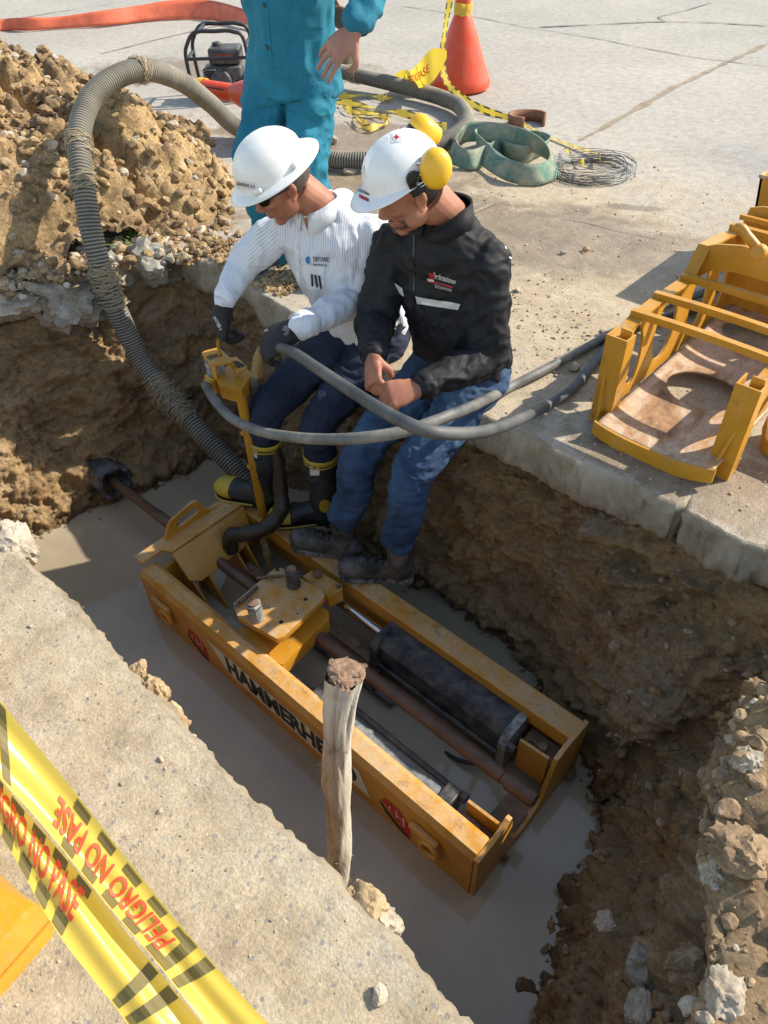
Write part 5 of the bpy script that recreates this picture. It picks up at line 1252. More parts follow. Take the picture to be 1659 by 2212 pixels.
bm = bmesh.new(); add_tube(bm, [L3(.02, .08, .08), L3(.02, .24, .10)], [.07, .06], 20); from_bm('pump_housing', bm, M['engine'], eng)
# tin drum
db = P(742, 158, 0); dr_ = empty('tin_drum', db, 'dirty olive tin drum with an open top behind the teal worker\'s hand', 'drum')
bm = bmesh.new(); rr = add_tube(bm, [db, db + UP * .02, db + UP * .20, db + UP * .205, db + UP * .20, db + UP * .03], [.105, .11, .115, .112, .107, .10], 28); from_bm('drum_shell', bm, M['drum'], dr_, True, 50)
# green lifting sling: one endless webbing heaped in loops
wb_ = .115
sl_ = [(975, 318, .06), (992, 300, .09), (1015, 285, .12), (1080, 288, .13), (1150, 308, .13), (1188, 335, .10), (1196, 362, .06), (1160, 377, .06), (1110, 372, .06), (1070, 352, .06), (1040, 325, .07), (1030, 302, .10), (1050, 290, .06), (1090, 322, .05), (1130, 335, .06), (1165, 325, .06), (1180, 312, .05), (1150, 300, .05), (1100, 310, .05), (1060, 330, .05), (1020, 345, .06), (985, 335, .06), (975, 318, .06)]
sq = [P(u, v, z) for u, v, z in sl_]; sw = []
for i in range(len(sq)):
    tilt = [.3, .1, -.3, -.2, .1, .3, .5, .35, .2, .5, .3, -.2, .4, .2, .1, .3, .2, -.2, .2, .1, .4, .3, .3][i]
    t = (sq[min(i + 1, len(sq) - 1)] - sq[max(i - 1, 0)]).normalized(); n_ = t.cross(UP).normalized(); sw.append((UP * math.cos(tilt * 1.5) + n_ * math.sin(tilt * 1.5)) * wb_)
ribbon('lifting_sling', sq, sw, M['webbing'], 10, None, .007, 'worn green webbing sling heaped in loops on the street beside the corrugated hose', 'sling')
pr_ = P(1137, 270, 0); bm = bmesh.new(); V_ = []
for k in range(31):
    a = math.radians(-35 + 290 * k / 30); d = RT * math.cos(a) * .13 + FW * math.sin(a) * .10; V_ += [pr_ + d, pr_ + d * 1.03 + UP * .075]
o = np_mesh('rusty_collar', [tuple(v) for v in V_], grid_faces(31, 2), M['rustpipe']); m = o.modifiers.new('s', 'SOLIDIFY'); m.thickness = .014
tag(o, 'rusty brown split pipe collar standing behind the green sling', 'pipe collar')
# coil of wire
wc = P(1278, 374, 0); rnd = random.Random(9); bm = bmesh.new()
for k in range(34):
    r = rnd.uniform(.17, .25); ex = RT * rnd.gauss(0, .012) + FW * rnd.gauss(0, .015); h = abs(rnd.gauss(0.02, .02)); tl_ = rnd.gauss(0, .028); ph = rnd.uniform(0, 6.28); sp = rnd.uniform(3.5, 6.2); n_ = 30; pts = []
    for i in range(n_ + 1):
        a = ph + sp * i / n_; pts.append(wc + ex + RT * math.cos(a) * r + FW * math.sin(a) * r * .92 + UP * max(.003, h + tl_ * math.cos(a + ph) + .006 * math.sin(3 * a)))
    add_tube(bm, pts, .0017, 5, False)
for k in range(3): add_tube(bm, catmull([wc - RT * (.2 - k * .02) + UP * .01, wc - RT * .3 - FW * (.05 + k * .04) + UP * .06, wc - RT * .36 - FW * (.16 + .03 * k) + UP * .01], 6), .0015, 5, False)
tag(from_bm('wire_coil', bm, M['wire']), 'loose coil of thin grey steel wire lying on the street right of the sling', 'wire coil')

# ------------------------------------------------------------------ stake
st0, st1 = Py(712, 1990, .50), P(748, 1452, .0)
sk = empty('wooden_stake', st0, 'weathered round wooden stake with a splintered top standing at the near slab edge', 'stake')
n_ = 60; pts = [st0.lerp(st1, i / n_) for i in range(n_ + 1)]; axs = (st1 - st0).normalized(); s_, w_ = basis(axs); V_ = []
for i, c in enumerate(pts):
    t = i / n_; bow = s_ * (.016 * math.sin(t * 5.5)) + w_ * (.010 * math.sin(t * 8 + 1))
    for k in range(48):
        a = 2 * math.pi * k / 48; r = .034 + .008 * t + .005 * math.sin(t * 9) * math.cos(a + 1) + .004 * math.sin(t * 23 + 2 * a) * math.sin(a * 2 + t * 4) + .006 * math.exp(-((t - .62) / .03) ** 2) * max(0, math.cos(a - 2.2)) + .007 * math.exp(-((t - .3) / .04) ** 2) * max(0, math.cos(a - 4.0))
        r += .014 * max(0, math.cos(a - .7)) * max(0, t - .72) / .28 * 1.6
        V_.append(c + bow + (s_ * math.cos(a) + w_ * math.sin(a)) * r)
V_ = np.array([tuple(v) for v in V_]); an = np.tile(np.arange(48) / 48 * 2 * np.pi, n_ + 1); tt = np.repeat(np.linspace(0, 1, n_ + 1), 48)
cc = np.repeat(np.array([tuple(c) for c in pts]), 48, 0); gr = fbm(np.column_stack([np.cos(an) * 3, np.sin(an) * 3, tt * 2.2]), 2.5, 5, 5, .6)
split = np.clip(1 - np.abs(((an - 1.15 + np.pi) % (2 * np.pi)) - np.pi) / .16, 0, 1) * np.clip((tt - .55) / .2, 0, 1) + np.clip(1 - np.abs(((an - .3 + np.pi) % (2 * np.pi)) - np.pi) / .1, 0, 1) * np.clip((tt - .7) / .2, 0, 1) + np.clip(1 - np.abs(((an - 5.3 + np.pi) % (2 * np.pi)) - np.pi) / .08, 0, 1) * np.clip((tt - .62) / .2, 0, 1)
rad_d = (V_ - cc) / np.linalg.norm(V_ - cc, axis=1)[:, None]
V_ = V_ + rad_d * (gr * .0062 - split * .016)[:, None]
top = tt > .995; V_[top] += np.array(axs) * (fbm(V_[top], 60, 2, 8) * .012)[:, None]
np_mesh('shaft', V_, np.concatenate([grid_faces(n_ + 1, 48), [[i * 48 + 47, (i + 1) * 48 + 47, (i + 1) * 48, i * 48] for i in range(n_)]]), M['wood'], sk)
bm = bmesh.new(); rnd = random.Random(6); add_loft(bm, [(st1 - axs * .01, .046, .043), (st1 + axs * .002, .052, .046), (st1 + axs * .009, .044, .040), (st1 + axs * .011, .022, .02)], 20)
for k in range(60):
    a = rnd.uniform(0, 6.28); r = rnd.uniform(.030, .048); c = st1 + (s_ * math.cos(a) + w_ * math.sin(a)) * r + axs * rnd.uniform(-.03, .0)
    dd = (axs + (s_ * math.cos(a) + w_ * math.sin(a)) * rnd.uniform(-.1, .7) + Vector((rnd.gauss(0, .2), rnd.gauss(0, .2), 0))).normalized(); l_ = rnd.uniform(.004, .015)
    add_tube(bm, [c, c + dd * l_ * .5, c + dd * l_], [rnd.uniform(.003, .006), .003, .0008], 4)
for k in range(16):
    a = rnd.uniform(0, 6.28); rock_bm(bm, st1 + (s_ * math.cos(a) + w_ * math.sin(a)) * rnd.uniform(.015, .050) + axs * rnd.uniform(-.012, .010), rnd.uniform(.010, .022), 400 + k, 3, .7, 1.3)
from_bm('splintered_top', bm, M['woodtop'], sk, False)
bm = bmesh.new()
for (uu, vv), n2, ln in (((690, 1650), 90, .03), ((733, 1850), 60, .022), ((718, 1895), 60, .02)):
    c0 = min(pts, key=lambda c: abs(J(c)[1] - vv)); side = -1 if uu < 700 else 1
    hd_ = Vector(ROT[:, 0]) * side
    for k in range(n2):
        b0 = c0 + hd_ * .036 + Vector((rnd.gauss(0, .006), rnd.gauss(0, .006), rnd.gauss(0, .012))); d = (hd_ + Vector((rnd.gauss(0, .8), rnd.gauss(0, .8), rnd.gauss(-.2, .8)))).normalized() * rnd.uniform(.3, 1) * ln
        add_tube(bm, [b0, b0 + d * .5 + Vector((0, 0, rnd.gauss(0, .003))), b0 + d], [.0011, .0009, .0004], 4, False)
from_bm('root_fibres', bm, M['jute'], sk)
bm = bmesh.new()
for k in range(60):
    c0 = pts[rnd.randint(6, 22)]; a = rnd.uniform(-2.6, 1.0); c = c0 + (s_ * math.cos(a) + w_ * math.sin(a)) * rnd.uniform(.032, .042)
    rock_bm(bm, c, rnd.uniform(.004, .013), 300 + k, 2, 1.4, .7)
from_bm('bark_remains', bm, M['brownstone'], sk, False)

# ------------------------------------------------------------------ foreground barrier tape and steel box
Z8 = zoom(0, 2600, 1300, 1659)
def edge_pts(L, dist): return [Pd(*Z8(a, b), dist if not hasattr(dist, '__len__') else dist[i]) for i, (a, b) in enumerate(L)]
def surf(Lp, Rp, n, fold):
    A = catmull(Lp, n); B = catmull(Rp, n); V_ = []; nt = 13
    m = len(A); toc = [(Vector((0, 0, CAMH)) - (a + b) / 2).normalized() for a, b in zip(A, B)]
    mids = [(a + b) / 2 for a, b in zip(A, B)]; L = np.r_[0, np.cumsum([(mids[i + 1] - mids[i]).length for i in range(m - 1)])]
    def ev(s, t, off=0.0):
        s = min(max(s, 0), L[-1] - 1e-5); i = min(int(np.searchsorted(L, s, side='right') - 1), m - 2); f = (s - L[i]) / (L[i + 1] - L[i])
        a = A[i].lerp(A[i + 1], f); b = B[i].lerp(B[i + 1], f); return a.lerp(b, t) + toc[i].lerp(toc[i + 1], f) * (fold(s, t) + off)
    V_ = [tuple(ev(s, t)) for s in L for t in np.linspace(0, 1, nt)]
    return ev, L, V_, m, nt
def find_s(ev, L, u, v, t):
    best = min(np.linspace(0, L[-1], 1600), key=lambda s: (lambda q: (q[0] - u) ** 2 + (q[1] - v) ** 2)(J(ev(s, t)))); return best
def fold_a(s, t): return .0045 * math.sin(t * 5.2 + s * 2.2 + .4) + .0025 * math.sin(t * 11 - s * 5) + .010 * max(0, t - .72) * math.sin(s * 6)
def fold_b(s, t): return -.004 + .006 * math.sin(t * 6.0 + s * 3 + 2) + .002 * math.sin(t * 13 + s * 9) - .02 * max(0, t - .8)
A_L = [(-2100, -2360), (-1200, -1060), (-600, -230), (-260, 240), (-120, 440), (0, 590), (150, 755), (290, 920), (440, 1105), (600, 1300), (770, 1495), (890, 1650), (1040, 1840), (1200, 2040), (1700, 2640), (2600, 3740)]
A_R = [(-1900, -2500), (-1050, -1250), (-480, -470), (-190, -40), (-90, 90), (0, 205), (170, 410), (370, 655), (560, 900), (770, 1165), (960, 1395), (1130, 1590), (1350, 1830), (1540, 2040), (2020, 2560), (2850, 3560)]
B_L = [(-2200, -2230), (-1300, -930), (-620, -20), (-200, 500), (-90, 700), (0, 870), (105, 1050), (210, 1245), (330, 1430), (440, 1570), (560, 1720), (640, 1830), (760, 2000), (1200, 2640), (2000, 3800)]
B_R = [(-2100, -2330), (-1200, -1030), (-560, -150), (-160, 370), (-60, 510), (20, 620), (160, 790), (300, 950), (470, 1150), (640, 1370), (800, 1560), (930, 1720), (1080, 1900), (1560, 2500), (2450, 3640)]
dst = 1.02
def build_tape(Lq, Rq, dist, fold, label):
    ev, L, V_, m, nt = surf(edge_pts(Lq, dist), edge_pts(Rq, dist), 8, fold)
    o = np_mesh('barrier_tape', V_, grid_faces(m, nt), M['tape']); tag(o, label, 'tape'); return o, ev, L
ta, eva, La = build_tape(A_L, A_R, dst, fold_a, 'yellow danger tape in the left foreground, upper strip with upside-down lettering beside the pit')
tb, evb, Lb = build_tape(B_L, B_R, dst + .012, fold_b, 'yellow danger tape in the left foreground, lower strip with upright lettering over the yellow box')
def quad(bm, ev, s0, s1, t0, t1, skew=0.0, n=6, off=.0014):
    rows_ = []
    for i in range(n + 1):
        t = t0 + (t1 - t0) * i / n; sk_ = skew * (t - t0)
        rows_.append([bm.verts.new(ev(s0 + sk_ + (s1 - s0) * j / 3, t, off)) for j in range(4)])
    for a, b in zip(rows_, rows_[1:]):
        for j in range(3): bm.faces.new((a[j], a[j + 1], b[j + 1], b[j]))
def bar(o, ev, *a):
    bm = bmesh.new(); quad(bm, ev, *a); from_bm('printed_bar', bm, M['olive'], o, False)
def marks(o, ev, L, s_start, n, per_, rows_):
    for k in range(n):
        for t0, t1, ph in rows_: bar(o, ev, s_start + per_ * (k + ph), s_start + per_ * (k + ph + .58), t0, t1, .0, 2)
sA0 = find_s(eva, La, *Z8(400, 745), .85)
marks(ta, eva, La, sA0 - .008, 5, .0430, ((.76, .95, 0), (.04, .22, .0)))
for c0 in ((905, 1500), (985, 1590), (30, 300), (90, 390)):
    s0 = find_s(eva, La, *Z8(*c0), .5); bar(ta, eva, s0 - .007, s0 + .008, .05, .97, -.012, 10)
sB0 = find_s(evb, Lb, *Z8(30, 860), .15)
marks(tb, evb, Lb, sB0 - .042, 5, .0385, ((.04, .30, 0), (.80, .97, .25)))
for c0 in ((705, 1650), (790, 1750)):
    s0 = find_s(evb, Lb, *Z8(*c0), .5); bar(tb, evb, s0 - .007, s0 + .008, .04, .97, -.012, 10)
def tape_word(par, ev, L, p_start, p_end, tmid, size, flip):
    s0, s1 = find_s(ev, L, *Z8(*p_start), tmid), find_s(ev, L, *Z8(*p_end), tmid)
    W_ = [None]
    t_ = text_mesh('lettering', 'PELIGRO NO PASE', size, M['redtext'], Matrix.Identity(4), par, .0, size * .018)
    xs1 = [v.co.x for v in t_.data.vertices]; x0_, x1_ = min(xs1), max(xs1)
    bm = bmesh.new(); bm.from_mesh(t_.data); bmesh.ops.triangulate(bm, faces=bm.faces); bmesh.ops.subdivide_edges(bm, edges=[e for e in bm.edges if e.calc_length() > size * .25], cuts=1)
    wd = (ev(s0, 1) - ev(s0, 0)).length
    for v in bm.verts:
        s = s0 + (s1 - s0) * (v.co.x - x0_) / (x1_ - x0_); t = tmid + (-v.co.y if flip else v.co.y) / wd; v.co = ev(s, t, .0026)
    bm.to_mesh(t_.data); bm.free()
tape_word(ta, eva, La, (830, 1440), (270, 750), .47, .031, True)
tape_word(tb, evb, Lb, (-60, 570), (395, 1245), .55, .031, False)
t3, ev3, L3_ = None, None, None
# yellow steel box under the tape
cA, cB = P(*Z8(285, 1325), .0), P(*Z8(-40, 1700), .0)
d1 = (cB - cA).normalized(); d2 = Vector((-d1.y, d1.x, 0)); 
if d2.dot(P(*Z8(0, 1000), 0) - cA) < 0: d2 = -d2
yb = empty('yellow_steel_box', cA, 'yellow steel equipment box under the tape at the lower left corner', 'steel box')
def Q(a, b, z): return cA + d1 * a + d2 * b + UP * z
bm = bmesh.new(); add_prism(bm, [Q(-.0, .05, .02), Q(.5, .05, .02), Q(.5, .10, .27), Q(.04, .09, .27)], d2 * .012, .002); from_bm('front_panel', bm, M['yel2'], yb, True, 35)
bm = bmesh.new(); add_prism(bm, [Q(-.0, .062, .02), Q(.04, .102, .27), Q(.04, .7, .27), Q(.0, .7, .02)], d1 * .012, .002); from_bm('side_panel', bm, M['yel2'], yb, True, 35)
bm = bmesh.new(); add_prism(bm, [Q(.04, .09, .268), Q(.5, .10, .268), Q(.5, .7, .268), Q(.04, .7, .268)], (0, 0, .008), .002); from_bm('top_panel', bm, M['yel2'], yb, True, 35)
bm = bmesh.new(); add_prism(bm, [Q(-.01, .0, .008), Q(.5, .0, .008), Q(.5, .065, .03), Q(-.0, .065, .03)], (0, 0, .008), .002); from_bm('base_flange', bm, M['yel2'], yb, True, 35)
bm = bmesh.new(); add_prism(bm, [Q(.02, -.012, .0), Q(.5, -.012, .0), Q(.5, .0, .022), Q(-.01, .0, .022)], d2 * .006, .001); from_bm('base_flange', bm, M['yel2'], yb, True, 35)
# ------------------------------------------------------------------ people
from mathutils.bvhtree import BVHTree
def add_ell(bm, c, r, R=None, sub=3):
    m = Matrix.Translation(Vector(c)) @ (R.to_4x4() if R is not None else Matrix.Identity(4)) @ Matrix.Diagonal((*r, 1))
    bmesh.ops.create_icosphere(bm, subdivisions=sub, radius=1.0, matrix=m)
def limb(bm, pts, rads, seg=16, n=5, flat_end=False):
    """tapered limb with rounded ends"""
    q, r = catmull(pts, n, rads); add_tube(bm, q, r, seg); add_ell(bm, q[0], [r[0]] * 3, None, 2)
    if not flat_end: add_ell(bm, q[-1], [r[-1]] * 3, None, 2)
def ik(a, b, l1, l2, pole):
    a, b = Vector(a), Vector(b); d = b - a; L = min(d.length, (l1 + l2) * .999); dn = d.normalized()
    x = (l1 * l1 - l2 * l2 + L * L) / (2 * L); h = math.sqrt(max(0, l1 * l1 - x * x)); p = Vector(pole); p = (p - dn * p.dot(dn)).normalized()
    return a + dn * x + p * h
def fr(f, up=(0, 0, 1)):
    f = Vector(f).normalized(); l = Vector(up).cross(f).normalized(); u = f.cross(l).normalized()
    return Matrix((f, l, u)).transposed()          # columns: forward, left, up
def head(bm, c, R, s=1.0):
    def W(x, y, z): return Vector(c) + R @ (Vector((x, y, z)) * s)
    E = lambda x, y, z, a, b, cc, sub=3: add_ell(bm, W(x, y, z), (a * s, b * s, cc * s), R, sub)
    E(-.012, 0, .028, .098, .077, .096, 4); E(.022, 0, -.018, .070, .066, .080, 4)
    E(.030, 0, -.070, .056, .053, .045); E(.066, 0, -.100, .023, .026, .020)          # jaw, chin
    for k in (-1, 1):
        E(.018, .050 * k, -.062, .042, .017, .034); E(.066, .036 * k, -.022, .022, .022, .017)   # jaw corner, cheekbone
        E(.080, .026 * k, .020, .014, .022, .009); E(.074, .030 * k, .002, .0125, .0125, .0125)  # brow, eyeball
        E(.078, .030 * k, .010, .011, .016, .006); E(.076, .030 * k, -.008, .010, .014, .004)    # lids
        # ear with rim, lobe
        E(-.008, .079 * k, -.012, .017, .007, .028); E(-.018, .086 * k, -.002, .012, .006, .020); E(.000, .080 * k, -.036, .009, .006, .010)
        E(.101, .011 * k, -.036, .011, .009, .008)
    bmn = [(W(.084, 0, .016), .008 * s, .008 * s), (W(.098, 0, -.008), .009 * s, .010 * s), (W(.113, 0, -.030), .012 * s, .012 * s), (W(.106, 0, -.040), .009 * s, .008 * s)]
    add_loft(bm, bmn, 10, R @ Vector((1, 0, 0)))
    E(.090, 0, -.060, .012, .024, .006); E(.088, 0, -.071, .012, .021, .007)                    # lips
def hand(bm, wrist, d, back, side, curl=(.5, .6, .6, .6), s=1.0, thumb=.5, fat=1.0, spread=.06):
    """d: wrist to knuckles, back: normal of the back of the hand, side: +1 thumb on (d x back) side"""
    d = Vector(d).normalized(); b = Vector(back); b = (b - d * b.dot(d)).normalized(); t = d.cross(b) * side
    w = Vector(wrist); fk = fat
    secs = [(w, .027 * s * fk, .021 * s * fk, t), (w + d * .02 * s, .030 * s * fk, .019 * s * fk, t), (w + d * .055 * s, .040 * s * fk, .017 * s * fk, t), (w + d * .088 * s, .043 * s * fk, .014 * s * fk, t), (w + d * .098 * s, .038 * s * fk, .011 * s * fk, t)]
    add_loft(bm, secs, 16)
    for k, (off, l, c) in enumerate(((.031, .92, curl[0]), (.0105, 1.0, curl[1]), (-.0105, .95, curl[2]), (-.031, .76, curl[3]))):
        base = w + d * (.088 - abs(off) * .12) * s + t * off * s; dirv = (d + t * off * spread * 30).normalized(); p = [base - d * .02 * s, base]; ang = 0; cur = base
        for j, ln in enumerate((.043, .027, .021)):
            ang += c * (1.05 if j == 0 else 1.15); dv = dirv * math.cos(ang) - b * math.sin(ang); cur = cur + dv * ln * l * s; p.append(cur)
        r = [.0088, .0095, .0086, .0078, .0066]; q, rr = catmull(p, 3, [x * s * fk for x in r]); add_tube(bm, q, rr, 10); add_ell(bm, q[-1], [rr[-1]] * 3, None, 2)
        add_ell(bm, base + b * .003 * s, [.0098 * s * fk] * 3, None, 2)
    tb = w + d * .025 * s + t * .022 * s - b * .004 * s
    dt = (t * (1.0 - thumb * .7) + d * .75 - b * (.25 + thumb * .7)).normalized(); d2_ = (d * (.8) - t * thumb * .6 - b * (.3 + thumb * .4)).normalized()
    k_ = .72 if thumb > 1 else 1.0; p = [tb, tb + dt * .034 * s * k_, tb + dt * .062 * s * k_, tb + dt * .062 * s * k_ + d2_ * .028 * s * k_]
    q, rr = catmull(p, 4, [x * s * fk for x in (.0155, .0130, .0105, .0082)]); add_tube(bm, q, rr, 10); add_ell(bm, q[-1], [rr[-1]] * 3, None, 2); add_ell(bm, q[0], [rr[0]] * 3, None, 2)
def folds(amp, scale=(1, 1, 1), seed=0, f=9):
    def fn(co, no):
        w = np.stack([fbm(co + 3, 6, 2, seed + 7), fbm(co + 6, 6, 2, seed + 8), fbm(co + 9, 6, 2, seed + 9)], 1) * .05
        q = (co + w) * scale
        r = 1 - np.abs(fbm(q, f, 3, seed)) * 2.4
        r2 = 1 - np.abs(fbm((co + w * .6) * scale, f * 2.3, 2, seed + 20)) * 2.6
        return (np.clip(r, -.6, 1) - .3) * amp + (np.clip(r2, -.5, 1) - .3) * amp * .42 + fbm(co, 5, 2, seed + 3) * amp * .8
    return fn
def decal_ray(bvh, u, v, off):
    w = Vector(ROT @ _d(u, v)); hit = bvh.ray_cast(Vector((0, 0, CAMH)), w)
    if hit[0] is None: return None
    n = hit[1]
    if n.dot(w) > 0: n = -n
    return hit[0] + n * off
def bvh_of(o):
    dg = bpy.context.evaluated_depsgraph_get(); dg.update(); return BVHTree.FromObject(o, dg)
def decal_poly(name, o, corners, mat, off=.0015, nu=10, nv=4, bvh=None):
    """a patch stuck to the cloth: quad given by four photo points, laid on the surface"""
    bvh = bvh or bvh_of(o); bm = bmesh.new(); g = []
    for i in range(nu + 1):
        row = []
        for j in range(nv + 1):
            a, b = i / nu, j / nv; top = [corners[0][k] * (1 - a) + corners[1][k] * a for k in (0, 1)]; bot = [corners[3][k] * (1 - a) + corners[2][k] * a for k in (0, 1)]
            p = decal_ray(bvh, top[0] * (1 - b) + bot[0] * b, top[1] * (1 - b) + bot[1] * b, off); row.append(bm.verts.new(p) if p is not None else None)
        g.append(row)
    for i in range(nu):
        for j in range(nv):
            q = (g[i][j], g[i + 1][j], g[i + 1][j + 1], g[i][j + 1])
            if all(x is not None for x in q): bm.faces.new(q)
    return from_bm(name, bm, mat, o)
def decal_text(o, txt, c, right, up, size, mat, off=.0028, bvh=None, bold=.012, width=None):
    bvh = bvh or bvh_of(o); t = text_mesh('lettering', txt, 1.0, mat, Matrix.Identity(4), o, 0, bold)
    xs1 = [v.co.x for v in t.data.vertices]; W_ = max(xs1) - min(xs1); k = (width / W_) if width else size; R_ = Vector((*right, 0)).normalized(); U_ = Vector((*up, 0)).normalized()
    bm = bmesh.new(); bm.from_mesh(t.data); bad = []
    for v in bm.verts:
        px_ = Vector((c[0], c[1], 0)) + R_ * v.co.x * k + U_ * v.co.y * size
        p = decal_ray(bvh, px_.x, px_.y, off)
        if p is None: bad.append(v)
        else: v.co = p
    bmesh.ops.delete(bm, geom=bad, context='VERTS'); bm.to_mesh(t.data); bm.free(); return t

def leg_mesh(name, hip, knee, ankle, rads, mat, parent, amp, seed, vox=.007, pel=None):
    bm = bmesh.new(); limb(bm, [hip, hip.lerp(knee, .5), knee, knee.lerp(ankle, .45), ankle], rads, 18)
    if pel:
        for c, r in pel: add_ell(bm, c, r)
    return bm
def boot_shape(bm, heel, toe, sole_z_up=UP, h=1.0, wid=1.0, toe_h=1.0):
    d = (toe - heel); L = d.length; d.normalize(); s = d.cross(UP).normalized()
    prof = [(-.02, .024, .030), (.03, .034, .046), (.25, .036, .052), (.45, .040, .044), (.65, .047, .034 * toe_h), (.82, .048, .031 * toe_h), (.94, .040, .027 * toe_h), (1.0, .022, .017 * toe_h)]
    add_loft(bm, [(heel + d * L * t + UP * (b + .012), a * wid, b * h, s) for t, a, b in prof], 18)
    return d, s, L
def sole_shape(name, heel, toe, mat, parent, th=.018, wid=1.0, lug=True):
    d = (toe - heel); L = d.length; d.normalize(); s = d.cross(UP).normalized(); pr = [(-.035, .018), (-.02, .030), (.05, .037), (.3, .036), (.45, .038), (.65, .050), (.82, .052), (.95, .043), (1.01, .024), (1.03, .010)]
    left = [heel + d * L * t + s * w * wid for t, w in pr]; right = [heel + d * L * t - s * w * wid for t, w in pr]
    bm = bmesh.new(); add_prism(bm, left + right[::-1], (0, 0, th), .003); o = from_bm(name, bm, mat, parent, True, 40)
    if lug:
        bm = bmesh.new()
        for k in range(9):
            t = .02 + k * .115; w = np.interp(t, [p[0] for p in pr], [p[1] for p in pr])
            for sg in (-1, 1): add_box(bm, heel + d * L * t + s * w * wid * sg + UP * .006, (.018, .010, .016), Matrix((d, s, UP)).transposed(), .002)
        l_ = from_bm('tread', bm, mat, o)
    return o
def work_boot(name, heel, toe, ankle, parent, cuff_top, mat, seed, label=None):
    bm = bmesh.new(); boot_shape(bm, heel, toe, h=1.22, wid=1.08, toe_h=1.3); a0_ = heel + (toe - heel) * .17 + UP * .03
    limb(bm, [a0_, a0_.lerp(cuff_top, .5), cuff_top], [.045, .046, .050], 16)
    o = remesh_obj(name, bm, .0045, mat, parent, 3, lambda co, no: fbm(co, 40, 3, seed) * .0016)
    sole_shape('sole', heel, toe, M['sole'], o)
    d = (toe - heel).normalized(); s = d.cross(UP).normalized(); rnd = random.Random(seed); bm = bmesh.new()
    bv = bvh_of(o)
    for k in range(6):
        c = heel + (toe - heel) * (.36 + .055 * k) + UP * (.2 - .017 * k)
        pts = []
        for w in np.linspace(-.026, .026, 7):
            h = bv.ray_cast(c + s * w + d * (.012 if k % 2 else -.012) * (w / .026) + UP * .1, -UP); pts.append(h[0] + UP * .0035 if h[0] is not None else c + s * w)
        add_tube(bm, pts, .0028, 6)
    from_bm('laces', bm, M['blk'], o); return o
def collar_ring(bm, c, axis, r1, r2, h, lean, seg=28, gap=.0, front=None, thick=.006):
    pass

# ---- man in white shirt -------------------------------------------------
wm = empty('person', (-1.9, 1.9, 0), 'seated man in white pinstriped shirt, white full-brim helmet and rubber boots working the lever', 'person')
hc_w = Vector((-2.003, 1.650, .712)); fW = Vector((-.437 * .89, -.90 * .89, -.45)); RW = fr(fW)
shL, shR = Vector((-1.79, 1.865, .52)), Vector((-2.08, 1.70, .52)); sdW = (shL - shR).normalized()
pelW = Vector((-1.90, 1.93, .06)); nkW = Vector((-1.945, 1.765, .615))
torW = [(pelW - UP * .05, .155, .12, sdW), (Vector((-1.90, 1.925, .10)), .165, .125, sdW), (Vector((-1.91, 1.90, .20)), .165, .130, sdW), (Vector((-1.925, 1.86, .31)), .175, .130, sdW), (Vector((-1.935, 1.81, .42)), .190, .125, sdW), (Vector((-1.935, 1.79, .51)), .185, .110, sdW), (Vector((-1.94, 1.78, .575)), .125, .085, sdW), (Vector((-1.945, 1.775, .61)), .075, .065, sdW)]
elL, wrL = Py(768, 640, 1.80), Py(650, 705, 1.50)
elR, wrR = Py(524, 572, 1.60), Py(486, 646, 1.475)
heelWl, toeWl = P(668, 1118, -.75), P(588, 1124, -.75); heelWr, toeWr = P(580, 1072, -.722), P(474, 1062, -.722)
def longer(h_, t_, L): d = (t_ - h_).normalized(); return h_, h_ + d * L
toeWl = heelWl + Vector((toeWl.x - heelWl.x, toeWl.y - heelWl.y - .03, 0)).normalized() * .285
toeWr = heelWr + (toeWr - heelWr).normalized() * .285
heelWr = toeWr = None
tW = P(476, 1064, -.722); dW = Vector((-.93, -.37, 0)).normalized(); toeWr = tW; heelWr = tW - dW * .285
tL = P(592, 1128, -.75); dL = Vector((-.72, -.70, 0)).normalized(); toeWl = tL; heelWl = tL - dL * .285
anWl = heelWl + (toeWl - heelWl) * .2 + UP * .10; anWr = heelWr + (toeWr - heelWr) * .2 + UP * .10
hpWl, hpWr = pelW + sdW * .085 + Vector((0, -.03, .0)), pelW - sdW * .09 + Vector((0, -.04, .0))
knWl = ik(hpWl, anWl, .43, .45, (-.1, -1, .3)); knWr = ik(hpWr, anWr, .43, .45, (-.2, -1, .3))
# body under the clothes, with the head
bm = bmesh.new(); head(bm, hc_w, RW)
add_tube(bm, [nkW - Vector((0, 0, .06)), nkW + Vector((0, -.01, .01)), hc_w + RW @ Vector((-.035, 0, -.05))], [.066, .063, .066], 20)
add_loft(bm, [(c, a * .9, b * .88, s) for c, a, b, s in torW], 20)
limb(bm, [shL, elL, wrL], [.045, .036, .026]); limb(bm, [shR, elR, wrR], [.045, .036, .026])
limb(bm, [hpWl, knWl, anWl], [.074, .046, .032]); limb(bm, [hpWr, knWr, anWr], [.074, .046, .032])
bodyW = remesh_obj('body', bm, .0042, M['skin'], wm, 3)
def hair_cap(c, R, mat, parent, low=-.045):
    bm = bmesh.new(); bmesh.ops.create_icosphere(bm, subdivisions=4, radius=1.0)
    for v in bm.verts:
        x, y, z = v.co; v.co = Vector((-.016 + x * .100, y * .0805, .028 + z * .098))
    bmesh.ops.delete(bm, geom=[v for v in bm.verts if v.co.z < (low if v.co.x < -.02 else .0) + max(0, v.co.x) * .9 or v.co.x > .060], context='VERTS')
    for v in bm.verts: v.co = Vector(c) + R @ v.co
    return from_bm('hair', bm, mat, parent)
hair_cap(hc_w, RW, M['greyhair'], wm)
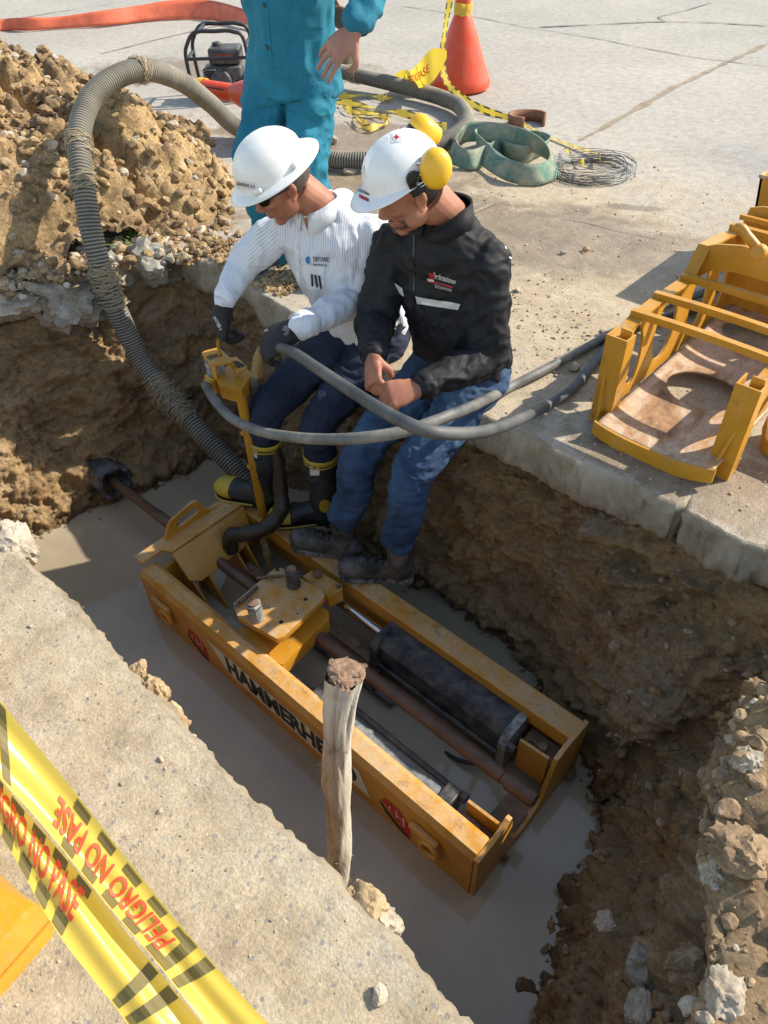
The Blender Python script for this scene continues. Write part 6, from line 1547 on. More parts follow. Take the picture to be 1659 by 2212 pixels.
# shirt
bm = bmesh.new(); add_loft(bm, torW, 24)
limb(bm, [shL, shL.lerp(elL, .5), elL, elL.lerp(wrL, .5), wrL], [.070, .064, .060, .053, .041]); limb(bm, [shR, shR.lerp(elR, .5), elR, elR.lerp(wrR, .5), wrR], [.070, .062, .058, .053, .043])
add_ell(bm, nkW + Vector((0, .045, -.02)), (.11, .055, .045), fr((0, -1, 0)))
shirt = remesh_obj('shirt', bm, .0055, M['shirt'], wm, 5, folds(.0125, (1, 1, .6), 3, 9))
co = np.empty(len(shirt.data.vertices) * 3, np.float32); shirt.data.vertices.foreach_get('co', co); co = co.reshape(-1, 3).astype(float)
def seg_info(co, a, b):
    a, b = np.array(a), np.array(b); d = b - a; t = np.clip(((co - a) @ d) / (d @ d), 0, 1); q = co - (a + t[:, None] * d); return np.linalg.norm(q, axis=1), q, d / np.linalg.norm(d)
per_ = .0085; tors = seg_info(co, pelW, nkW); best = tors[0] / .16; side_ = np.array(sdW); val = (co - np.array(pelW)) @ side_ / per_ * 1.0
fwd = np.cross(tors[2], side_)
for a, b in ((shL, elL), (elL, wrL), (shR, elR), (elR, wrR)):
    ds, q, dd = seg_info(co, a, b); m = ds / .058 < best; s1_ = np.cross(dd, (0.3, 0.2, 1.)); s1_ /= np.linalg.norm(s1_); s2_ = np.cross(dd, s1_)
    val = np.where(m, np.arctan2(q @ s2_, q @ s1_) * .052 / per_, val); best = np.where(m, ds / .058, best)
attr(shirt.data, 'stripe', val)
# collar and cuffs
def ring_band(name, c0, c1, r0, r1, mat, parent, th=.003, seg=28, wob=0.0, sc=1.0):
    c0, c1 = Vector(c0), Vector(c1); bm = bmesh.new(); add_tube(bm, [c0, c0.lerp(c1, .5), c1], [r0, (r0 + r1) / 2, r1], seg, False)
    if wob:
        for v in bm.verts: v.co += Vector((math.sin(v.co.x * 90), math.cos(v.co.y * 80), math.sin(v.co.z * 100))) * wob
    o = from_bm(name, bm, mat, parent); m = o.modifiers.new('s', 'SOLIDIFY'); m.thickness = th; m.offset = 1; return o
def collar(c, f, left, r, h, mat, parent, spread=.35, drop=.03, tilt=.012):
    """turned-down shirt collar open at the front"""
    bm = bmesh.new(); n = 30; rows_ = []
    for i in range(n + 1):
        a = spread + (2 * math.pi - 2 * spread) * i / n; d = f * math.cos(a) + left * math.sin(a); fr_ = max(0, math.cos(a)) ** 1.5
        p0 = c + d * (r * .95) + UP * (h - fr_ * h * .8); p1 = c + d * (r + .004) + UP * (h + .006 - fr_ * h * .8); p2 = c + d * (r + tilt + .010) + UP * (-.004 - fr_ * drop); rows_.append([bm.verts.new(p) for p in (p0, p1, p2)])
    for a, b in zip(rows_, rows_[1:]):
        for j in range(2): bm.faces.new((a[j], a[j + 1], b[j + 1], b[j]))
    o = from_bm('collar', bm, mat, parent); m = o.modifiers.new('s', 'SOLIDIFY'); m.thickness = .003; return o
collar(nkW + Vector((0, -.006, -.015)), Vector((.05, -1, 0)), Vector((1, .05, 0)), .066, .045, M['cuff'], shirt, .22, .05)
bvs = bvh_of(shirt)
decal_poly('open_neck', shirt, [(655, 472), (672, 468), (668, 500), (664, 498)], M['skin'], .0012, 4, 6, bvs)
decal_poly('placket', shirt, [(636, 520), (645, 518), (655, 690), (645, 692)], M['cuff'], .0018, 3, 24, bvs)
for v_ in (535, 580, 625, 670): 
    p = decal_ray(bvs, 641 + (v_ - 535) * .06, v_, .003)
    if p: disc('button', p, .004, .002, M['white'], shirt, 10, (0, -1, .6))
decal_poly('chest_pocket', shirt, [(655, 572), (700, 570), (702, 622), (664, 626)], M['shirt'], .0022, 8, 8, bvs)
decal_text(shirt, 'TESTOREC', (694, 560), (1, .03), (.0, -1), 13, M['print'], bvh=bvs, width=36)
decal_text(shirt, 'INGENIERIA S.A', (692, 572), (1, .03), (.0, -1), 7, M['print'], bvh=bvs, width=30)
lg_ = [decal_ray(bvs, 666 + 5 * math.cos(a), 561 + 8 * math.sin(a), .003) for a in np.linspace(0.6, 5.6, 12)]
bm = bmesh.new(); bm.faces.new([bm.verts.new(p) for p in lg_]); from_bm('blue_logo', bm, mat_plain('blue_print', (0.02, 0.16, 0.45), 0.6), shirt, False)
for k in range(3):
    a_, b_ = decal_ray(bvs, 674 + k * 9, 590 + k * 2, .010), decal_ray(bvs, 676 + k * 9, 616 + k * 2, .006); tube('pen', [a_, b_], .0035, M['blk'], shirt, 8)
cuffL = ring_band('cuff', wrL + (elL - wrL).normalized() * .055, wrL - (elL - wrL).normalized() * .012, .049, .050, M['cuff'], shirt, .003, wob=.002)
cuffR = ring_band('cuff', wrR + (elR - wrR).normalized() * .04, wrR - (elR - wrR).normalized() * .012, .041, .039, M['cuff'], shirt, .003, wob=.0015)
# trousers
bm = bmesh.new()
limb(bm, [hpWl, hpWl.lerp(knWl, .5), knWl, knWl.lerp(anWl, .35), knWl.lerp(anWl, .6)], [.100, .088, .074, .066, .058], 20); limb(bm, [hpWr, hpWr.lerp(knWr, .5), knWr, knWr.lerp(anWr, .35), knWr.lerp(anWr, .6)], [.100, .088, .074, .066, .058], 20)
add_loft(bm, [(pelW - UP * .07, .15, .11, sdW), (pelW, .172, .128, sdW), (pelW + UP * .09 + Vector((0, -.005, 0)), .168, .128, sdW)], 24)
remesh_obj('jeans', bm, .0065, M['darkjeans'], wm, 5, folds(.009, (1, 1, 1.8), 13, 9))
# rubber boots
def rubber_boot(heel, toe, knee, ankle, top_t, seed):
    a0_ = heel + (toe - heel) * .18 + UP * .035; tp = ankle.lerp(knee, top_t); dirl = (tp - a0_).normalized()
    bm = bmesh.new(); d, s, L = boot_shape(bm, heel, toe, h=1.12, wid=1.12, toe_h=1.25)
    limb(bm, [a0_, a0_.lerp(tp, .25), a0_.lerp(tp, .6), tp - dirl * .03], [.050, .054, .066, .066], 20); add_tube(bm, [tp - dirl * .05, tp], [.068, .070], 24)
    o = remesh_obj('rubber_boot', bm, .005, M['bootrub'], wm, 3, folds(.0035, (1, 1, 1.5), seed, 10))
    ring_band('boot_rim', tp - dirl * .020, tp + dirl * .004, .0755, .0765, M['bootyel'], o, .004); ring_band('boot_stripe', tp - dirl * .034, tp - dirl * .028, .0750, .0750, M['bootyel'], o, .002)
    bm = bmesh.new(); th = 1.25
    pr = [(.70, .0600, .0475), (.80, .0610, .0465), (.90, .0560, .0440), (.97, .0440, .0360), (1.02, .026, .0230), (1.03, .010, .010)]
    add_loft(bm, [(heel + d * L * t + UP * (.0115 + b * .90), a, b, s) for t, a, b in pr], 22); from_bm('toe_cap', bm, M['bootyel'], o, True, 60)
    so_ = sole_shape('sole', heel, toe, M['blk'], o, .016, 1.12, False)
    e_ = heel + d * L * .62; bm = bmesh.new(); prs = [(.70, .058), (.85, .0585), (.97, .045), (1.035, .012)]
    l1 = [heel + d * L * t + s * w + UP * .016 for t, w in prs]; l2 = [heel + d * L * t - s * w + UP * .016 for t, w in prs]; add_tube(bm, catmull([heel + d * L * .3 + s * .044 + UP * .016] + l1 + l2[::-1] + [heel + d * L * .3 - s * .044 + UP * .016], 5), .0045, 6); from_bm('toe_welt', bm, M['bootyel'], o)
    return o, tp, dirl
ba, tpa, dla = rubber_boot(heelWl, toeWl, knWl, anWl, .66, 5); bb, tpb, dlb = rubber_boot(heelWr, toeWr, knWr, anWr, .66, 6)
bva, bvb = bvh_of(ba), bvh_of(bb)
def around(bo, bv, p, w, h, mat, name, txt=None):
    u, v = J(p); decal_poly(name, bo, [(u - w, v - h), (u + w, v - h), (u + w, v + h), (u - w, v + h)], mat, .002, 5, 5, bv)
    if txt: decal_text(bo, txt[0], (u, v - h * .5), (1, 0), (0, -1), 7, M['redprint'], .0035, bv, width=w * 1.5); decal_text(bo, txt[1], (u, v + h * .2), (1, 0), (0, -1), 5, M['redprint'], .0035, bv, width=w * 1.4)
around(ba, bva, tpa - dla * .085 - sdW * .03, 10, 17, M['white'], 'boot_label', ('ROYAL', 'BOOTS')); around(bb, bvb, tpb - dlb * .085 - sdW * .045, 7, 15, M['white'], 'boot_label', ('ROYAL', 'BOOTS'))
q_ = J(heelWl + (toeWl - heelWl) * .15 + UP * .09); bm = bmesh.new(); pp_ = [decal_ray(bva, q_[0] + 13 * math.cos(a), q_[1] + 14 * math.sin(a), .003) for a in np.linspace(0, 6.28, 19)[:-1]]; cc_ = bm.verts.new(decal_ray(bva, q_[0], q_[1], .003)); pp_ = [bm.verts.new(p) for p in pp_ if p]
for a_, b_ in zip(pp_, pp_[1:] + pp_[:1]): bm.faces.new((cc_, a_, b_))
from_bm('ankle_patch', bm, M['bootyel'], ba)
# gloves
def glove(name, wr, el, d, back, side, curl, thumb, parent, s=1.05):
    bm = bmesh.new(); hand(bm, wr, d, back, side, curl, s, thumb, 1.4); dd = (Vector(el) - Vector(wr)).normalized(); limb(bm, [wr + dd * .055, wr], [.034, .032], 16)
    o = remesh_obj(name, bm, .0032, M['glove'], parent, 2); ring_band('glove_cuff', wr + dd * .012, wr + dd * .05, .0365, .0375, M['blk'], o, .002); return o
dR = (Py(473, 715, 1.445) - wrR).normalized()
gr_ = glove('glove', wrR + dR * .012, elR, dR, (-.35, -.9, .25), 1, (.55, .62, .7, .78), .45, wm, 1.34)
dL_ = (Py(580, 742, 1.415) - wrL).normalized()
gl_ = glove('glove', wrL + dL_ * .02, elL, dL_, (-.15, -.55, .8), 1, (.5, .55, .6, .68), .6, wm, 1.26)
bg1, bg2 = bvh_of(gr_), bvh_of(gl_)
decal_text(gr_, 'SHOWA', (470, 695), (.55, .85), (.85, -.55), 8, M['white'], .002, bg1, width=26); decal_text(gr_, 'CE 2', (474, 706), (.55, .85), (.85, -.55), 7, M['white'], .002, bg1, width=15)
decal_text(gl_, 'SHOWA', (570, 718), (.8, -.5), (-.5, -.8), 7, M['white'], .002, bg2, width=22)
bmw = bmesh.new(); ddl = (wrL - elL).normalized(); wc_ = Py(621, 716, 1.452)
wnorm = Vector((-.1, -.75, .65)).normalized(); add_tube(bmw, [wc_ - wnorm * .006, wc_ + wnorm * .006, wc_ + wnorm * .009], [.0235, .0235, .020], 24); wt = from_bm('wrist_watch', bmw, M['blk'], wm, True, 40)
bmw = bmesh.new(); add_tube(bmw, [wc_ + wnorm * .0095, wc_ + wnorm * .010], .0185, 24); from_bm('watch_face', bmw, mat_plain('dark_red_dial', (0.08, 0.035, 0.03), 0.3), wt, True, 40)
bmw = bmesh.new(); s_, w_ = basis(wnorm)
for k in range(12):
    a = k * math.pi / 6; d = s_ * math.cos(a) + w_ * math.sin(a); add_tube(bmw, [wc_ + wnorm * .011 + d * .012, wc_ + wnorm * .011 + d * .016], .0011, 4)
add_tube(bmw, [wc_ + wnorm * .0115, wc_ + wnorm * .0115 + s_ * .011], .001, 4); add_tube(bmw, [wc_ + wnorm * .0115, wc_ + wnorm * .0115 + w_ * .008], .0012, 4); from_bm('watch_marks', bmw, M['white'], wt)
ring_band('watch_strap', wrL + ddl * .0 - ddl * .0, wrL + ddl * .022, .041, .040, M['blk'], wt, .003)
# sunglasses
def H(c, R, x, y, z): return Vector(c) + R @ Vector((x, y, z))
sg = bmesh.new()
for k in (-1, 1):
    pts = [H(hc_w, RW, .098 - .034 * t * t, k * (.008 + .062 * t), .006 + .019 * math.sqrt(max(0, 1 - (2 * t - 1) ** 2)) * 1) for t in np.linspace(0, 1, 10)] + [H(hc_w, RW, .098 - .034 * t * t, k * (.008 + .062 * t), .006 - .021 * math.sqrt(max(0, 1 - (2 * t - 1) ** 2))) for t in np.linspace(1, 0, 10)[1:-1]]
    add_prism(sg, pts, (RW @ Vector((.003, 0, 0)))[:], 0)
gl0 = from_bm('sunglasses', sg, M['lens'], wm, True, 40)
sg = bmesh.new()
for k in (-1, 1): add_tube(sg, [H(hc_w, RW, .070, k * .070, .012), H(hc_w, RW, .04, k * .079, .012), H(hc_w, RW, -.01, k * .084, .006)], .004, 6)
add_tube(sg, [H(hc_w, RW, .098, -.012, .012), H(hc_w, RW, .098, .012, .012)], .003, 6); from_bm('glasses_frame', sg, M['blk'], gl0)

# helmets
def dome(name, c, R, rx, ry, rz, z0, mat, parent, ridges, brim, visor=None, th=.004):
    """shell in head axes: x forward, y left, z up"""
    nth, nph = 96, 30; V_ = []
    for i in range(nth):
        a = 2 * math.pi * i / nth
        for j in range(nph):
            ph = (math.pi / 2) * (1 - j / (nph - 1)); x, y, z = math.cos(a) * math.cos(ph) ** .92, math.sin(a) * math.cos(ph) ** .92, math.sin(ph)
            g = 0
            for (yc, w, h) in ridges: g += h * math.exp(-((y * ry - yc) / w) ** 2) * max(0, z) ** .4 * (1 if abs(x) < .95 else .3)
            V_.append((x * rx * (1 + g), y * ry * (1 + g * .3), z0 + z * rz + g * rz))
        for t, dr, dz in ((1, .004, -.001), (2, .012, -.003), (3, .024, -.006), (4, .034, -.010), (5, .0365, -.0125), (6, .0355, -.0155), (7, .031, -.0145)):
            f = brim(a); V_.append((math.cos(a) * (rx + dr * f), math.sin(a) * (ry + dr * f), z0 + dz * (.5 + .5 * f)))
    V_ = np.array(V_) @ np.array(R).T + np.array(c); o = np_mesh(name, V_, grid_faces(nth, nph + 7, True)[:, ::-1], mat, parent)
    m = o.modifiers.new('s', 'SOLIDIFY'); m.thickness = .003; m.offset = -1; return o
cW = hc_w + RW @ Vector((.0, 0, .034))
hW = dome('helmet', cW, RW, .128, .112, .118, .022, M['helmet'], wm, ((0, .010, .045), (.030, .006, .018), (-.030, .006, .018)), lambda a: 1.0 + .25 * abs(math.cos(a)) ** 3)
for a in (2.1, -2.1, .9, -.9):
    bm = bmesh.new(); p = Vector((math.cos(a) * .128, math.sin(a) * .112, .03)); dd = Vector((math.cos(a), math.sin(a), 0))
    add_box(bm, (0, 0, 0), (.030, .034, .016), None, .006); bmesh.ops.transform(bm, matrix=Matrix.Translation(cW + RW @ p) @ (RW @ Matrix.Rotation(a, 3, 'Z')).to_4x4(), verts=bm.verts); from_bm('slot_boss', bm, M['helmet'], hW)
bh = bvh_of(hW)
decal_poly('sticker', hW, [(505, 388), (552, 396), (551, 411), (506, 405)], M['white'], .0012, 10, 3, bh); decal_text(hW, 'INGENIERIA', (521, 398), (1, .16), (.16, -1), 9, M['print'], .0024, bh, width=30); decal_text(hW, 'S.A.S', (543, 402), (1, .16), (.16, -1), 9, mat_plain('navy_print', (.03, .03, .2), .6), .0024, bh, width=15)

# ---- man in the black jacket --------------------------------------------
rm = empty('person', (-1.45, 1.95, 0), 'seated man in black jacket and blue jeans wearing a white helmet with yellow earmuffs', 'person')
hc_r = Vector((-1.53, 1.765, .762)); fR_ = Vector((-.548 * .92, -.838 * .92, -.39)); RR = fr(fR_)
rL, rR = Vector((-1.305, 1.90, .545)), Vector((-1.655, 1.835, .535)); sdR = (rL - rR).normalized()
pelR = Vector((-1.43, 1.97, .06)); nkR = Vector((-1.465, 1.875, .665))
torR = [(Vector((-1.425, 1.96, .05)), .165, .125, sdR), (Vector((-1.43, 1.955, .12)), .182, .14, sdR), (Vector((-1.44, 1.94, .24)), .178, .142, sdR), (Vector((-1.455, 1.92, .36)), .192, .145, sdR), (Vector((-1.465, 1.895, .47)), .200, .130, sdR), (Vector((-1.47, 1.885, .56)), .195, .115, sdR), (Vector((-1.47, 1.88, .62)), .14, .095, sdR), (Vector((-1.47, 1.88, .655)), .085, .075, sdR)]
eL, wL = Py(1048, 770, 1.86), Py(905, 838, 1.56); eR, wR = Py(812, 690, 1.74), Py(805, 768, 1.55)
heRl = P(858, 1222, -.75); dRl = Vector((-.80, -.60, 0)).normalized(); tRl = P(737, 1240, -.75); heRl = tRl - dRl * .30
tRr = P(634, 1176, -.75); dRr = Vector((-.90, -.44, 0)).normalized(); heRr = tRr - dRr * .30
anRl = heRl + dRl * .06 + UP * .13; anRr = heRr + dRr * .06 + UP * .13
hpRl, hpRr = pelR + sdR * .09 + Vector((0, -.03, .01)), pelR - sdR * .09 + Vector((0, -.03, .01))
knRl = ik(hpRl, anRl, .44, .44, (.0, -1, .35)); knRr = ik(hpRr, anRr, .44, .44, (-.15, -1, .35))
bm = bmesh.new(); head(bm, hc_r, RR)
add_tube(bm, [nkR - Vector((0, 0, .06)), nkR, hc_r + RR @ Vector((-.04, 0, -.05))], [.068, .064, .068], 20)
add_loft(bm, [(c, a * .82, b * .8, s) for c, a, b, s in torR], 20)
limb(bm, [rL, eL, wL], [.045, .036, .027]); limb(bm, [rR, eR, wR], [.045, .036, .027])
limb(bm, [hpRl, knRl, anRl], [.074, .046, .032]); limb(bm, [hpRr, knRr, anRr], [.074, .046, .032])
dh1 = (Py(806, 818, 1.50) - wR).normalized(); hand(bm, wR, dh1, (-.3, -.9, .2), -1, (.8, .85, .9, .95), 1.12, 1.25, 1.15)
dh2 = (Py(858, 850, 1.50) - wL).normalized(); hand(bm, wL, dh2, (-.1, -.85, .5), 1, (.85, .9, .95, 1.0), 1.08, .95, 1.12)
bodyR = remesh_obj('body', bm, .0038, M['skin'], rm, 2)
hair_cap(hc_r, RR, M['hair'], rm, -.06)
bvb_ = bvh_of(bodyR)
# short beard
bm = bmesh.new(); rnd = random.Random(3)
for k in range(1500):
    y = rnd.uniform(-.062, .062); z = rnd.uniform(-.115, -.045)
    if z > -.05 and abs(y) < .04: continue
    if abs(y) < .03 and -.085 < z < -.052 and rnd.random() < .75: continue
    if abs(y) > .05 and rnd.random() < .2: z = rnd.uniform(-.09, -.01)
    o0 = H(hc_r, RR, .02, 0, -.05); tgt = H(hc_r, RR, .15 - abs(y) * .8, y * 2.2, z * 1.25 + .01); hit = bvb_.ray_cast(o0 + (tgt - o0).normalized() * .3, -(tgt - o0).normalized())
    if hit[0] is None: continue
    p = hit[0]; n = hit[1]; t = (n * .5 + Vector((0, 0, -.7)) + Vector((rnd.gauss(0, .4), rnd.gauss(0, .4), 0))).normalized() * .0035; s_ = t.cross(n).normalized() * .0005
    bm.faces.new([bm.verts.new(p - s_), bm.verts.new(p + s_), bm.verts.new(p + t)])
from_bm('beard', bm, M['hair'], rm, False)
bm = bmesh.new(); add_loft(bm, torR, 26)
limb(bm, [rL, rL.lerp(eL, .5), eL, eL.lerp(wL, .55), wL + (eL - wL).normalized() * .02], [.076, .072, .070, .060, .046]); limb(bm, [rR, rR.lerp(eR, .5), eR, eR.lerp(wR, .55), wR + (eR - wR).normalized() * .02], [.078, .073, .069, .058, .046])
add_tube(bm, [nkR - UP * .08, nkR - UP * .01], [.095, .080], 24)
jk = remesh_obj('jacket', bm, .006, M['jacket'], rm, 5, folds(.014, (1, 1, 1.3), 23, 8))
collar(nkR + Vector((.0, -.012, -.03)), Vector((-.1, -1, 0)).normalized(), Vector((1, -.1, 0)).normalized(), .080, .075, M['jacket'], jk, .18, .015, .010)
ring_band('jacket_cuff', wL + (eL - wL).normalized() * .045, wL + (eL - wL).normalized() * .002, .049, .044, M['jacket'], jk, .004, wob=.002); ring_band('jacket_cuff', wR + (eR - wR).normalized() * .045, wR + (eR - wR).normalized() * .002, .047, .043, M['jacket'], jk, .004, wob=.002)
bvj = bvh_of(jk)
decal_poly('reflective_band', jk, [(898, 640), (995, 656), (990, 669), (902, 656)], M['reflect'], .0025, 18, 3, bvj)
decal_poly('reflective_band', jk, [(852, 612), (870, 622), (874, 640), (862, 634)], M['reflect'], .0025, 5, 4, bvj)
decal_poly('reflective_band', jk, [(1078, 505), (1086, 515), (1108, 560), (1100, 558)], M['reflect'], .0025, 8, 2, bvj)
decal_text(jk, 'Perforaciones', (960, 601), (1, .30), (.25, -1), 18, M['white'], bvh=bvj, width=52)
decal_text(jk, 'TECNOLOGIA SIN ZANJA', (958, 622), (1, .24), (.2, -1), 7, M['white'], bvh=bvj, width=38)
decal_poly('red_logo', jk, [(928, 588), (937, 590), (937, 603), (927, 601)], M['redprint'], .003, 3, 3, bvj); decal_poly('red_underline', jk, [(925, 605), (978, 619), (978, 622), (925, 608)], M['redprint'], .003, 8, 1, bvj); decal_poly('logo_base', jk, [(923, 600), (938, 603), (938, 608), (926, 606)], M['white'], .0035, 3, 2, bvj)
decal_poly('front_zip', jk, [(893, 480), (896, 480), (897, 800), (893, 800)], M['blk'], .002, 1, 40, bvj)
zp = decal_ray(bvj, 992, 462, .006)
if zp: tube('zip_pull', [zp, zp + Vector((.004, -.004, -.03))], .0035, M['chrome'], jk, 8)
bm = bmesh.new()
limb(bm, [hpRl, hpRl.lerp(knRl, .5), knRl, knRl.lerp(anRl, .5), anRl + UP * .075], [.104, .092, .076, .067, .062], 20, 5, True); limb(bm, [hpRr, hpRr.lerp(knRr, .5), knRr, knRr.lerp(anRr, .5), anRr + UP * .075], [.104, .092, .076, .067, .062], 20, 5, True)
add_loft(bm, [(pelR - UP * .07, .15, .11, sdR), (pelR, .178, .13, sdR), (pelR + UP * .07, .170, .13, sdR)], 24)
remesh_obj('jeans', bm, .006, M['jeans'], rm, 4, folds(.0105, (1, 1, 1.9), 33, 9))
for (he, to, an) in ((heRl, tRl, anRl), (heRr, tRr, anRr)):
    b_ = work_boot('work_boot', he, to, an, rm, an + UP * .095, M['leather'], 7 if he is heRl else 8)
    d_ = (to - he).normalized(); s_ = d_.cross(UP) * (1 if d_.cross(UP).dot(RT) > 0 else -1); c_ = an + UP * .012 + d_ * .070
    mt_ = frame_mtx(c_, s_, UP * .9 - d_ * .35); tb_ = bmesh.new(); add_box(tb_, (0, 0, 0), (.046, .036, .006), None, .002); bmesh.ops.transform(tb_, matrix=mt_, verts=tb_.verts); tg_ = from_bm('tongue_tab', tb_, M['blk'], b_)
    text_mesh('lettering', 'CAT', .024, M['bootyel'], mt_ @ Matrix.Translation((0, 0, .0036)), tg_, .0006, .0008)
cR = hc_r + RR @ Vector((.0, 0, .036))
def br(a): c = math.cos(a); return .25 + 1.45 * max(0, c) ** 1.5 + .1 * max(0, -c)
hR = dome('helmet', cR, RR, .124, .107, .112, .022, M['helmet2'], rm, ((.030, .012, .030), (-.030, .012, .030)), br)
bmc = bmesh.new()
for k in (-1, 1):
    pass
sdl = RR @ Vector((0, 1, 0)); mtp = cR + RR @ Vector((-.010, .110, .018))
bm = bmesh.new(); m_ = (RR).to_4x4(); m_.translation = mtp
for z0, w_s, hh in ((-.006, .046, .048),): add_box(bm, (0, 0, z0), (w_s, .012, hh), None, .004)
add_tube(bm, [(0, -.006, .018), (0, .006, .018)], .023, 20); bmesh.ops.transform(bm, matrix=m_, verts=bm.verts); mnt = from_bm('earmuff_mount', bm, M['blk'], hR, True, 40)
disc('mount_screw', mtp + RR @ Vector((-.004, .006, .004)), .006, .004, M['steel'], mnt, 12, sdl)
ear = []
def muff(c, ax, parent):
    ax = Vector(ax).normalized(); s_, w_ = basis(ax)
    secs = [(c + ax * t, a, b, s_) for t, a, b in ((0, .043, .052), (.006, .047, .056), (.018, .047, .056), (.034, .042, .051), (.043, .032, .042), (.048, .016, .022))]
    bm = bmesh.new(); add_loft(bm, secs, 28); o = from_bm('earmuff_cup', bm, M['muff'], parent, True, 50)
    bm = bmesh.new(); add_loft(bm, [(c + ax * t, a, b, s_) for t, a, b in ((-.024, .036, .046), (-.018, .043, .052), (-.004, .045, .054), (.001, .043, .052))], 28); from_bm('ear_cushion', bm, M['blk'], o); return o
cu1, cu2 = Py(940, 362, 1.74), Py(913, 290, 1.87)
m1_ = muff(cu1, (.72, -.62, .10), hR); m2_ = muff(cu2, (.30, .45, .65), hR)
for dx in (-.008, .008):
    tube('wire_arm', catmull([mtp + RR @ Vector((dx - .012, .008, .0)), mtp + RR @ Vector((-.05, .022, .006 + dx)), cu1 + Vector((-.03, -.045, -.02 + dx * 4)), cu1 + Vector((-.005, -.062, .012 + dx * 2))], 6), .0019, M['chrome'], mnt, 6)
tube('wire_arm', catmull([cR + RR @ Vector((-.02, -.114, .03)), cR + RR @ Vector((-.06, -.13, .09)), cu2 + Vector((-.04, .0, .02)), cu2 + Vector((-.0, .0, .05))], 6), .0019, M['chrome'], mnt, 6)
bh = bvh_of(hR)
def cross_sticker(u, v, s):
    decal_poly('sticker', hR, [(u - s, v - s * .8), (u + s, v - s), (u + s, v + s * .8), (u - s, v + s)], M['white'], .001, 4, 4, bh); t = s * .62
    if decal_ray(bh, u, v, 0) is None: return
    pts = [decal_ray(bh, u + t * 1.1 * math.cos(a), v + t * 1.1 * math.sin(a), .0018) for a in np.linspace(0, 2 * math.pi, 17)[:-1]]; bm = bmesh.new(); pts = [p for p in pts if p]
    if len(pts) > 2: bm.faces.new([bm.verts.new(p) for p in pts])
    from_bm('sticker_disc', bm, M['cuff'], hR, False)
    decal_poly('red_cross', hR, [(u - t * .7, v - t * .22), (u + t * .7, v - t * .22), (u + t * .7, v + t * .22), (u - t * .7, v + t * .22)], M['redprint'], .0024, 2, 2, bh); decal_poly('red_cross', hR, [(u - t * .22, v - t * .7), (u + t * .22, v - t * .7), (u + t * .22, v + t * .7), (u - t * .22, v + t * .7)], M['redprint'], .0026, 2, 2, bh)
cross_sticker(857, 297, 12); cross_sticker(781, 365, 7)
decal_text(hR, 'ciones', (785, 414), (1, .42), (.3, -1), 13, M['print'], .002, bh, width=28); decal_poly('red_strip', hR, [(776, 419), (797, 430), (797, 437), (776, 427)], M['redprint'], .0016, 5, 2, bh)

# ---- man in teal --------------------------------------------------------
tm = empty('person', (-2.65, 2.3, 0), 'standing worker in teal shirt and trousers with one bare hand on his hip', 'person')
pelT = Vector((-2.665, 2.33, .86)); sdT = (RT * .97 + FW * -.24).normalized()
fT = Vector((-.0, 0, 0)) + UP.cross(sdT) * -1
torT = [(pelT - UP * .10, .200, .152, sdT), (pelT - UP * .0, .192, .145, sdT), (pelT + UP * .12, .178, .135, sdT), (pelT + UP * .26, .190, .135, sdT), (pelT + UP * .42, .205, .125, sdT), (pelT + UP * .53, .18, .10, sdT), (pelT + UP * .58, .08, .07, sdT)]
tsL, tsR = pelT + sdT * .19 + UP * .50, pelT - sdT * .19 + UP * .50
wT = Py(768, 62, 2.22); eT = Py(850, -15, 2.30); eT = ik(tsL, wT, .30, .27, (.8, .5, -.1))
hTl, hTr = pelT + sdT * .085, pelT - sdT * .085
aTl = Vector((-2.50, 2.36, .09)); aTr = Vector((-2.79, 2.24, .09)); kTl = ik(hTl, aTl, .42, .40, (.1, -1, 0)); kTr = ik(hTr, aTr, .42, .40, (0, -1, 0))
hcT = pelT + UP * .76 + Vector((0, -.02, 0)); fTd = Vector((-.1, -.95, -.3)); RTm = fr(fTd)
bm = bmesh.new(); head(bm, hcT, RTm); add_tube(bm, [pelT + UP * .55, hcT + RTm @ Vector((-.03, 0, -.05))], [.058, .058], 18)
add_loft(bm, [(c, a * .85, b * .85, s) for c, a, b, s in torT], 20); limb(bm, [tsL, eT, wT], [.045, .036, .029]); wTr = pelT + Vector((.02, .19, .16)); eTr = ik(tsR, wTr, .30, .27, (.1, 1, -.3)); limb(bm, [tsR, eTr, wTr], [.045, .036, .028])
limb(bm, [hTl, kTl, aTl], [.076, .048, .034]); limb(bm, [hTr, kTr, aTr], [.076, .048, .034])
dt_ = (Py(722, 112, 2.16) - wT).normalized(); hand(bm, wT, dt_, (.25, -.85, .35), -1, (.10, .16, .16, .28), 1.14, .12, 1.05, .18)
hand(bm, wTr, (.9, .1, -.2), (0, 1, 0), 1, (.3, .35, .4, .4), 1.05, .3)
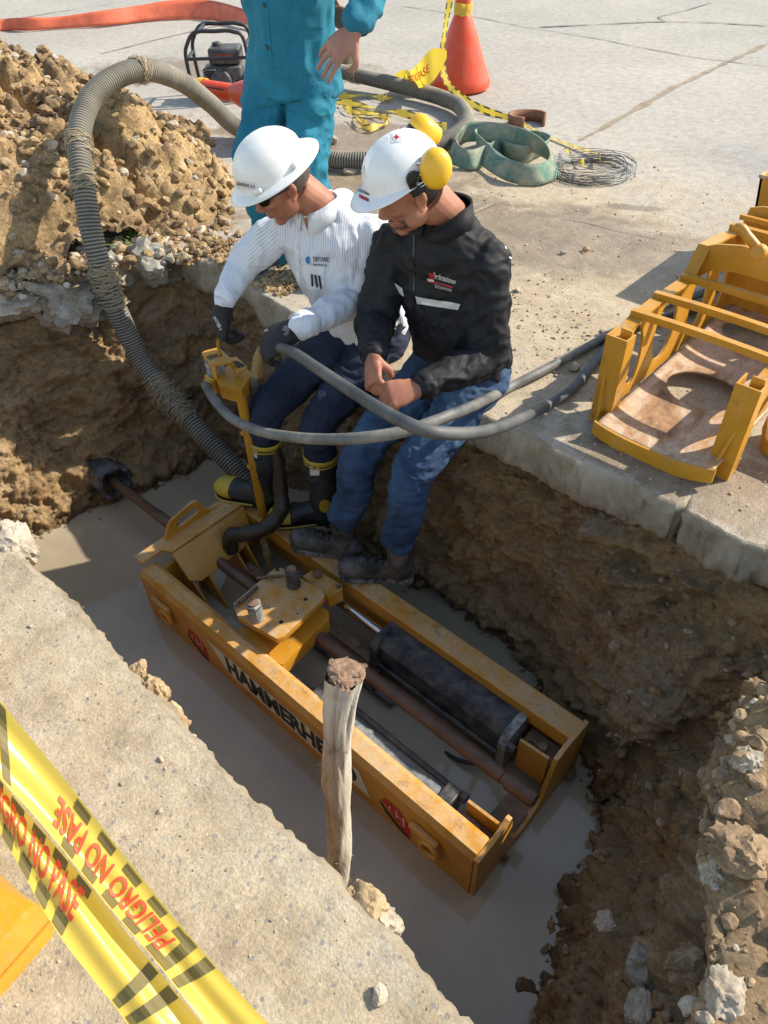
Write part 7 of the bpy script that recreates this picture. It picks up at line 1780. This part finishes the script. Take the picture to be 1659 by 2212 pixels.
remesh_obj('body', bm, .0042, M['skin2'], tm, 2); hair_cap(hcT, RTm, M['greyhair'], tm)
bm = bmesh.new(); add_loft(bm, torT, 26)
limb(bm, [tsL, tsL.lerp(eT, .5), eT, eT.lerp(wT, .5), wT + (eT - wT).normalized() * .03], [.075, .070, .066, .057, .047]); limb(bm, [tsR, tsR.lerp(eTr, .5), eTr, eTr.lerp(wTr, .5), wTr + (eTr - wTr).normalized() * .03], [.075, .068, .062, .054, .046])
ts_ = remesh_obj('work_shirt', bm, .0065, M['teal'], tm, 5, folds(.015, (1, 1, .6), 43, 7))
ring_band('cuff', wT + (eT - wT).normalized() * .055, wT + (eT - wT).normalized() * .005, .050, .046, M['teal'], ts_, .004, wob=.002)
bvt = bvh_of(ts_)
for (u_, v_) in ((571, 12), (577, 102)):
    p = decal_ray(bvt, u_, v_, .003)
    if p: disc('button', p, .009, .003, M['blk'], ts_, 12, (.2, -1, .3))
decal_poly('placket', ts_, [(568, -30), (575, -30), (590, 150), (583, 150)], M['teal'], .003, 2, 30, bvt)
decal_poly('shirt_pocket', ts_, [(650, -10), (705, -5), (700, 60), (655, 58)], M['teal'], .003, 8, 8, bvt)
bm = bmesh.new()
limb(bm, [hTl, hTl.lerp(kTl, .5), kTl, kTl.lerp(aTl, .5), aTl - UP * .03], [.110, .098, .085, .080, .078], 20); limb(bm, [hTr, hTr.lerp(kTr, .5), kTr, kTr.lerp(aTr, .5), aTr - UP * .03], [.110, .098, .085, .080, .078], 20)
add_loft(bm, [(pelT - UP * .12, .16, .12, sdT), (pelT, .175, .128, sdT), (pelT + UP * .08, .168, .122, sdT)], 24)
tt_ = remesh_obj('work_trousers', bm, .0065, M['teal'], tm, 4, folds(.015, (1, 1, 1.3), 53, 7))
for (a_, d_) in ((aTr, Vector((.12, -1, 0)).normalized()), (aTl, Vector((.3, -1, 0)).normalized())):
    he = Vector((a_.x, a_.y, 0)) - d_ * .05; work_boot('work_boot', he, he + d_ * .29, a_, tm, a_ + UP * .03, M['hosedark'], 17 if a_ is aTr else 18)
